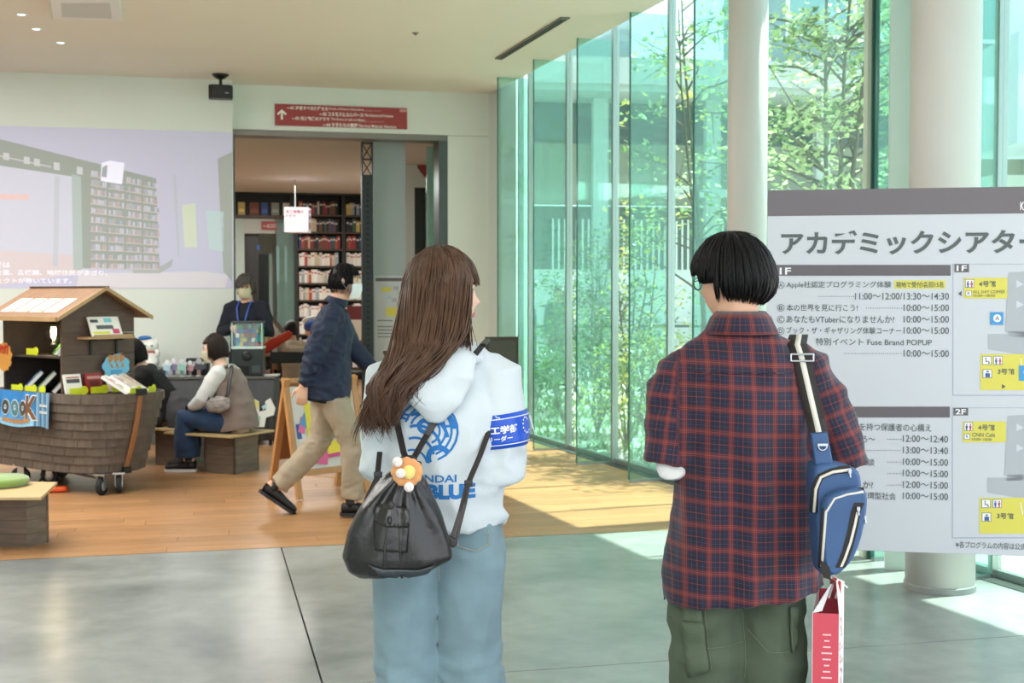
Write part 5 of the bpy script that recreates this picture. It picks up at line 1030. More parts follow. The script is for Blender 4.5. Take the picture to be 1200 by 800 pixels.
def head_mtx(J): return Matrix.Translation(Vector(J['head'])) @ (rotz(J.get('yaw', 0)) @ Matrix.Rotation(J.get('pitch', 0), 3, 'X') @ Matrix.Rotation(J.get('roll', 0), 3, 'Y')).to_4x4() @ Matrix.Scale(J.get('hs', 1), 4)
def mid(a, b, f=.5): return Vector(a).lerp(Vector(b), f)
def build_body(J, voxel=.008, hands=True):
    g = G(); pe, wa, ch, ne = [Vector(J[k]) for k in ('pelvis', 'waist', 'chest', 'neck')]; sv = Vector(J.get('side', (1, 0, 0))); hd = Vector(J['head'])
    g.tube([pe - (wa - pe).normalized() * .07, pe, wa, ch, mid(ch, ne, .62), ne], [(.12, .08), (.135, .088), (.11, .075), (.13, .088), (.10, .07), (.055, .055)], 20, side=sv)
    M4 = head_mtx(J); g.tube([ne - Vector((0, 0, .04)), mid(ne, hd, .45), M4 @ Vector((0, -.02, -.03))], [(.066, .062), (.056, .056), (.055, .058)], 16)
    h = head_geo(); 
    for s in (-1, 1): h.tube([Vector((s * .076, -.006, -.03)), Vector((s * .083, -.014, -.005)), Vector((s * .082, -.018, .02)), Vector((s * .076, -.010, .03))], [(.008, .007), (.013, .006), (.014, .006), (.008, .005)], 8, side=(0, 1, 0))
    g.join(h.xf(M4))
    for S, s in (('L', -1), ('R', 1)):
        a, b, c = [Vector(J[k + S]) for k in ('sh', 'el', 'wr')]; g.tube([mid(a, ch, .3), a, mid(a, b), b, mid(b, c, .4), c], [.036, .040, .037, .033, .033, .026], 14)
        if hands and J.get('hand' + S):
            d, pn, th, cu = J['hand' + S]; hand(g, c, d, pn, th, cu)
        a, b, c = [Vector(J[k + S]) for k in ('hip', 'kn', 'an')]; g.tube([mid(a, pe, .4), a, mid(a, b), b, mid(b, c, .35), c], [.08, .085, .07, .052, .05, .034], 14)
        f = Vector(J['foot' + S]); g.tube([c + Vector((0, 0, .02)) - f.normalized() * .03, c - Vector((0, 0, .03)), c + f * .18 - Vector((0, 0, .05))], [.034, .03, .022], 10)
    return fuse(g, voxel, 2)
def garment_top(J, ease=.03, hem=.1, he=0, sleeve=1.0, cuff=.04, sr=1.0, voxel=.012, collar=0, belly=0, extra=None):
    g = G(); pe, wa, ch, ne = [Vector(J[k]) for k in ('pelvis', 'waist', 'chest', 'neck')]; sv = Vector(J.get('side', (1, 0, 0))); e = ease
    dn = (pe - wa).normalized()
    g.tube([pe + dn * hem, pe, wa, ch, mid(ch, ne, .6), mid(ch, ne, .9)], [(.15 + e + he, .105 + e + he), (.148 + e + he, .103 + e + he), (.138 + e + belly, .095 + e + belly), (.150 + e, .105 + e), (.125 + e * .6, .082 + e * .6), (.068, .066)], 24, side=sv, rnd=False)
    for S in 'LR':
        a, b, c = [Vector(J[k + S]) for k in ('sh', 'el', 'wr')]; c = b.lerp(c, sleeve) if sleeve <= 1 else c
        n0 = mid(ne, a, .35) - (ne - ch).normalized() * .035; g.tube([n0, mid(n0, a, .6) - (ne - ch).normalized() * .004, a - (ne - ch).normalized() * .012, mid(a, b), b, mid(b, c), c], [.045, .052 + e * .3, (.055 + e * .6) * sr, (.05 + e * .7) * sr, (.045 + e * .7) * sr, (.042 + e * .6) * sr, cuff], 16, rnd=False)
    if extra: extra(g)
    return fuse(g, voxel, 4)
def garment_legs(J, ease=.02, cuff=.07, kn=.075, voxel=.012, up=.04, an=1.0, th=.098):
    g = G(); pe, wa = Vector(J['pelvis']), Vector(J['waist']); sv = Vector(J.get('side', (1, 0, 0))); up_ = (wa - pe).normalized()
    g.tube([pe - up_ * .07, pe, pe + up_ * up], [(.145, .10), (.155 + ease * .3, .108), (.145, .1)], 20, side=sv, rnd=False)
    for S in 'LR':
        a, b, c = [Vector(J[k + S]) for k in ('hip', 'kn', 'an')]; c = b.lerp(c, an); g.tube([mid(a, pe, .45) + up_ * .02, a, mid(a, b), b, mid(b, c), c], [.09 + ease * .3, th + ease * .4, .085 + ease, kn + ease, (kn + cuff) / 2 + ease, cuff + ease * .5], 18, rnd=False)
    return fuse(g, voxel, 3)
def tuck(g, z0, k, cx=0, cy=0, band=.05):
    """draw the cloth in above z0, where another garment covers it"""
    for i, v in enumerate(g.v):
        t = min(1, max(0, (v.z - z0) / band))
        if t > 0: q = 1 - (1 - k) * t; g.v[i] = Vector((cx + (v.x - cx) * q, cy + (v.y - cy) * q, v.z))
    return g
def shoe(J, S, mat, sole, parent, L=.26, W_=.045, pitch=0):
    c = Vector(J['an' + S]); f = Vector(J['foot' + S]).normalized(); s = Vector((0, 0, 1)).cross(f).normalized() * -1
    f = Vector((f.x, f.y, 0)).normalized(); zz = Vector((0, 0, 1)); f2 = f * cos(pitch) - zz * sin(pitch); u2 = zz * cos(pitch) + f * sin(pitch)
    tr = lambda v: c + f2 * v[0] + s * v[1] + u2 * (v[2] - .085)
    prof = [(-.07, .028, .06), (-.05, .036, .075), (0, .04, .085), (.05, .042, .065), (.11, W_, .05), (.16, W_, .042), (.185, .03, .03)]
    g = G(); n = 14; vs = []
    for x, w, h in prof:
        for k in range(n):
            a = 2 * pi * k / n; vs.append(tr((x * L / .26, w * cos(a), .02 + max(0, h * (.5 + .5 * sin(a)) - .0))))
    K = len(prof); g.add(vs, [(i * n + k, i * n + (k + 1) % n, (i + 1) * n + (k + 1) % n, (i + 1) * n + k) for i in range(K - 1) for k in range(n)] + [tuple(range(n)), tuple((K - 1) * n + k for k in range(n))]); g.tube([tr((-.01, 0, .06)), tr((-.015, 0, .12))], [.04, .043], 14, rnd=False)
    o = obj('shoe', g, mat, parent, smooth=True)
    g = G(); out = []
    for x, w in ((-.08, .015), (-.07, .034), (-.03, .042), (.05, .044), (.12, .05), (.165, .047), (.19, .03), (.198, .01)): out.append((x * L / .26, w))
    ring = [(x, w) for x, w in out] + [(x, -w) for x, w in reversed(out)]; a = [tr((x, w, 0.002)) for x, w in ring]; b = [tr((x, w, .024)) for x, w in ring]; n = len(ring)
    g.add(a + b, [tuple(range(n)), tuple(range(2 * n - 1, n - 1, -1))] + [(i, n + i, n + (i + 1) % n, (i + 1) % n) for i in range(n)]); obj('sole', g, sole, o); return o
def lock(g, pts, r, n=6, flat=.45):
    N = len(pts); g.tube(pts, [(r * (.35 + .65 * sin(pi * min(1, (i + .6) / N * .9))) * (1 if i < N - 1 else .12), r * flat * (1 if i < N - 1 else .2)) for i in range(N)], n, rnd=False)
def hair_cap(J, grow=.02, front=.30, low=-.55, bangs=.35, n=48, m=30, noise_=.004, side_low=None, grad=0):
    """thick cap over the skull in head coordinates; front: how far forward (y) it goes below the fringe"""
    M4 = head_mtx(J); g = G(); vs = []; idx = {}
    def keep(x, y, z): return (z > bangs or y < front - .0) and (z > (low * min(1, max(0, -y * 1.25)) if grad else low) if y < .1 else z > (side_low if side_low is not None else low))
    for i in range(m + 1):
        t = min(max(pi * i / m, .03), pi - .03)
        for k in range(n):
            a = 2 * pi * k / n; x, y, z = sin(t) * sin(a), sin(t) * cos(a), cos(t); q = grow + noise_ * noise.noise(Vector((x * 9, y * 9, z * 2)))
            px, py, pz = (.077 + q) * x, (.097 + q) * y, (.120 + q) * z
            if z < 0 and y < 0: py *= 1 - .22 * (-z)
            vs.append(Vector((px, py, pz)))
    fs = []
    for i in range(m):
        for k in range(n):
            t = pi * (i + .5) / m; a = 2 * pi * (k + .5) / n
            if keep(sin(t) * sin(a), sin(t) * cos(a), cos(t)): fs.append((i * n + k, i * n + (k + 1) % n, (i + 1) * n + (k + 1) % n, (i + 1) * n + k))
    used = sorted({i for f in fs for i in f}); mp_ = {u: j for j, u in enumerate(used)}; g.add([vs[u] for u in used] , [tuple(mp_[i] for i in f) for f in fs]); 
    inner = G(); inner.add([v * .86 for v in g.v], [tuple(reversed(f)) for f in g.f]); 
    from collections import Counter
    ed = Counter(); 
    for f in g.f:
        for i in range(4): ed[(f[i], f[(i + 1) % 4])] += 1
    nv = len(g.v); rim = [(b, a, a + nv, b + nv) for (a, b) in ed if (b, a) not in ed]; g.join(inner); g.f += rim; g.m += [None] * len(rim)
    return g.xf(M4)
def short_hair(J, g, rng, n=260, length=.05, grow=.022, front=.35, low=-.5, r=.006, bangs=.4):
    M4 = head_mtx(J)
    for _ in range(n):
        z = rng.uniform(low + .1, .98); a = rng.uniform(0, 2 * pi); rr = math.sqrt(1 - z * z); x, y = rr * sin(a), rr * cos(a)
        if y > front and z < bangs: continue
        t0 = math.acos(z); pts = []
        for k in range(5):
            t = t0 + (length / .11) * k / 4; zz = cos(t); q = grow + .003 * sin(k) + rng.uniform(-.001, .001)
            if t > pi * .74: break
            pz = (.120 + q) * zz; pts.append(Vector(((.077 + q) * sin(t) * sin(a + k * .02), (.097 + q) * sin(t) * cos(a) * (1 - (.22 * -zz if zz < 0 and y < 0 else 0)), pz)))
        if len(pts) > 2: lock(g, [M4 @ p for p in pts], r * rng.uniform(.7, 1.3))
def face(J, parent, glasses=None, mask=None, eyes=True, lips=True):
    M4 = head_mtx(J)
    if eyes:
        for s in (-1, 1):
            g = G(); g.ball((s * .031, .0695, .008), (.0145, .012, .009), 14, 10); o = obj('eye', g.xf(M4), M('eye white', '#e9e6e2', .25), parent, smooth=True)
            g = G(); g.ball((s * .031, .0795, .008), (.0062, .003, .0062), 12, 8); obj('iris', g.xf(M4), M('iris', '#20130c', .15), o, smooth=True)
            g = G(); g.tube([(s * .017, .090, .030), (s * .033, .090, .035), (s * .048, .080, .030)], [(.003, .003), (.0035, .003), (.002, .002)], 6); obj('eyebrow', g.xf(M4), M('brow', '#2b1d16', .8), parent, smooth=True)
            g = G(); g.tube([(s * .017, .080, .012), (s * .031, .0835, .0175), (s * .046, .074, .012)], .0014, 6); obj('eyelashes', g.xf(M4), M('brow', '#2b1d16', .8), parent, smooth=True)
    if lips and not mask and J.get('lips', 1):
        g = G()
        for zz, rr in ((-.052, .0045), (-.060, .0052)): g.tube([(-.021, .084, zz), (-.008, .0925, zz + .001), (0, .0935, zz), (.008, .0925, zz + .001), (.021, .084, zz)], [.002, rr, rr, rr, .002], 8)
        obj('lips', g.xf(M4), M('lips', '#bf7a6e', .5), parent, smooth=True)
    if mask:
        g = G(); n, m = 20, 12; vs = []
        for i in range(n + 1):
            for j in range(m + 1):
                a = (-1.15 + 2.3 * i / n); z = .002 - .105 * j / m; f = sin(pi * j / m) * .5 + .5
                bulge = .018 * math.exp(-(a / .55) ** 2) * (1 if j < m * .8 else .7) * f
                wd_ = .077 * (1 - .22 * (j / m) ** 1.6) + .006; y = (.099 + .007) * cos(a) + bulge - (.012 * (j / m) ** 2); vs.append(Vector((wd_ * sin(a), y, z - .008 * abs(a))))
        g.add(vs, [(i * (m + 1) + j, (i + 1) * (m + 1) + j, (i + 1) * (m + 1) + j + 1, i * (m + 1) + j + 1) for i in range(n) for j in range(m)]); o = obj('face_mask', g.xf(M4), mask, parent, smooth=True, solid=-.002)
        g = G()
        for s in (-1, 1): g.tube([(s * .078, .042, -.02), (s * .083, .012, .0), (s * .087, -.014, .012), (s * .087, -.022, -.01), (s * .083, .01, -.045), (s * .073, .045, -.06)], .0016, 6)
        obj('ear_loops', g.xf(M4), mask, o)
    if glasses:
        g = G()
        for s in (-1, 1):
            g.tube([(s * .034 + .024 * cos(k * pi / 10), .104 - .006 * abs(cos(k * pi / 10)) * (1 if s * cos(k * pi / 10) > 0 else 0), .006 + .018 * sin(k * pi / 10)) for k in range(21)], .0015, 6, cap=False); g.tube([(s * .058, .1, .012), (s * .079, .05, .014), (s * .083, -.005, .012)], .0014, 6)
        g.tube([(-.01, .105, .01), (0, .108, .013), (.01, .105, .01)], .0013, 6); o = obj('glasses', g.xf(M4), glasses, parent, smooth=True)
def person(label, loc, rz, J, skin=SKIN, voxel=.008, hands=True, group=None):
    b = obj('person', build_body(J, voxel, hands), skin, smooth=True); b.location = loc; b.rotation_euler = (0, 0, rz); return tag(b, label, 'person', group)
def stand(h=1.7, **k):
    f = h / 1.7; J = dict(pelvis=(0, 0, .93), waist=(0, .005, 1.08), chest=(0, 0, 1.26), neck=(0, -.01, 1.43), head=(0, .02, 1.575), shL=(-.165, 0, 1.38), elL=(-.2, -.02, 1.10), wrL=(-.2, .05, .86), shR=(.165, 0, 1.38), elR=(.2, -.02, 1.10), wrR=(.2, .05, .86),
        hipL=(-.09, 0, .88), knL=(-.1, .02, .48), anL=(-.1, 0, .085), hipR=(.09, 0, .88), knR=(.1, .02, .48), anR=(.1, 0, .085), footL=(-.03, .2, 0), footR=(.03, .2, 0), handL=((0, .1, -1), (1, 0, 0), 1, .3), handR=((0, .1, -1), (-1, 0, 0), -1, .3))
    for q in J:
        if not q.startswith('hand') and not q.startswith('foot'): J[q] = tuple(v * f for v in J[q])
    J.update(k); return J
def cuv(o, fn):
    me = o.data; uv = me.uv_layers.new(name='UVMap'); co = [fn(v.co) for v in me.vertices]; out = []
    for l in me.loops: out += co[l.vertex_index]
    uv.data.foreach_set('uv', out)
HB = M('black hair', '#080708', .5, spec=.22); HBR = None
def hairM(name, c, c2, rough=.4):
    m = M(name, c, rough, spec=.3, var=.3, scale=14, stretch=(3, 3, .5)); return m
HBR = hairM('brown hair', '#4f3829', '#6b4a35', .36)
# ---------------------------------------------------------------- the long-haired woman in the white hoodie
PX = 518; D = 3.5
def w2(px, py, y=0.0):
    """pixel -> local x,z of a figure standing at (x of PX, 3.5) for a point y behind or before its axis"""
    q = W(px, py, D + y); return (q.x - X0, q.z)
X0 = W(PX, 345, D).x
def P3(px, py, y=0.0): a = w2(px, py, y); return Vector((a[0], y, a[1]))
J = dict(pelvis=(-.012, 0, .90), waist=(-.01, 0, 1.03), chest=(0, 0, 1.19), neck=(.0, -.005, 1.355), head=(.0, .01, 1.497), yaw=R(-62), pitch=R(2), shL=(-.132, 0, 1.285), elL=(-.155, -.03, 1.03), wrL=(-.12, .17, 1.02),
         shR=(.145, 0, 1.29), elR=(.164, -.03, 1.035), wrR=(.10, .18, 1.05), hipL=(-.09, 0, .86), knL=(-.1, .01, .46), anL=(-.1, 0, .085), hipR=(.07, 0, .86), knR=(.078, .01, .46), anR=(.08, 0, .085), footL=(-.03, .2, 0), footR=(.04, .2, 0),
         handL=((.8, .5, .1), (0, .3, -1), 1, .6), handR=((-.8, .5, .1), (0, .3, -1), -1, .6), hs=.97)
wo = person('woman with long wavy brown hair, white hoodie, blue jeans and black backpack, standing with her back turned', (X0, D, 0), 0, J, SKIN_P)
wo['label'] = 'woman with long brown hair in a white hoodie carrying a black backpack'
face(J, wo)
HOOD = M('white sweatshirt', '#cbd5d9', .85, sheen=.2, bump=.12, bscale=300)
def ex(g):
    g.tube([(-.10, .02, 1.335), (-.085, -.06, 1.335), (0, -.095, 1.33), (.085, -.06, 1.335), (.10, .02, 1.335)], [.03, .036, .042, .036, .03], 12)
tp_ = garment_top(J, .026, .03, .012, 1.0, .04, 1.12, .009, belly=.016, extra=ex)
def armd(v): return min((Vector(v) - Vector(J[k])).length for k in ('elL', 'elR'))
wrinkle(tp_, .013, 5.5, (1.3, 1.3, .7), 3); wrinkle(tp_, .020, 11, (1, 1, 1.8), 8, lambda v: max(0, 1 - armd(v) / .15)); wrinkle(tp_, .010, 9, (.8, .8, 1.6), 5, lambda v: max(0, 1 - abs(v.z - .9) / .12))
hd = obj('hoodie', tp_, HOOD, wo, smooth=True)
g = G(); g.tube([(-.0, -.118, 1.335), (-.005, -.145, 1.28), (-.01, -.158, 1.22), (-.012, -.150, 1.18)], [(.10, .035), (.098, .03), (.075, .028), (.035, .018)], 20, side=(1, 0, 0)); g.tube([(-.1, .0, 1.34), (-.088, -.08, 1.335), (-.0, -.13, 1.33), (.088, -.08, 1.335), (.1, .0, 1.34)], [.022, .03, .034, .03, .022], 12)
h_ = wrinkle(fuse(g, .008, 3), .006, 9, (1, 1, 1.4), 2); obj('hood', h_, HOOD, hd, smooth=True)
g = G(); g.tube([(-.012, 0, .892), (-.012, 0, .872), (-.012, 0, .862)], [(.178, .132), (.170, .126), (.160, .118)], 40, side=(1, 0, 0), rnd=False); obj('hem_rib', wrinkle(g, .002, 30), HOOD, hd, smooth=True)
# print on the back, wrapped on the cloth by ray casting
from mathutils.bvhtree import BVHTree
def bvh(g): return BVHTree.FromPolygons([tuple(v) for v in g.v], [f for f in g.f])
class Wrap:
    def __init__(s, tree, y0=-1.0, dy=1, off=.002): s.t = tree; s.o = off
    def pt(s, a, z, off=0):
        h = s.t.ray_cast(Vector((a, -1, z)), Vector((0, 1, 0)))[0]
        return Vector((a, (h.y if h else -.13) - s.o - off, z))
def subdiv(g, L=.012):
    bm = bmesh.new(); me = bpy.data.meshes.new('t'); me.from_pydata([tuple(v) for v in g.v], [], g.f); bm.from_mesh(me); bmesh.ops.triangulate(bm, faces=bm.faces[:])
    for _ in range(3):
        es = [e for e in bm.edges if e.calc_length() > L]
        if not es: break
        bmesh.ops.subdivide_edges(bm, edges=es, cuts=1); bmesh.ops.triangulate(bm, faces=bm.faces[:])
    o = G(); bm.verts.index_update(); o.add([v.co.copy() for v in bm.verts], [tuple(v.index for v in f.verts) for f in bm.faces]); bm.free(); bpy.data.meshes.remove(me); return o
PB = M('blue print', '#1d6fb4', .7); hb = bvh(tp_); wr = Wrap(hb)
class FlatF:
    def pt(s, a, z, off=0): return Vector((a, 0, z))
def onback(flat, name, mat, parent, wrp):
    f = subdiv(flat); f.v = [wrp.pt(v.x, v.z) for v in f.v]; return obj(name, f, mat, parent)
g = G(); a = w2(483, 556, -.13); b = w2(535, 564.6, -.13)
text_sz(g, FlatF(), 'KINDAI', a[0], b[1], b[0], a[1], PB, 0, .02); a = w2(499, 565 + 21, -.13); b = w2(537, 586, -.13); z0 = w2(520, 584.5, -.13)[1]; z1 = w2(520, 567, -.13)[1]
text_sz(g, FlatF(), 'BLUE', w2(500, 580, -.13)[0], z0, w2(557, 580, -.13)[0], z1, PB, 0, .06); onback(g, 'print_lettering', PB, hd, wr)
# a plain abstract emblem of blue bands and arcs in place of the printed design
g = G()
def band(cx, cy, r0, r1, a0, a1, n=14):
    pts = []
    for k in range(n + 1): t = a0 + (a1 - a0) * k / n; pts.append(((cx + r1 * cos(t)), (cy + r1 * sin(t)))) 
    for k in range(n, -1, -1): t = a0 + (a1 - a0) * k / n; pts.append(((cx + r0 * cos(t)), (cy + r0 * sin(t))))
    q = [w2(x, y, -.14) for x, y in pts]; n2 = n + 1
    g.add([Vector((p[0], 0, p[1])) for p in q], [(k, k + 1, 2 * n2 - 2 - k, 2 * n2 - 1 - k) for k in range(n)])
for r_ in (34, 27, 20, 13): band(501, 505, r_, r_ + 2.6, R(200), R(430))
for i in range(5): band(483 + i * 3, 545 - i * 9, 16 + i * 5, 18.5 + i * 5.5, R(250), R(350))
band(514, 536, 9, 15, R(150), R(330)); band(524, 486, 12, 15, R(60), R(250)); band(497, 500, 4, 9, 0, 2 * pi); band(478, 478, 8, 10.5, R(90), R(260)); band(478, 478, 13, 15.5, R(90), R(260))
onback(g, 'print_emblem', PB, hd, wr)
# armband
AB = M('armband blue', '#1552c4', .35); el, sh = Vector(J['elR']), Vector(J['shR']); a = P3(590, 482, -.01); b = P3(593, 521, -.01)
ring = []; ax = (Vector(b) - Vector(a)).normalized(); g = G(); N_ = 40; rows = 6
def surf(k, f, off=.004):
    c = a.lerp(b, f); t = 2 * pi * k / N_; d = Vector((cos(t), sin(t), .12 * cos(t))).normalized(); far = c + d * .4; h = hb.ray_cast(far, -d, .5)[0]
    r = (h - c).length if h else .07; r = min(max(r, .055), .088); return c + d * (r + off)
AV = [[surf(k, f / (rows - 1)) for k in range(N_)] for f in range(rows)]
for _ in range(2):
    for f in range(rows): AV[f] = [(AV[f][k - 1] + AV[f][k] * 2 + AV[f][(k + 1) % N_]) / 4 for k in range(N_)]
g.add([v for r_ in AV for v in r_], [(f * N_ + k, (f + 1) * N_ + k, (f + 1) * N_ + (k + 1) % N_, f * N_ + (k + 1) % N_) for f in range(rows - 1) for k in range(N_)]); ab = obj('armband', g, AB, wo, smooth=True, solid=.003)
class ArmF:
    """s around the arm in fractions of the circle, z 0..1 from bottom to top"""
    def pt(s, q, z, off=0):
        f = (1 - z) * (rows - 1); i = min(int(f), rows - 2); f -= i; k = (q % 1) * N_; j = int(k) % N_; u = k - int(k); n = lambda r_: AV[r_][j].lerp(AV[r_][(j + 1) % N_], u); p = n(i).lerp(n(i + 1), f); c = a.lerp(b, 1 - z); d = (p - c).normalized(); return p + d * (.003 + off)
g = G(); AF = ArmF(); ftmp = G()
def armtext(s, q0, z0, q1, z1, bold):
    t = textG(s, bold); xs = [v.x for v in t.v]; ys = [v.y for v in t.v]; u = G(); u.add([Vector(((v.x - min(xs)) / (max(xs) - min(xs)), 0, (v.y - min(ys)) / (max(ys) - min(ys)))) for v in t.v], t.f); u = subdiv(u, .12); g.add([AF.pt(q0 + v.x * (q1 - q0), z0 + v.z * (z1 - z0)) for v in u.v], u.f)
armtext('理工学部', .635, .44, .825, .68, .04); armtext('リーダー', .67, .22, .79, .38, .03)
for z in (.1, .86):
    for k in range(60): g.add([AF.pt(k / 60, z), AF.pt((k + 1) / 60, z), AF.pt((k + 1) / 60, z + .025), AF.pt(k / 60, z + .025)], [(0, 1, 2, 3)])
for k in range(10):
    t = k * 2 * pi / 12 + .8; q, z = .90 + .032 * cos(t), .55 + .23 * sin(t); g.add([AF.pt(q, z), AF.pt(q + .008, z), AF.pt(q + .008, z + .05), AF.pt(q, z + .05)], [(0, 1, 2, 3)])
obj('armband_lettering', g, M('print white', '#efeeea', .6), ab)
g = G(); c = AF.pt(.97, .8, .004); g.tube([c, c + Vector((.012, -.004, -.05))], .0012, 6); g.tube([c + Vector((-.003, 0, 0)), c + Vector((.006, -.004, -.035))], .0012, 6); obj('safety_pin', g, M('zinc', '#b8bcc0', .3, .9), ab)
# jeans
def denim(name, c, scale=1):
    m = M(name, c, .8, var=.16, scale=7, bump=.12, bscale=350, sheen=.1); return m
JN = denim('light denim', '#758e97'); jg = garment_legs(J, .012, .088, .078, .011, .03, .93, .1); tuck(jg, .89, .9); wrinkle(jg, .011, 6, (1.4, 1.4, .55), 12); wrinkle(jg, .011, 12, (.8, .8, 1.6), 4, lambda v: max(0, 1 - abs(v.z - .45) / .15) + max(0, .7 - abs(v.z - .8) / .1)); jn = obj('jeans', jg, JN, wo, smooth=True); jb = bvh(jg); jw = Wrap(jb, off=.0035)
g = G(); q = [w2(x, y, -.1) for x, y in ((534, 618), (574, 618), (574, 640), (558, 647), (537, 641))]; g.add([Vector((x, 0, z)) for x, z in q], [(0, 1, 2, 3, 4)]); pk = onback(g, 'back_pocket', denim('pocket denim', '#6b848d'), jn, jw)
g = G(); ST = M('denim stitch', '#c2b48e', .7)
for p_, q_ in (((537, 640), (557, 645.5)), ((557, 645.5), (572.5, 639)), ((537, 640), (535.5, 622)), ((572.5, 639), (572.8, 622))):
    A_, B_ = w2(*p_, -.1), w2(*q_, -.1); g.tube([jw.pt(A_[0] + (B_[0] - A_[0]) * k / 6, A_[1] + (B_[1] - A_[1]) * k / 6, .001) for k in range(7)], .0009, 4)
for s in (1,): g.tube([jw.pt(-.005, .88 - k * .03, .001) for k in range(6)], .001, 4)
obj('stitching', g, ST, jn)
for S in 'LR': shoe(J, S, M('white shoe', '#d8d8d6', .6), M('white sole', '#e8e8e6', .5), wo)
# hair: cap plus long wavy locks
rng = random.Random(17); g = hair_cap(J, .007, .22, -.75, .42, noise_=.002); M4 = head_mtx(J)
HG = G(); HG.join(g)
def wave(p, k, ph, amp): return p + Vector((amp * sin(k * 1.1 + ph), amp * .5 * cos(k * .9 + ph * 1.7), 0))
def ell(a, t, q=.018):
    x, y, z = sin(t) * sin(a), sin(t) * cos(a), cos(t); return M4 @ Vector(((.077 + q) * x, (.097 + q) * y * (1 - (.12 * -z if z < 0 and y < 0 else 0)), (.120 + q) * z))
CL = []
for i in range(60):
    u = rng.random(); CL.append((u, rng.random(), rng.uniform(0, 2 * pi), rng.gauss(0, 1), rng.gauss(0, 1), rng.random()))
for i in range(1500):
    a = rng.uniform(.45, 2 * pi - .66); fr = a < 1.08; tstart = rng.uniform(.04, .12) if rng.random() < .65 else rng.uniform(.2, .9); tend = rng.uniform(1.0, 1.9) if not fr else rng.uniform(1.05, 1.4); q = .012 + .010 * rng.random()
    pts = [ell(a, tstart + (tend - tstart) * k / 6, q + .002 * sin(a * 9 + k)) for k in range(7)]
    if fr:
        HG.tube(pts, [.003 * max(.25, 1 - k / 7) for k in range(7)], 5, rnd=False); continue
    e = pts[-1]; u0 = min(1, max(0, (e.x + .10) / .20)); c_ = min(CL, key=lambda c: abs(c[0] - u0) + .35 * rng.random()); u, lay, ph, n1, n2, ln = c_
    ze = 1.125 + .075 * ln + .035 * u; j = lambda w: rng.gauss(0, w)
    c1 = Vector((-.115 + .185 * u0 + j(.004), -.150 - .02 * lay + .03 * abs(u0 - .5), 1.375)); c2 = Vector((-.168 + .10 * u + .006 * n1 + j(.0035), -.172 - .025 * lay + j(.003), 1.262)); c3 = Vector((-.187 + .085 * u + .010 * n2 + j(.004), -.176 - .015 * lay + j(.004), ze + j(.012)))
    if e.x < -.04 and rng.random() < .35: c1.y += .09; c2.y += .08; c3.y += .06
    if rng.random() < .10: c2 = c1.lerp(c2, .6) + Vector((j(.01), 0, -.02)); c3 = c1.lerp(c3, .62) + Vector((j(.012), 0, -.03))
    full = [e]; seq = [e, c1, c2, c3]
    for s_ in range(3):
        p0, p1 = seq[s_], seq[s_ + 1]; pm = seq[s_ - 1] if s_ else pts[-2]; pn = seq[min(s_ + 2, 3)]
        for k in range(1, 6):
            t = k / 5; m0 = (p1 - pm) * .42; m1 = (pn - p0) * .42; h = (2 * t ** 3 - 3 * t * t + 1) * p0 + (t ** 3 - 2 * t * t + t) * m0 + (-2 * t ** 3 + 3 * t * t) * p1 + (t ** 3 - t * t) * m1; kk = s_ * 5 + k; am = .0013 * kk
            full.append(h + Vector((am * sin(kk * .62 + ph), am * .6 * cos(kk * .62 + ph * 1.7), 0)))
    P_ = pts[:-1] + full; n_ = len(P_); r0 = rng.uniform(.0022, .0042); HG.tube(P_, [(r0 * max(.3, min(1, sin(min(1.57, tstart + .22 * k)) * 1.2)) * (1 if k < n_ - 6 else max(.1, (n_ - 1 - k) / 6)), r0 * .55 * (1 if k < n_ - 6 else max(.1, (n_ - 1 - k) / 6))) for k in range(n_)], 5, rnd=False)
for i in range(60):  # locks beside the face
    a = 1.1 + abs(rng.gauss(0, .06)); s_ = 1 if rng.random() < .9 else -1; a = a if s_ > 0 else 2 * pi - a
    pts = [ell(a, .1 + 1.6 * k / 6, .016) for k in range(7)]; e = pts[-1]; ph = rng.uniform(0, 6); tg_ = Vector((.07 + rng.gauss(0, .01), -.09 - .03 * rng.random(), 1.35)); pts += [e.lerp(tg_, k / 5) + Vector((.003 * sin(k + ph), 0, 0)) for k in range(1, 6)]
    n_ = len(pts); r0 = rng.uniform(.0015, .003); HG.tube(pts, [(r0 * (1 if k < n_ - 4 else max(.1, (n_ - 1 - k) / 4)), r0 * .5) for k in range(n_)], 5, rnd=False)
obj('hair', HG, HBR, wo, smooth=True)
# ---------------------------------------------------------------- black leather backpack (carried: a thing of its own)
LE = M('black leather', '#1d1c1c', .32, bump=.25, bscale=45, spec=.6); LE2 = M('leather strap', '#2b2725', .45); HWD = M('gunmetal', '#3c3d40', .3, .9)
bp = thing('backpack', 'black leather drawstring backpack hanging low on the back of the long-haired woman', 'backpack', (X0, D, 0))
def R3(px, py, y): q = W(px, py, D + y); return Vector((q.x - X0, y, q.z))
g = G(); secs = [(478, 543, .02, .02), (477, 556, .045, .035), (473, 575, .075, .05), (470, 600, .105, .062), (467, 628, .130, .07), (466, 652, .142, .073), (467, 664, .128, .066), (468, 671, .10, .05)]
g.tube([R3(px, py, -.275 + .0 * i) for i, (px, py, a_, b_) in enumerate(secs)], [(a_, b_) for _, _, a_, b_ in secs], 28, side=(1, .0, 0), rnd=False)
bg_ = fuse(g, .007, 2); top = R3(478, 543, -.26)
for i, v in enumerate(bg_.v):
    d = v - top; an = math.atan2(d.x, -d.z); r_ = d.length; bg_.v[i] = v + Vector((0, -.010, 0)) * sin(an * 15 + .6 * sin(r_ * 18)) * min(1, r_ / .1) * max(0, 1.15 - r_ / .36) * (1 if v.y < -.27 else .3)
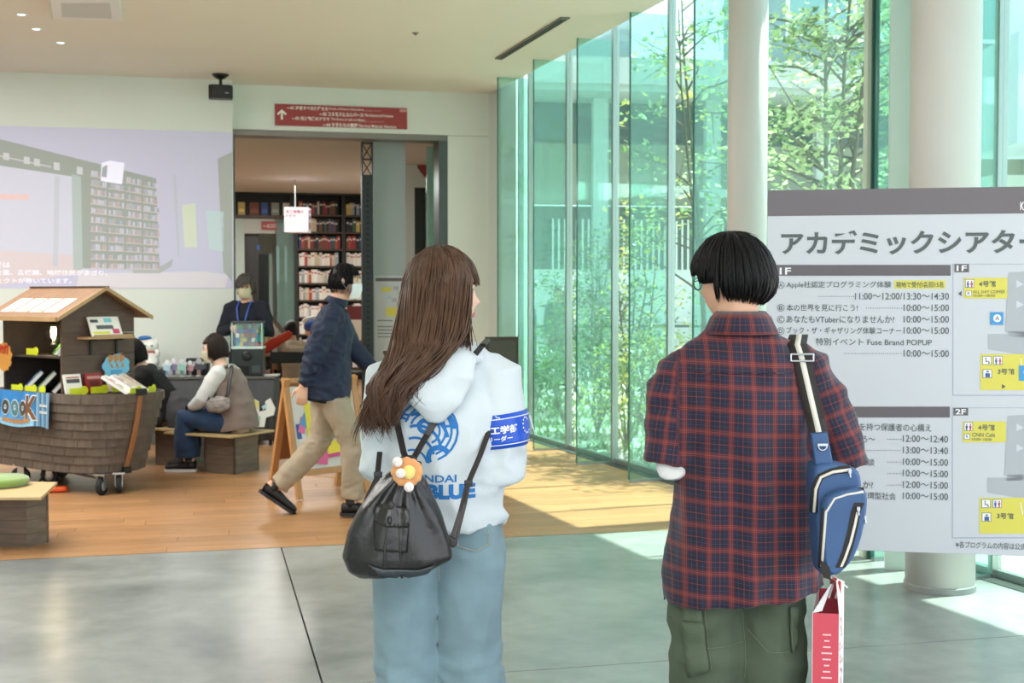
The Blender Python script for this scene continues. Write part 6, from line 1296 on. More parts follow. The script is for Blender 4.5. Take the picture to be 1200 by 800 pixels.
wrinkle(bg_, .006, 7, (1, 1, .6), 2); bg_o = obj('body', bg_, LE, bp, smooth=True); bb = Wrap(bvh(bg_), off=.004)
def patch(poly_px, name, mat, off=.004, yy=-.35, par=bp):
    g = G(); q = [w2(x, y, yy) for x, y in poly_px]; g.add([Vector((x, 0, z)) for x, z in q], [tuple(range(len(q)))]); f = subdiv(g, .015); w_ = Wrap(bvh(bg_), off=off); f.v = [w_.pt(v.x, v.z) for v in f.v]; return obj(name, f, mat, par, smooth=True, solid=.004)
patch([(437, 602), (440, 594), (455, 592), (478, 596), (480, 604), (479, 616), (470, 619), (452, 617), (438, 612)], 'pocket_flap', M('leather flap', '#222120', .28, bump=.2, bscale=45, spec=.6), .008)
patch([(437, 611), (479, 617), (476, 648), (440, 645)], 'front_pocket', LE, .004); patch([(432, 662), (450, 667), (490, 668), (508, 664), (500, 674), (470, 679), (445, 675)], 'base_panel', M('slate leather', '#353c40', .4), .003)
g = G(); bw_ = Wrap(bvh(bg_), off=.006)
for pts in ([(461, 590), (456, 606), (452, 640), (452, 662)], [(462, 590), (468, 608), (470, 640), (471, 676)]): g.tube([bw_.pt(*w2(x, y, -.33), .002) for x, y in pts], .0035, 6)
g.ball(bw_.pt(*w2(459, 591, -.33), .004), (.008, .006, .012), 10, 8); obj('drawstring', g, LE2, bp, smooth=True)
g = G(); g.tube([bw_.pt(*w2(457, 610, -.34), .006), bw_.pt(*w2(457, 606, -.34), .006)], .006, 8); obj('stud', g, HWD, bp)
def strap(pts, w, name, mat=LE2, t=.0035):
    g = G(); g.tube(pts, [(w, t)] * len(pts), 8, side=(1, 0, 0), rnd=False, e=5); return obj(name, g, mat, bp, smooth=False)
sb = Wrap(hb, off=.012)
def onb(px, py, extra=0): a_ = w2(px, py, -.15); return sb.pt(a_[0], a_[1], extra)
# strap over the right shoulder, the hidden left one, and their lower ends
p_top = R3(479, 545, -.262)
strap([P3(571, 398, .02), onb(566, 404), onb(556, 416), onb(540, 442), onb(520, 475), onb(500, 510), R3(487, 533, -.20), p_top], .0085, 'shoulder_strap'); strap([P3(452, 412, .0), onb(455, 430), onb(460, 465, .005), onb(465, 500, .01), R3(473, 530, -.2), p_top], .0085, 'shoulder_strap')
strap([R3(577, 492, -.05), R3(573, 505, -.09), R3(562, 535, -.14), R3(549, 565, -.19), R3(540, 600, -.23), R3(530, 632, -.255)], .0075, 'lower_strap'); strap([R3(549, 567, -.195), R3(545, 590, -.225), R3(534, 634, -.25)], .005, 'strap_end')
strap([R3(445, 530, -.12), R3(442, 560, -.18), R3(430, 585, -.22), R3(418, 625, -.25)], .0075, 'lower_strap')
g = G(); g.box(R3(549, 566, -.19), (.022, .01, .016), .0); g.box(R3(443, 556, -.175), (.022, .01, .016)); obj('slider_buckles', g, HWD, bp, bevel=.002)
g = G(); c = R3(479, 540, -.27)
for k in (0, 1): g.tube([c + Vector((.016 * cos(t * pi / 8) + .01 * k - .006, -.004 * k, .013 * sin(t * pi / 8))) for t in range(17)], .003, 6, cap=False)
g.tube([c + Vector((-.028, -.004, -.002)), c + Vector((.028, -.004, -.006))], .006, 8); obj('ring_clasp', g, HWD, bp, smooth=True)
g = G(); g.box(R3(529, 634, -.265), (.03, .02, .02), .0, ry=.6); obj('side_tab', g, LE2, bp, bevel=.004)
# plush charm
ch_ = thing('plush_charm', 'small orange, yellow and white plush charm clipped to the top of the black backpack', 'charm', (X0, D, 0)); c = R3(477, 553, -.345); OP = M('plush orange', '#d99a62', .9, sheen=.4); YP = M('plush yellow', '#ecd27a', .9, sheen=.4); WPl = M('plush white', '#ece3dc', .9, sheen=.4)
g = G()
for k in range(12): t = k * pi / 6; g.ball(c + Vector((.028 * cos(t), .004 * sin(k * 2), .026 * sin(t))), (.013, .008, .013), 10, 8)
g.ball(c, (.028, .012, .027), 14, 10); obj('wrapper', fuse(g, .0035, 1), OP, ch_, smooth=True); g = G(); g.ball(c + Vector((.006, -.014, .002)), (.016, .010, .018), 12, 8); obj('middle', g, YP, ch_, smooth=True)
for dx, dz in ((-.014, .0), (.006, -.034), (-.022, .028)):
    g = G(); g.ball(c + Vector((dx, -.02, dz)), .0125, 14, 10); o = obj('puff', g, WPl, ch_, smooth=True); g = G()
    for ex_ in (-.004, .004): g.ball(c + Vector((dx + ex_, -.0322, dz + .001)), .0012, 6, 4)
    obj('dots', g, M('rose dot', '#c0787a', .6), o)
g = G(); g.tube([c + Vector((0, .0, .026)), R3(479, 543, -.29)], .0015, 5); obj('loop', g, HWD, ch_)
# ---------------------------------------------------------------- the man in the plaid shirt
PX = 868; D = 3.5; X0 = W(PX, 345, D).x
J = dict(pelvis=(.0, 0, .90), waist=(0, 0, 1.05), chest=(0, 0, 1.22), neck=(.0, -.01, 1.405), head=(-.016, .03, 1.532), yaw=R(47), pitch=R(-5), lips=0, shL=(-.155, 0, 1.325), elL=(-.190, -.02, 1.06), wrL=(-.10, .20, 1.02), shR=(.165, 0, 1.325), elR=(.262, -.015, 1.06), wrR=(.255, .03, .83),
         hipL=(-.085, 0, .86), knL=(-.09, .01, .46), anL=(-.1, 0, .085), hipR=(.08, 0, .86), knR=(.085, .01, .46), anR=(.09, 0, .085), footL=(-.04, .2, 0), footR=(.04, .2, 0), handL=((.7, .7, .1), (0, .3, -1), 1, .8), handR=((0, .05, -1), (-1, 0, 0), -1, 1.3), hs=.94)
mn = person('man with a black bowl cut in an oversized red and navy plaid shirt', (X0, D, 0), 0, J, SKIN); face(J, mn, M('thin black frame', '#15161a', .3, .5))
def plaid():
    m = bpy.data.materials.new('plaid cotton'); m.use_nodes = True; nt = m.node_tree; b = nt.nodes['Principled BSDF']; L = nt.links.new; N = nt.nodes.new
    uv = N('ShaderNodeUVMap'); uv.uv_map = 'UVMap'; sp = N('ShaderNodeSeparateXYZ'); L(uv.outputs[0], sp.inputs[0])
    def ma(op, a, b_=None, c=None):
        n = N('ShaderNodeMath'); n.operation = op
        for i, x in enumerate((a, b_, c)):
            if x is None: continue
            if hasattr(x, 'is_linked') or hasattr(x, 'node'): L(x, n.inputs[i])
            else: n.inputs[i].default_value = x
        return n.outputs[0]
    P_ = .062
    def line(src, c, w, soft=.35):
        f = ma('FRACT', ma('DIVIDE', src, P_)); d = ma('ABSOLUTE', ma('SUBTRACT', f, c)); d = ma('MINIMUM', d, ma('SUBTRACT', 1.0, d)); r = N('ShaderNodeMapRange'); r.interpolation_type = 'SMOOTHSTEP'; L(d, r.inputs[0]); r.inputs['From Min'].default_value = w; r.inputs['From Max'].default_value = w * (1 - soft); return r.outputs[0]
    def cols(src, k):
        red = ma('MAXIMUM', line(src, .22, .035), ma('MAXIMUM', line(src, .30, .018), line(src, .14, .018))); red2 = ma('MAXIMUM', red, ma('MULTIPLY', line(src, .72, .022), .8)); wine = line(src, .22, .19, .12); blu = ma('MAXIMUM', line(src, .50, .008), line(src, .94, .008)); return red2, wine, blu
    ru, wu, bu = cols(sp.outputs[0], 0); rv, wv, bv = cols(sp.outputs[1], 1)
    def mix(f, a, b_):
        n = N('ShaderNodeMix'); n.data_type = 'RGBA'; L(f, n.inputs[0])
        for i, x in ((6, a), (7, b_)):
            if isinstance(x, tuple): n.inputs[i].default_value = (*x, 1)
            else: L(x, n.inputs[i])
        return n.outputs[2]
    c = mix(ma('MULTIPLY', ma('ADD', wu, wv), .5), hx('#14182f'), hx('#43192b')); c = mix(ma('MULTIPLY', ma('ADD', bu, bv), .45), c, hx('#55557a')); c = mix(ma('MULTIPLY', ma('ADD', ru, rv), .5), c, hx('#94402f'))
    L(c, b.inputs['Base Color']); b.inputs['Roughness'].default_value = .8; b.inputs['Sheen Weight'].default_value = .15
    n2 = N('ShaderNodeTexNoise'); n2.inputs['Scale'].default_value = 400; t = N('ShaderNodeTexCoord'); L(t.outputs['Object'], n2.inputs['Vector']); bp_ = N('ShaderNodeBump'); bp_.inputs['Strength'].default_value = .1; bp_.inputs['Distance'].default_value = .005; L(n2.outputs[0], bp_.inputs['Height']); L(bp_.outputs[0], b.inputs['Normal']); return m
PLD = plaid()
def shirt_uv(v):
    for S, s in (('L', -1), ('R', 1)):
        if v.x * s > .178 + max(0, (1.28 - v.z)) * .0 and v.z > .98:
            a, b = Vector(J['sh' + S]), Vector(J['el' + S]); d = (b - a).normalized(); t = (v - a).dot(d); r_ = v - a - d * t; an = math.atan2(r_.x * s, -r_.y); return (an * .075 + .02 * s, t + .03)
    an = math.atan2(v.x, -v.y) if v.y < 0.02 else math.atan2(v.x, .02); return ((v.x if v.y < .0 else math.copysign(.2 + v.y, v.x)) * 1.06, v.z + .006 * sin(v.x * 9))
g = G()
tz = lambda px, py: w2(px, py, -.05)
secs = [(875.5, 700, .222, .165), (873, 672, .216, .16), (875, 620, .202, .15), (878, 560, .188, .142), (877, 510, .184, .138), (872, 460, .186, .135), (869, 428, .178, .122), (869, 408, .142, .10), (868, 392, .105, .08), (868, 380, .066, .062)]
g.tube([(tz(px, py)[0], .0, tz(px, py)[1]) for px, py, a_, b_ in secs], [(a_, b_) for *_, a_, b_ in secs], 36, side=(1, 0, 0), rnd=False)
for S, s in (('L', -1), ('R', 1)):
    a, b = Vector(J['sh' + S]), Vector(J['el' + S]); d = (b - a).normalized(); e_ = b + d * (.0 if S == 'L' else .02) + Vector((0, 0, -.02)); g.tube([a + Vector((-s * .085, 0, .022)), a + Vector((-s * .03, 0, .0)), a + Vector((s * .006, 0, -.035)), a.lerp(b, .4) + Vector((s * .006, 0, 0)), a.lerp(b, .7), e_], [(.05, .05), (.062, .062), (.070, .07), (.072, .078), (.066, .08), (.064, .08)], 20, rnd=False)
sg = fuse(g, .009, 4)
def pleat(v): return math.exp(-((v.x - .115) / .02) ** 2) + math.exp(-((v.x + .105) / .02) ** 2)
for i, v in enumerate(sg.v):
    if v.y < 0 and v.z < 1.27:
        dn_ = min(1, (1.27 - v.z) / .3); sg.v[i] = v + Vector((0, -.018 * dn_ * cos(v.x * 46 + 1.2 * sin(v.z * 5)) * max(0, 1 - abs(v.x) / .26), 0)) + Vector((0, .012 * pleat(v) * max(0, 1 - (1.27 - v.z) / .25), 0))
wrinkle(sg, .013, 5, (1.3, 1.3, .55), 21); wrinkle(sg, .009, 9, (1, 1, 1.5), 6, lambda v: 1 if abs(v.x) > .17 and v.z > 1.0 else .25)
sgo = obj('plaid_shirt', sg, PLD, mn, smooth=True); cuv(sgo, shirt_uv); shb = bvh(sg)
sw = Wrap(shb, off=.0025); zY = w2(868, 437, -.13)[1]
g = G(); g.tube([sw.pt(-.15 + .3 * k / 30, zY + .003 * sin(k), .0005) for k in range(31)], (.0018), 6); ys = obj('yoke_seam', g, PLD, sgo); cuv(ys, lambda v: (v.x, v.z + .01))
# collar
g = G(); cr = []
for k in range(25):
    t = -2.3 + 4.6 * k / 24; x, y = sin(t), -cos(t); cr.append((x, y))
vs = []
for x, y in cr: vs += [Vector((x * .060, y * .060 - .002, 1.405)), Vector((x * .067, y * .068 - .002, 1.452)), Vector((x * .080, y * .082 - .002, 1.437)), Vector((x * .100, y * .100 - .004, 1.392 - .01 * max(0, y)))]
g.add(vs, [(i * 4 + j, i * 4 + 4 + j, i * 4 + 5 + j, i * 4 + 1 + j) for i in range(24) for j in range(3)]); co_ = obj('collar', g, PLD, sgo, smooth=True, solid=.003); cuv(co_, lambda v: (math.atan2(v.x, -v.y) * .09, v.z * 1.3))
# white undershirt sleeve and gold-edged phone at the left elbow
g = G(); a, b = Vector(J['elL']), Vector(J['wrL']); g.tube([Vector(J['shL']).lerp(a, .8), a + Vector((-.0, -.012, -.03)), a.lerp(b, .35) + Vector((0, 0, -.02)), a.lerp(b, .55)], [.045, .046, .042, .04], 16); obj('undershirt_sleeve', wrinkle(fuse(g, .008, 2), .004, 14), M('white cotton', '#dfe0de', .85), mn, smooth=True)
# hair
rng = random.Random(23); HG = hair_cap(J, .022, .36, -.34, .30, noise_=.003, side_low=.05, grad=1); M4 = head_mtx(J)
def ellm(a, t, q):
    x, y, z = sin(t) * sin(a), sin(t) * cos(a), cos(t); k = 1 - (.20 * -z if z < 0 and y < 0 else 0); return M4 @ Vector(((.077 + q) * x, (.097 + q) * y * k, (.120 + q) * z))
for i in range(1300):
    a = rng.uniform(0, 2 * pi); back = -cos(a); te = (1.90 + .22 * back if back > .12 else (1.54 if back > -.4 else 1.34)) + rng.uniform(-.12, .05); ts = rng.uniform(.0, .9) if rng.random() < .7 else rng.uniform(.6, 1.3)
    q0 = .022 + .010 * rng.random(); n_ = 8; pts = []
    for k in range(n_):
        f = k / (n_ - 1); t = ts + (te - ts) * f; q = q0 + .006 * sin(pi * f) - (.016 * max(0, f - .7) / .3 if back > .25 else 0) ; pts.append(ellm(a + .10 * sin(3 * a) * f, t, q))
    lock(HG, pts, rng.uniform(.0022, .0045), 5, .45)
for i in range(14):
    a = rng.uniform(0, 2 * pi); pts = [ellm(a + .05 * k, .2 + .12 * k, .03 + .004 * k) for k in range(5)]; lock(HG, pts, .0012, 4, .5)
obj('hair', HG, HB, mn, smooth=True)
# cargo trousers
CG = M('olive cargo cloth', '#4c5846', .85, var=.08, scale=10, bump=.15, bscale=260); tg = garment_legs(J, .014, .088, .085, .011, .03, .93, .1)
wrinkle(tg, .013, 5, (1.1, 1.1, .8), 31); wrinkle(tg, .008, 9, (.7, .7, 1.3), 9); tuck(tg, .69, .84); tr_ = obj('cargo_trousers', tg, CG, mn, smooth=True); tb = bvh(tg)
def tpatch(poly, name, mat, off=.004, solid=.006):
    g = G(); q = [w2(x, y, -.1) for x, y in poly]; g.add([Vector((x, 0, z)) for x, z in q], [tuple(range(len(q)))]); f = subdiv(g, .02); w_ = Wrap(tb, off=off); f.v = [w_.pt(v.x, v.z) for v in f.v]; return obj(name, f, mat, tr_, smooth=True, solid=solid)
CG2 = M('olive pocket cloth', '#525f4b', .85, var=.08, scale=10, bump=.15, bscale=260)
tpatch([(802, 712), (822, 712), (824, 728), (802, 730)], 'pocket_flap', CG2, .012); tpatch([(801, 730), (824, 728), (831, 786), (808, 796)], 'cargo_pocket', CG2, .006); tpatch([(926, 712), (937, 714), (938, 760), (930, 768)], 'cargo_pocket', CG2, .006)
g = G(); tw = Wrap(tb, off=.0045)
for pts in ([(826, 715), (830, 750), (834, 785)], [(830, 761), (850, 760), (874, 757)], [(880, 742), (900, 764), (926, 766)], [(874, 722), (877, 760), (876, 798)]): g.tube([tw.pt(*w2(pts[int(k / 4)][0] + (pts[min(int(k / 4) + 1, len(pts) - 1)][0] - pts[int(k / 4)][0]) * (k % 4) / 4, pts[int(k / 4)][1] + (pts[min(int(k / 4) + 1, len(pts) - 1)][1] - pts[int(k / 4)][1]) * (k % 4) / 4, -.1)) for k in range(4 * (len(pts) - 1) + 1)], .001, 4)
obj('stitching', g, M('olive stitch', '#6f7a62', .8), tr_)
for S in 'LR': shoe(J, S, M('black shoe', '#1a1a1b', .5), M('dark sole', '#26262a', .6), mn)
# ---------------------------------------------------------------- blue sling bag
SBL = M('blue nylon', '#3a5a86', .6, bump=.1, bscale=200, var=.06); SBK = M('black webbing', '#26221f', .7); ZIP = M('zip white', '#d9d5c8', .5); CHR = M('zinc', '#b8bcc0', .3, .9)
sl_ = thing('sling_bag', 'blue sling bag with black and white zips worn by the man in plaid', 'bag', (X0, D, 0))
yB = -.20
def S3(px, py, y=yB): q = W(px, py, D + y); return Vector((q.x - X0, y, q.z))
def rbox(poly, y0, y1, name, mat, inset=.012, par=sl_):
    """soft box: outline polygon in pixels, from depth y0 (front, nearer the camera) to y1"""
    n = len(poly); c = sum((S3(*p, y0) for p in poly), Vector()) / n; g = G(); rings = []
    for y, k in ((y0, .86), (y0 + .006, .96), (y0 + .016, 1.0), (y1 - .01, 1.0), (y1, .93)): rings.append([Vector((c.x + (S3(*p, y0).x - c.x) * k, y, c.z + (S3(*p, y0).z - c.z) * (1 - (1 - k) * .45))) for p in poly])
    vs = [v for r_ in rings for v in r_]; g.add(vs, [(i * n + k, (i + 1) * n + k, (i + 1) * n + (k + 1) % n, i * n + (k + 1) % n) for i in range(4) for k in range(n)] + [tuple(range(n)), tuple(4 * n + n - 1 - k for k in range(n))]); return obj(name, g, mat, par, smooth=False, bevel=.002)
def smoothpoly(pts, it=2):
    for _ in range(it):
        out = []
        for i in range(len(pts)): p, q = pts[i], pts[(i + 1) % len(pts)]; out += [(p[0] * .75 + q[0] * .25, p[1] * .75 + q[1] * .25), (p[0] * .25 + q[0] * .75, p[1] * .25 + q[1] * .75)]
        pts = out
    return pts
rbox(smoothpoly([(953, 552), (960, 542), (1001, 546), (1012, 558), (1010, 600), (990, 665), (968, 679), (961, 668), (957, 610)]), yB - .04, yB + .06, 'main_body', SBL); rbox(smoothpoly([(965, 590), (975, 578), (1004, 571), (1018, 575), (1018, 600), (1006, 650), (982, 677), (966, 672), (964, 630)]), yB - .085, yB - .038, 'front_pocket', SBL)
rbox([(950, 508), (970, 506), (978, 546), (956, 550)], yB - .02, yB - .005, 'strap_tab', SBL)
def ztube(pts, r, name, mat, y): g = G(); g.tube([S3(px, py, y) for px, py in pts], r, 8, rnd=False); return obj(name, g, mat, sl_, smooth=True)
ztube([(953, 600), (955, 572), (961, 558), (975, 552), (996, 549)], (.0105), 'zip_tape', SBK, yB - .036); ztube([(954, 600), (956, 573), (962, 559), (976, 553), (997, 550)], .004, 'zip', ZIP, yB - .046)
ztube([(962, 665), (964, 625), (966, 598), (976, 582), (992, 576), (1012, 574)], .0075, 'zip_tape', SBK, yB - .072); ztube([(963, 664), (966, 625), (968, 600), (978, 584), (993, 579), (1012, 576)], .0035, 'zip', ZIP, yB - .083)
def flat(pts, name, mat, y, t=.002): g = G(); g.slabp([S3(px, py, y) for px, py in pts], (0, 1, 0), t); return obj(name, g, mat, sl_)
def ribbon(cl, w, name, mat, y):
    g = G(); L_ = [S3(px - w, py, y) for px, py in cl]; R_ = [S3(px + w, py, y) for px, py in cl]; n = len(cl); g.add(L_ + R_, [(i, n + i, n + i + 1, i + 1) for i in range(n - 1)]); return obj(name, g, mat, sl_, solid=-.002)
ribbon([(1007, 589), (1003, 600), (999, 622), (993, 645), (985, 665)], 5.6, 'pocket_trim', SBK, yB - .087); ribbon([(1005, 600), (1002, 615), (997, 635), (990, 655), (986, 664)], 1.5, 'pocket_zip', ZIP, yB - .0895)
flat([(962, 656), (972, 664), (974, 680), (965, 676), (962, 668)], 'corner_patch', SBK, yB - .0885)
for px, py, y in ((996, 552, yB - .05), (1006, 596, yB - .093), (1014, 606, yB - .08)):
    g = G(); g.box(S3(px, py, y), (.008, .004, .010)); g.tube([S3(px, py + 2, y - .001), S3(px + .5, py + 7, y - .002)], .0025, 6); obj('zip_pull', g, CHR, sl_)
g = G(); c = S3(964, 521, yB - .028); g.tube([c + Vector((.011 * cos(t * pi / 8 + pi), 0, .011 * sin(t * pi / 8 + pi) - .003)) for t in range(9)] , .002, 6); g.box(c, (.026, .004, .006)); obj('d_ring', g, CHR, sl_, smooth=False)
# strap: from over the shoulder down the back to the tab
sp_ = Wrap(shb, off=.017); path = [Vector((w2(938, 392, 0)[0], .07, w2(938, 392, 0)[1] - .03)), Vector((w2(938, 392, 0)[0], .02, w2(938, 392, 0)[1]))] + [sp_.pt(*w2(px, py, -.14)) for px, py in ((942, 405), (945, 420), (950, 445), (955, 470), (959, 492))] + [S3(961, 514, yB - .006)]
for i in range(3, 7): path[i].y = min(path[i].y, path[2].y - .012 * (i - 2))
def sst(w, off, name, mat):
    g = G(); n = len(path); vs = [p + Vector((s * w, -off, .0)) for s in (-1, 1) for p in path]; g.add(vs, [(i, i + 1, n + i + 1, n + i) for i in range(n - 1)]); return obj(name, g, mat, sl_, smooth=True, solid=.002)
sst(.0255, .0, 'shoulder_strap', SBK); sst(.0075, .0035, 'strap_stripe', M('strap cream', '#d9d6cb', .7))
g = G(); c = path[3] + Vector((0, -.008, 0))
for z in (-.009, .009): g.tube([c + Vector((-.03, 0, z)), c + Vector((.03, 0, z))], .0028, 8)
for x in (-.03, .03): g.tube([c + Vector((x, 0, -.009)), c + Vector((x, 0, .009))], .0028, 8)
obj('slide_buckle', g, CHR, sl_, smooth=True)
# ---------------------------------------------------------------- paper carrier bag
pb = thing('paper_bag', 'white and red paper carrier bag hanging from the hand of the man in plaid', 'bag', (X0, D, 0)); PWh = M('bag paper white', '#e6e3e2', .5); PRd = M('bag paper red', '#cf4a5a', .5)
fA, fBk = S3(952, 718, -.12), S3(982, 722, -.12); zb_ = .27; dpt = Vector((.055, .16, 0)); A0 = Vector((fA.x, -.12, 0)); B0 = Vector((fBk.x, -.13, 0)); zt_ = fA.z
def quad(name, pts, mat, off=None, th=.0012):
    g = G(); pts = [Vector(p) for p in pts]; n_ = (pts[1] - pts[0]).cross(pts[3] - pts[0]).normalized(); g.slabp(pts, -n_, th); return obj(name, g, mat, pb)
def at_(p, z): return Vector((p.x, p.y, z))
tip = S3(972, 686, -.05); C0_ = B0 + dpt; D0_ = A0 + dpt
quad('gusset', [at_(A0, zb_), at_(B0, zb_), at_(B0, zt_), at_(A0, zt_)], PRd); quad('side_panel', [at_(B0, zb_), at_(C0_, zb_), at_(C0_, zt_ + .05), at_(B0, zt_ - .005)], PWh); quad('back_gusset', [at_(C0_, zb_), at_(D0_, zb_), at_(D0_, zt_ + .03), at_(C0_, zt_ + .03)], PRd); quad('far_panel', [at_(D0_, zb_), at_(A0, zb_), at_(A0, zt_), at_(D0_, zt_ + .05)], PWh)
quad('bottom', [at_(A0, zb_ + .001), at_(B0, zb_ + .001), at_(C0_, zb_ + .001), at_(D0_, zb_ + .001)], PWh)
g = G(); T1 = S3(975, 684, -.06); g.add([at_(A0, zt_), T1 + Vector((-.004, 0, 0)), T1 + Vector((.0, 0, 0)), at_(A0, zt_) + Vector((.03, .02, -.0))], [(0, 1, 2, 3)]); g.add([at_(B0, zt_), T1 + Vector((.008, -.01, .01)), T1 + Vector((.02, .02, .01)), at_(C0_, zt_ + .05)], [(0, 1, 2, 3)]); obj('upper_panels', g, PWh, pb, solid=.0012)
g = G(); hnd = Vector(J['wrR']) + Vector((0, .02, -.105))
for o_ in (-.006, .012): g.tube([S3(974, 700, -.07) + Vector((o_, 0, 0)), S3(980, 682, -.04) + Vector((o_, 0, 0)), hnd + Vector((o_ * .5, 0, 0)), S3(990, 690, .0) + Vector((o_, .02, 0))], .0025, 6)
obj('handles', g, PWh, pb); g = G(); g.box(S3(979, 690, -.03), (.018, .05, .05)); obj('red_contents', g, M('parcel red', '#b5302c', .5), pb)
class QF:
    def __init__(s, a, b, n): s.a = a; s.d = (b - a); s.n = n
    def pt(s, u, z, off=0): p = s.a + s.d * u; return Vector((p.x, p.y, z)) + s.n * (.0012 + off)
g = G(); q = QF(A0, B0, Vector((0, -1, 0)))
for i in range(18): w_ = (.16, .1, .14, .2)[i % 4]; z = zt_ - .055 - i * .0165; g.add([q.pt(.55 - w_, z), q.pt(.55 + w_, z), q.pt(.55 + w_, z - .004), q.pt(.55 - w_, z - .004)], [(3, 2, 1, 0)])
obj('gusset_print', g, M('bag print pink', '#f0c4c8', .5), pb)
nrm = (C0_ - B0).cross(Vector((0, 0, 1))).normalized(); q = QF(B0, C0_, nrm); g = G(); rng = random.Random(3)
for i in range(16): u, z = rng.uniform(.1, .6), zt_ - .02 - i * .013; g.add([q.pt(u, z), q.pt(u + .12, z + .003), q.pt(u + .1, z - .008), q.pt(u - .02, z - .006)], [(3, 2, 1, 0)])
obj('side_print', g, M('bag print red', '#c9685f', .5), pb)
# ---------------------------------------------------------------- the walking man
D = 8.65; XW = W(386, 345, D).x; rzW = R(-83)
J = dict(pelvis=(0, -.02, .93), waist=(0, .0, 1.07), chest=(0, .02, 1.26), neck=(0, .055, 1.44), head=(0, .10, 1.585), yaw=R(6), pitch=R(-4), shL=(-.165, .03, 1.39), elL=(-.2, .14, 1.14), wrL=(-.17, .30, .98), shR=(.165, .03, 1.39), elR=(.215, -.09, 1.13), wrR=(.185, -.17, .90),
         hipL=(-.09, -.02, .88), knL=(-.09, -.06, .50), anL=(-.09, -.37, .178), hipR=(.09, .0, .88), knR=(.09, .15, .50), anR=(.085, .15, .095), footL=(-.02, .2, -.05), footR=(.02, .2, .0), handL=((0, .3, -1), (1, 0, 0), 1, .5), handR=((0, -.1, -1), (-1, 0, 0), -1, .6), toeupL=-.06)
wk = person('masked man in a navy jacket and beige trousers striding to the bookcase side', (XW, D, 0), rzW, J, SKIN, .008); wk['label'] = 'walking man in a navy jacket, beige trousers and white face mask'
MW = M('mask white', '#dfe3e4', .7); face(J, wk, mask=MW)
NV_ = M('navy twill', '#18243c', .75, var=.1, scale=6, bump=.15, bscale=200); g = garment_top(J, .040, .135, .028, .98, .042, 1.0, .011); wrinkle(g, .010, 6, (1.2, 1.2, .8), 3); wrinkle(g, .012, 12, (1, 1, 1.7), 8, lambda v: 1 if v.x > .13 else .3)
jk = obj('jacket', g, NV_, wk, smooth=True); g = G(); g.tube([(0, .035, 1.425), (.0, .052, 1.455), (0, .058, 1.478)], [(.086, .084), (.076, .076), (.070, .070)], 20, side=(1, 0, 0), cap=False); obj('collar', g, NV_, jk, smooth=True, solid=.008)
g = garment_top(dict(J), .026, .155, .006, .3, .04, .7, .012); obj('black_shirt', g, M('black knit', '#131315', .9), wk, smooth=True)
BG_ = M('beige chino', '#a3957f', .85, var=.06, bump=.12, bscale=200); g = garment_legs(J, .012, .068, .07, .011, .04, .93, .105); wrinkle(g, .012, 6, (1.2, 1.2, .7), 5); wrinkle(g, .009, 13, (1, 1, 1.6), 7, lambda v: max(0, 1 - abs(v.z - .5) / .2) + max(0, 1 - abs(v.z - .2) / .15)); tuck(g, .80, .72, 0, -.01); obj('trousers', g, BG_, wk, smooth=True)
BS = M('black sneaker', '#141415', .55); BSo = M('black sole', '#1b1b1d', .6); shoe(J, 'R', BS, BSo, wk, .28); shoe(J, 'L', BS, BSo, wk, .28, pitch=.62)
rng = random.Random(41); HG = hair_cap(J, .010, .45, -.45, .42, side_low=-.12, noise_=.002); short_hair(J, HG, rng, 500, .03, .011, .45, -.6, .004, .42); obj('hair', HG, HB, wk, smooth=True)
# ---------------------------------------------------------------- the standing man behind the table
D = 13.2; XS = W(289, 345, D).x
J = stand(1.71, yaw=R(-8), pitch=R(-12), elL=(-.25, .04, 1.11), wrL=(-.07, .22, 1.16), elR=(.25, .04, 1.11), wrR=(.07, .22, 1.16), handL=((.9, .3, -.3), (0, -1, 0), -1, .7), handR=((-.9, .3, -.3), (0, -1, 0), 1, .7))
sm = person('standing man in a dark sweater behind the capsule machine, in glasses and a beige mask', (XS, D, 0), R(172), J, SKIN, .01); MB_ = M('mask beige', '#c9c3a4', .7); face(J, sm, M('thin brown frame', '#5a3b2f', .3, .5), MB_)
g = garment_top(J, .03, .12, 0, .97, .036, 1.0, .012); wrinkle(g, .01, 7); obj('sweater', g, M('dark navy knit', '#171c28', .9, bump=.2, bscale=200), sm, smooth=True); g = garment_legs(J, .012, .07, .075, .013); obj('trousers', g, M('dark trousers', '#1c1d22', .85), sm, smooth=True)
for S in 'LR': shoe(J, S, BS, BSo, sm)
g = G(); 
for s in (-1, 1): g.tube([(s * .065, .03, 1.44), (s * .062, .125, 1.36), (s * .04, .155, 1.25), (s * .012, .165, 1.17)], [(.008, .002)] * 4, 6, side=(1, 0, 0))
obj('lanyard', g, M('lanyard blue', '#2b4fae', .5), sm); rng = random.Random(43); HG = hair_cap(J, .016, .40, -.45, .45, side_low=-.2); short_hair(J, HG, rng, 420, .05, .018, .38, -.5, .006, .36); obj('hair', HG, M('greying hair', '#4b4744', .6, spec=.3), sm, smooth=True)
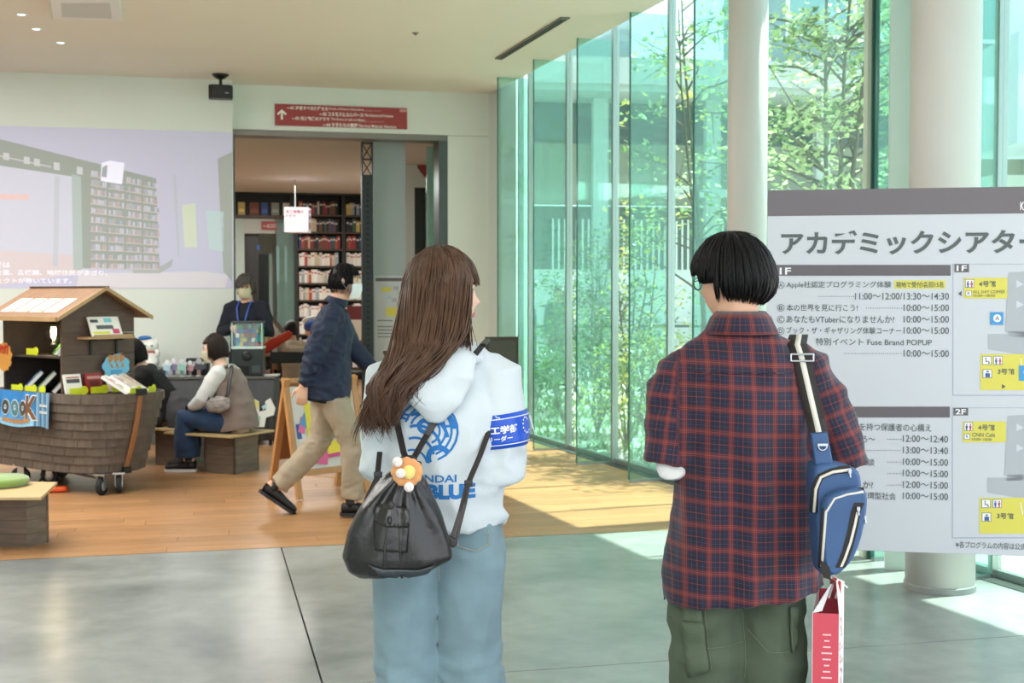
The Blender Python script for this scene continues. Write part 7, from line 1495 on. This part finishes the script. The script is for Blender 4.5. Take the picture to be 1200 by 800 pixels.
# ---------------------------------------------------------------- the seated woman in the taupe vest
nc = Vector((-2.315, 10.49, 0)); A = Vector((.46, .89, 0)).normalized(); A2 = Vector((-A.y, A.x, 0)); SE = nc + A * .30 + A2 * .16; D = SE.y; rzT = R(80)
def sit(lean=.18, **k):
    J = dict(pelvis=(0, 0, .44), waist=(0, .02, .56), chest=(0, .02 + lean * .55, .74), neck=(0, .02 + lean, .905), head=(0, .06 + lean * 1.15, 1.035), yaw=0, pitch=0, shL=(-.165, lean * .9, .86), elL=(-.21, lean + .10, .63), wrL=(-.10, lean + .29, .52), shR=(.165, lean * .9, .86), elR=(.2, lean + .10, .63), wrR=(.04, lean + .31, .52),
             hipL=(-.09, .04, .43), knL=(-.10, .44, .455), anL=(-.10, .42, .085), hipR=(.09, .04, .43), knR=(.10, .46, .455), anR=(.08, .50, .085), footL=(-.03, .2, 0), footR=(.02, .2, 0), handL=((.5, .5, -.6), (.3, -.3, -1), 1, .45), handR=((-.5, .5, -.6), (-.3, -.3, -1), -1, .45))
    J.update(k); return J
J = sit(.13, yaw=R(8), pitch=R(-10), hs=.97)
sw_ = person('woman in a taupe vest over white sleeves sitting on a bench with her hands on her knees', (SE.x, SE.y, 0), rzT, J, SKIN_P, .008); sw_['label'] = 'seated woman in a taupe vest with white sleeves and dark blue jeans'
face(J, sw_, mask=MB_); WS = M('white blouse', '#d3d5d4', .85); g = garment_top(J, .018, .03, 0, .72, .036, 1.1, .010); wrinkle(g, .007, 8); obj('blouse', g, WS, sw_, smooth=True)
g = G(); g.tube([(0, -.01, .36), (0, -.0, .44), (0, .02, .56), (0, .09, .74), (0, .12, .84), (0, .13, .875)], [(.215, .160), (.205, .158), (.195, .148), (.186, .148), (.135, .118), (.088, .088)], 28, side=(1, 0, 0), rnd=False); v_ = fuse(g, .011, 2)
obj('vest', wrinkle(v_, .009, 7), M('taupe wool', '#80706a', .9, sheen=.2, bump=.2, bscale=150), sw_, smooth=True)
DJ = denim('dark denim', '#1f3a5c'); g = garment_legs(J, .016, .095, .078, .011, .04, .9, .1); wrinkle(g, .010, 7); obj('jeans', g, DJ, sw_, smooth=True)
for S in 'LR': shoe(J, S, BS, M('white sole', '#e8e8e6', .5), sw_)
g = G(); a, b = Vector(J['elL']), Vector(J['wrL']); c = a.lerp(b, .86); g.tube([c - (b - a).normalized() * .012, c + (b - a).normalized() * .012], [.034, .034], 16, rnd=False); g.tube([c + Vector((-.028, .0, .02)), c + Vector((-.036, .0, .024))], [.02, .02], 16, rnd=False); obj('wristwatch', g, BLACK, sw_, smooth=True)
rng = random.Random(47); HG = hair_cap(J, .014, .12, -.75, .5, noise_=.003); M4 = head_mtx(J)
for i in range(420):
    a = rng.uniform(1.25, 2 * pi - 1.25); q = .016 + .01 * rng.random(); ts = rng.uniform(.05, .9); pts = [ell(a, ts + (1.62 - ts) * k / 5, q) for k in range(6)]; e = pts[-1]; dn = rng.uniform(.05, .085); pts += [e + Vector((0, 0, -dn * k / 3)) + (M4.to_3x3() @ Vector((.012 * sin(a) * -1, 0, 0))) * (k / 3) for k in range(1, 4)]; lock(HG, pts, rng.uniform(.003, .0055), 5, .5)
obj('hair', HG, M('dark brown hair', '#241812', .45, spec=.3), sw_, smooth=True)
cb_ = thing('crossbody_bag', 'small grey and black crossbody bag with a black strap on the seated woman in the taupe vest', 'bag', (SE.x, SE.y, 0), rzT); cb_['label'] = 'small striped crossbody bag on the seated woman in the taupe vest'
g = G(); g.tube([(-.235, .0, .60), (-.245, .08, .59), (-.235, .17, .57)], [(.05, .02), (.075, .035), (.05, .02)], 14, side=(0, 0, 1)); obj('body', wrinkle(fuse(g, .008, 1), .006, 14), M('striped nylon', '#8f8782', .6, var=.3, scale=12, stretch=(1, 1, 6)), cb_, smooth=True)
g = G(); g.tube([(-.1, .02, .905), (-.145, -.0, .87), (-.19, .0, .78), (-.225, .0, .68), (-.24, .03, .62)], [(.016, .003)] * 5, 6, side=(0, 1, 0)); g.tube([(-.1, .05, .90), (-.12, .16, .86), (-.165, .21, .76), (-.235, .18, .66), (-.24, .16, .6)], [(.016, .003)] * 5, 6, side=(0, 1, 0)); obj('strap', g, BLACK, cb_, smooth=True)
# ---------------------------------------------------------------- person in black behind the bow of the boat
p = Vector((-2.88, 11.0, 0)) + A * .24 + A2 * .34; J = sit(.16, yaw=R(20), pitch=R(-14), chest=(0, .14, .72), neck=(0, .22, .87), head=(0, .29, .98), shL=(-.165, .17, .83), shR=(.165, .17, .83))
bk = person('person with black hair and black top bent forward, mostly hidden behind the bow of the boat cart', (p.x, p.y, 0), R(95), J, SKIN_P, .01); bk['label'] = 'person with black hair and a black top seated behind the boat cart'
face(J, bk, mask=MW); g = garment_top(J, .035, .05, 0, .97, .04, 1.1, .013); wrinkle(g, .012, 7); obj('top', g, M('black knit', '#131315', .9), bk, smooth=True); g = garment_legs(J, .016, .09, .08, .013, .04, .93, .1); obj('trousers', wrinkle(g, .01, 7), M('charcoal cloth', '#37373b', .9), bk, smooth=True)
for S in 'LR': shoe(J, S, BS, BSo, bk)
HG = hair_cap(J, .018, .40, -.8, .5, noise_=.004); M4 = head_mtx(J)
for i in range(260):
    a = rng.uniform(.7, 2 * pi - .7); ts = rng.uniform(.05, .9); pts = [ell(a, ts + (1.7 - ts) * k / 5, .02) for k in range(6)]; e = pts[-1]; pts += [e + Vector((0, -.01, -.07 * k / 3)) for k in range(1, 4)]; lock(HG, pts, .006, 5, .5)
obj('hair', HG, HB, bk, smooth=True)
q = p + A * -.14 - A2 * .0; g = G(); g.tube([(q.x + .22, q.y - .02, .35), (q.x + .22, q.y - .02, .46), (q.x + .2, q.y, .56), (q.x + .18, q.y, .62)], [(.12, .10), (.13, .1), (.1, .08), (.05, .05)], 16, side=(1, 0, 0)); tag(obj('folded_coat', wrinkle(fuse(g, .012, 2), .012, 8), M('charcoal coat', '#47474b', .9), smooth=True), 'dark grey coat heaped on the far bench behind the bow of the boat', 'coat')
# ---------------------------------------------------------------- readers in the library and passers-by outside: simpler figures
def simple(label, loc, rz, J, top, leg, hairc, long_=False, group=None, mask=None):
    b = person(label, loc, rz, J, SKIN, .014, True, group); face(J, b, eyes=False, lips=False, mask=mask)
    g = garment_top(J, .03, .1, 0, .97, .038, 1.05, .015); obj('top', wrinkle(g, .008, 7), M('cloth ' + top, top, .85), b, smooth=True); g = garment_legs(J, .012, .075, .075, .015); obj('trousers', g, M('cloth ' + leg, leg, .85), b, smooth=True)
    HG = hair_cap(J, .018, .40, -.8 if long_ else -.45, .45, n=28, m=18, side_low=None if long_ else -.2); obj('hair', HG, M('hair ' + hairc, hairc, .5, spec=.3), b, smooth=True)
    for S in 'LR': shoe(J, S, BS, BSo, b)
    return b
x, y = PT(343, 16.1); simple('reader in a beige top with dark hair bent over the library table', (x, y + .2, 0), R(20), sit(.24, pitch=R(-25), yaw=R(-40)), '#b3a48e', '#1c1d22', '#1a1310', True)
x, y = PT(332, 17.3); simple('reader in black seated at the library table behind the orange-red bag', (x - .1, y + .2, 0), R(170), sit(.2, pitch=R(-20)), '#17181b', '#17181b', '#141011')
x, y = PT(380, 17.1); bh = simple('child in blue and white with a blue and white cap at the library table', (x, y, 0), R(120), sit(.1, pitch=R(-10), hs=.95), '#2a4a9c', '#d8dade', '#1a1310')
M4 = head_mtx(sit(.1, pitch=R(-10), hs=.95)); g = G(); g.ball((0, -.01, .05), (.108, .125, .10), 20, 12); obj('cap', g.xf(M4), M('cap blue', '#2c4ea6', .6), bh, smooth=True); g = G(); g.tube([(0, -.01 + .0, .16), (0, -.01, .05), (0, -.01, -.03)], [(.03, .128), (.035, .129), (.03, .11)], 14, side=(1, 0, 0)); obj('cap_stripe', g.xf(M4), M('print white', '#efeeea', .6), bh, smooth=True)
x, y = PT(293, 21.2); simple('person with tied dark hair half hidden beyond the shoulder of the standing man', (x - .05, y, 0), R(150), stand(1.62), '#26282c', '#1c1d22', '#1a1310')
for px, Y, rz, h, top, leg, lb in ((592, 20.0, 160, 1.74, '#2c3a3a', '#20282c', 'tall passer-by in dark clothes seen through the glass beside the wall corner'), (609, 21.0, 200, 1.64, '#d9dcdc', '#3a4648', 'passer-by in a white top seen through the glass'), (618, 19.4, 250, 1.66, '#35504c', '#27323a', 'passer-by in a green-grey top seen through the glass'), (655, 22.0, 180, 1.7, '#4a6660', '#2c3a3a', 'passer-by farthest along the court beyond the glass')):
    simple(lb, (at(px, Y), Y, -.06), R(rz), stand(h), top, leg, '#1a1310')
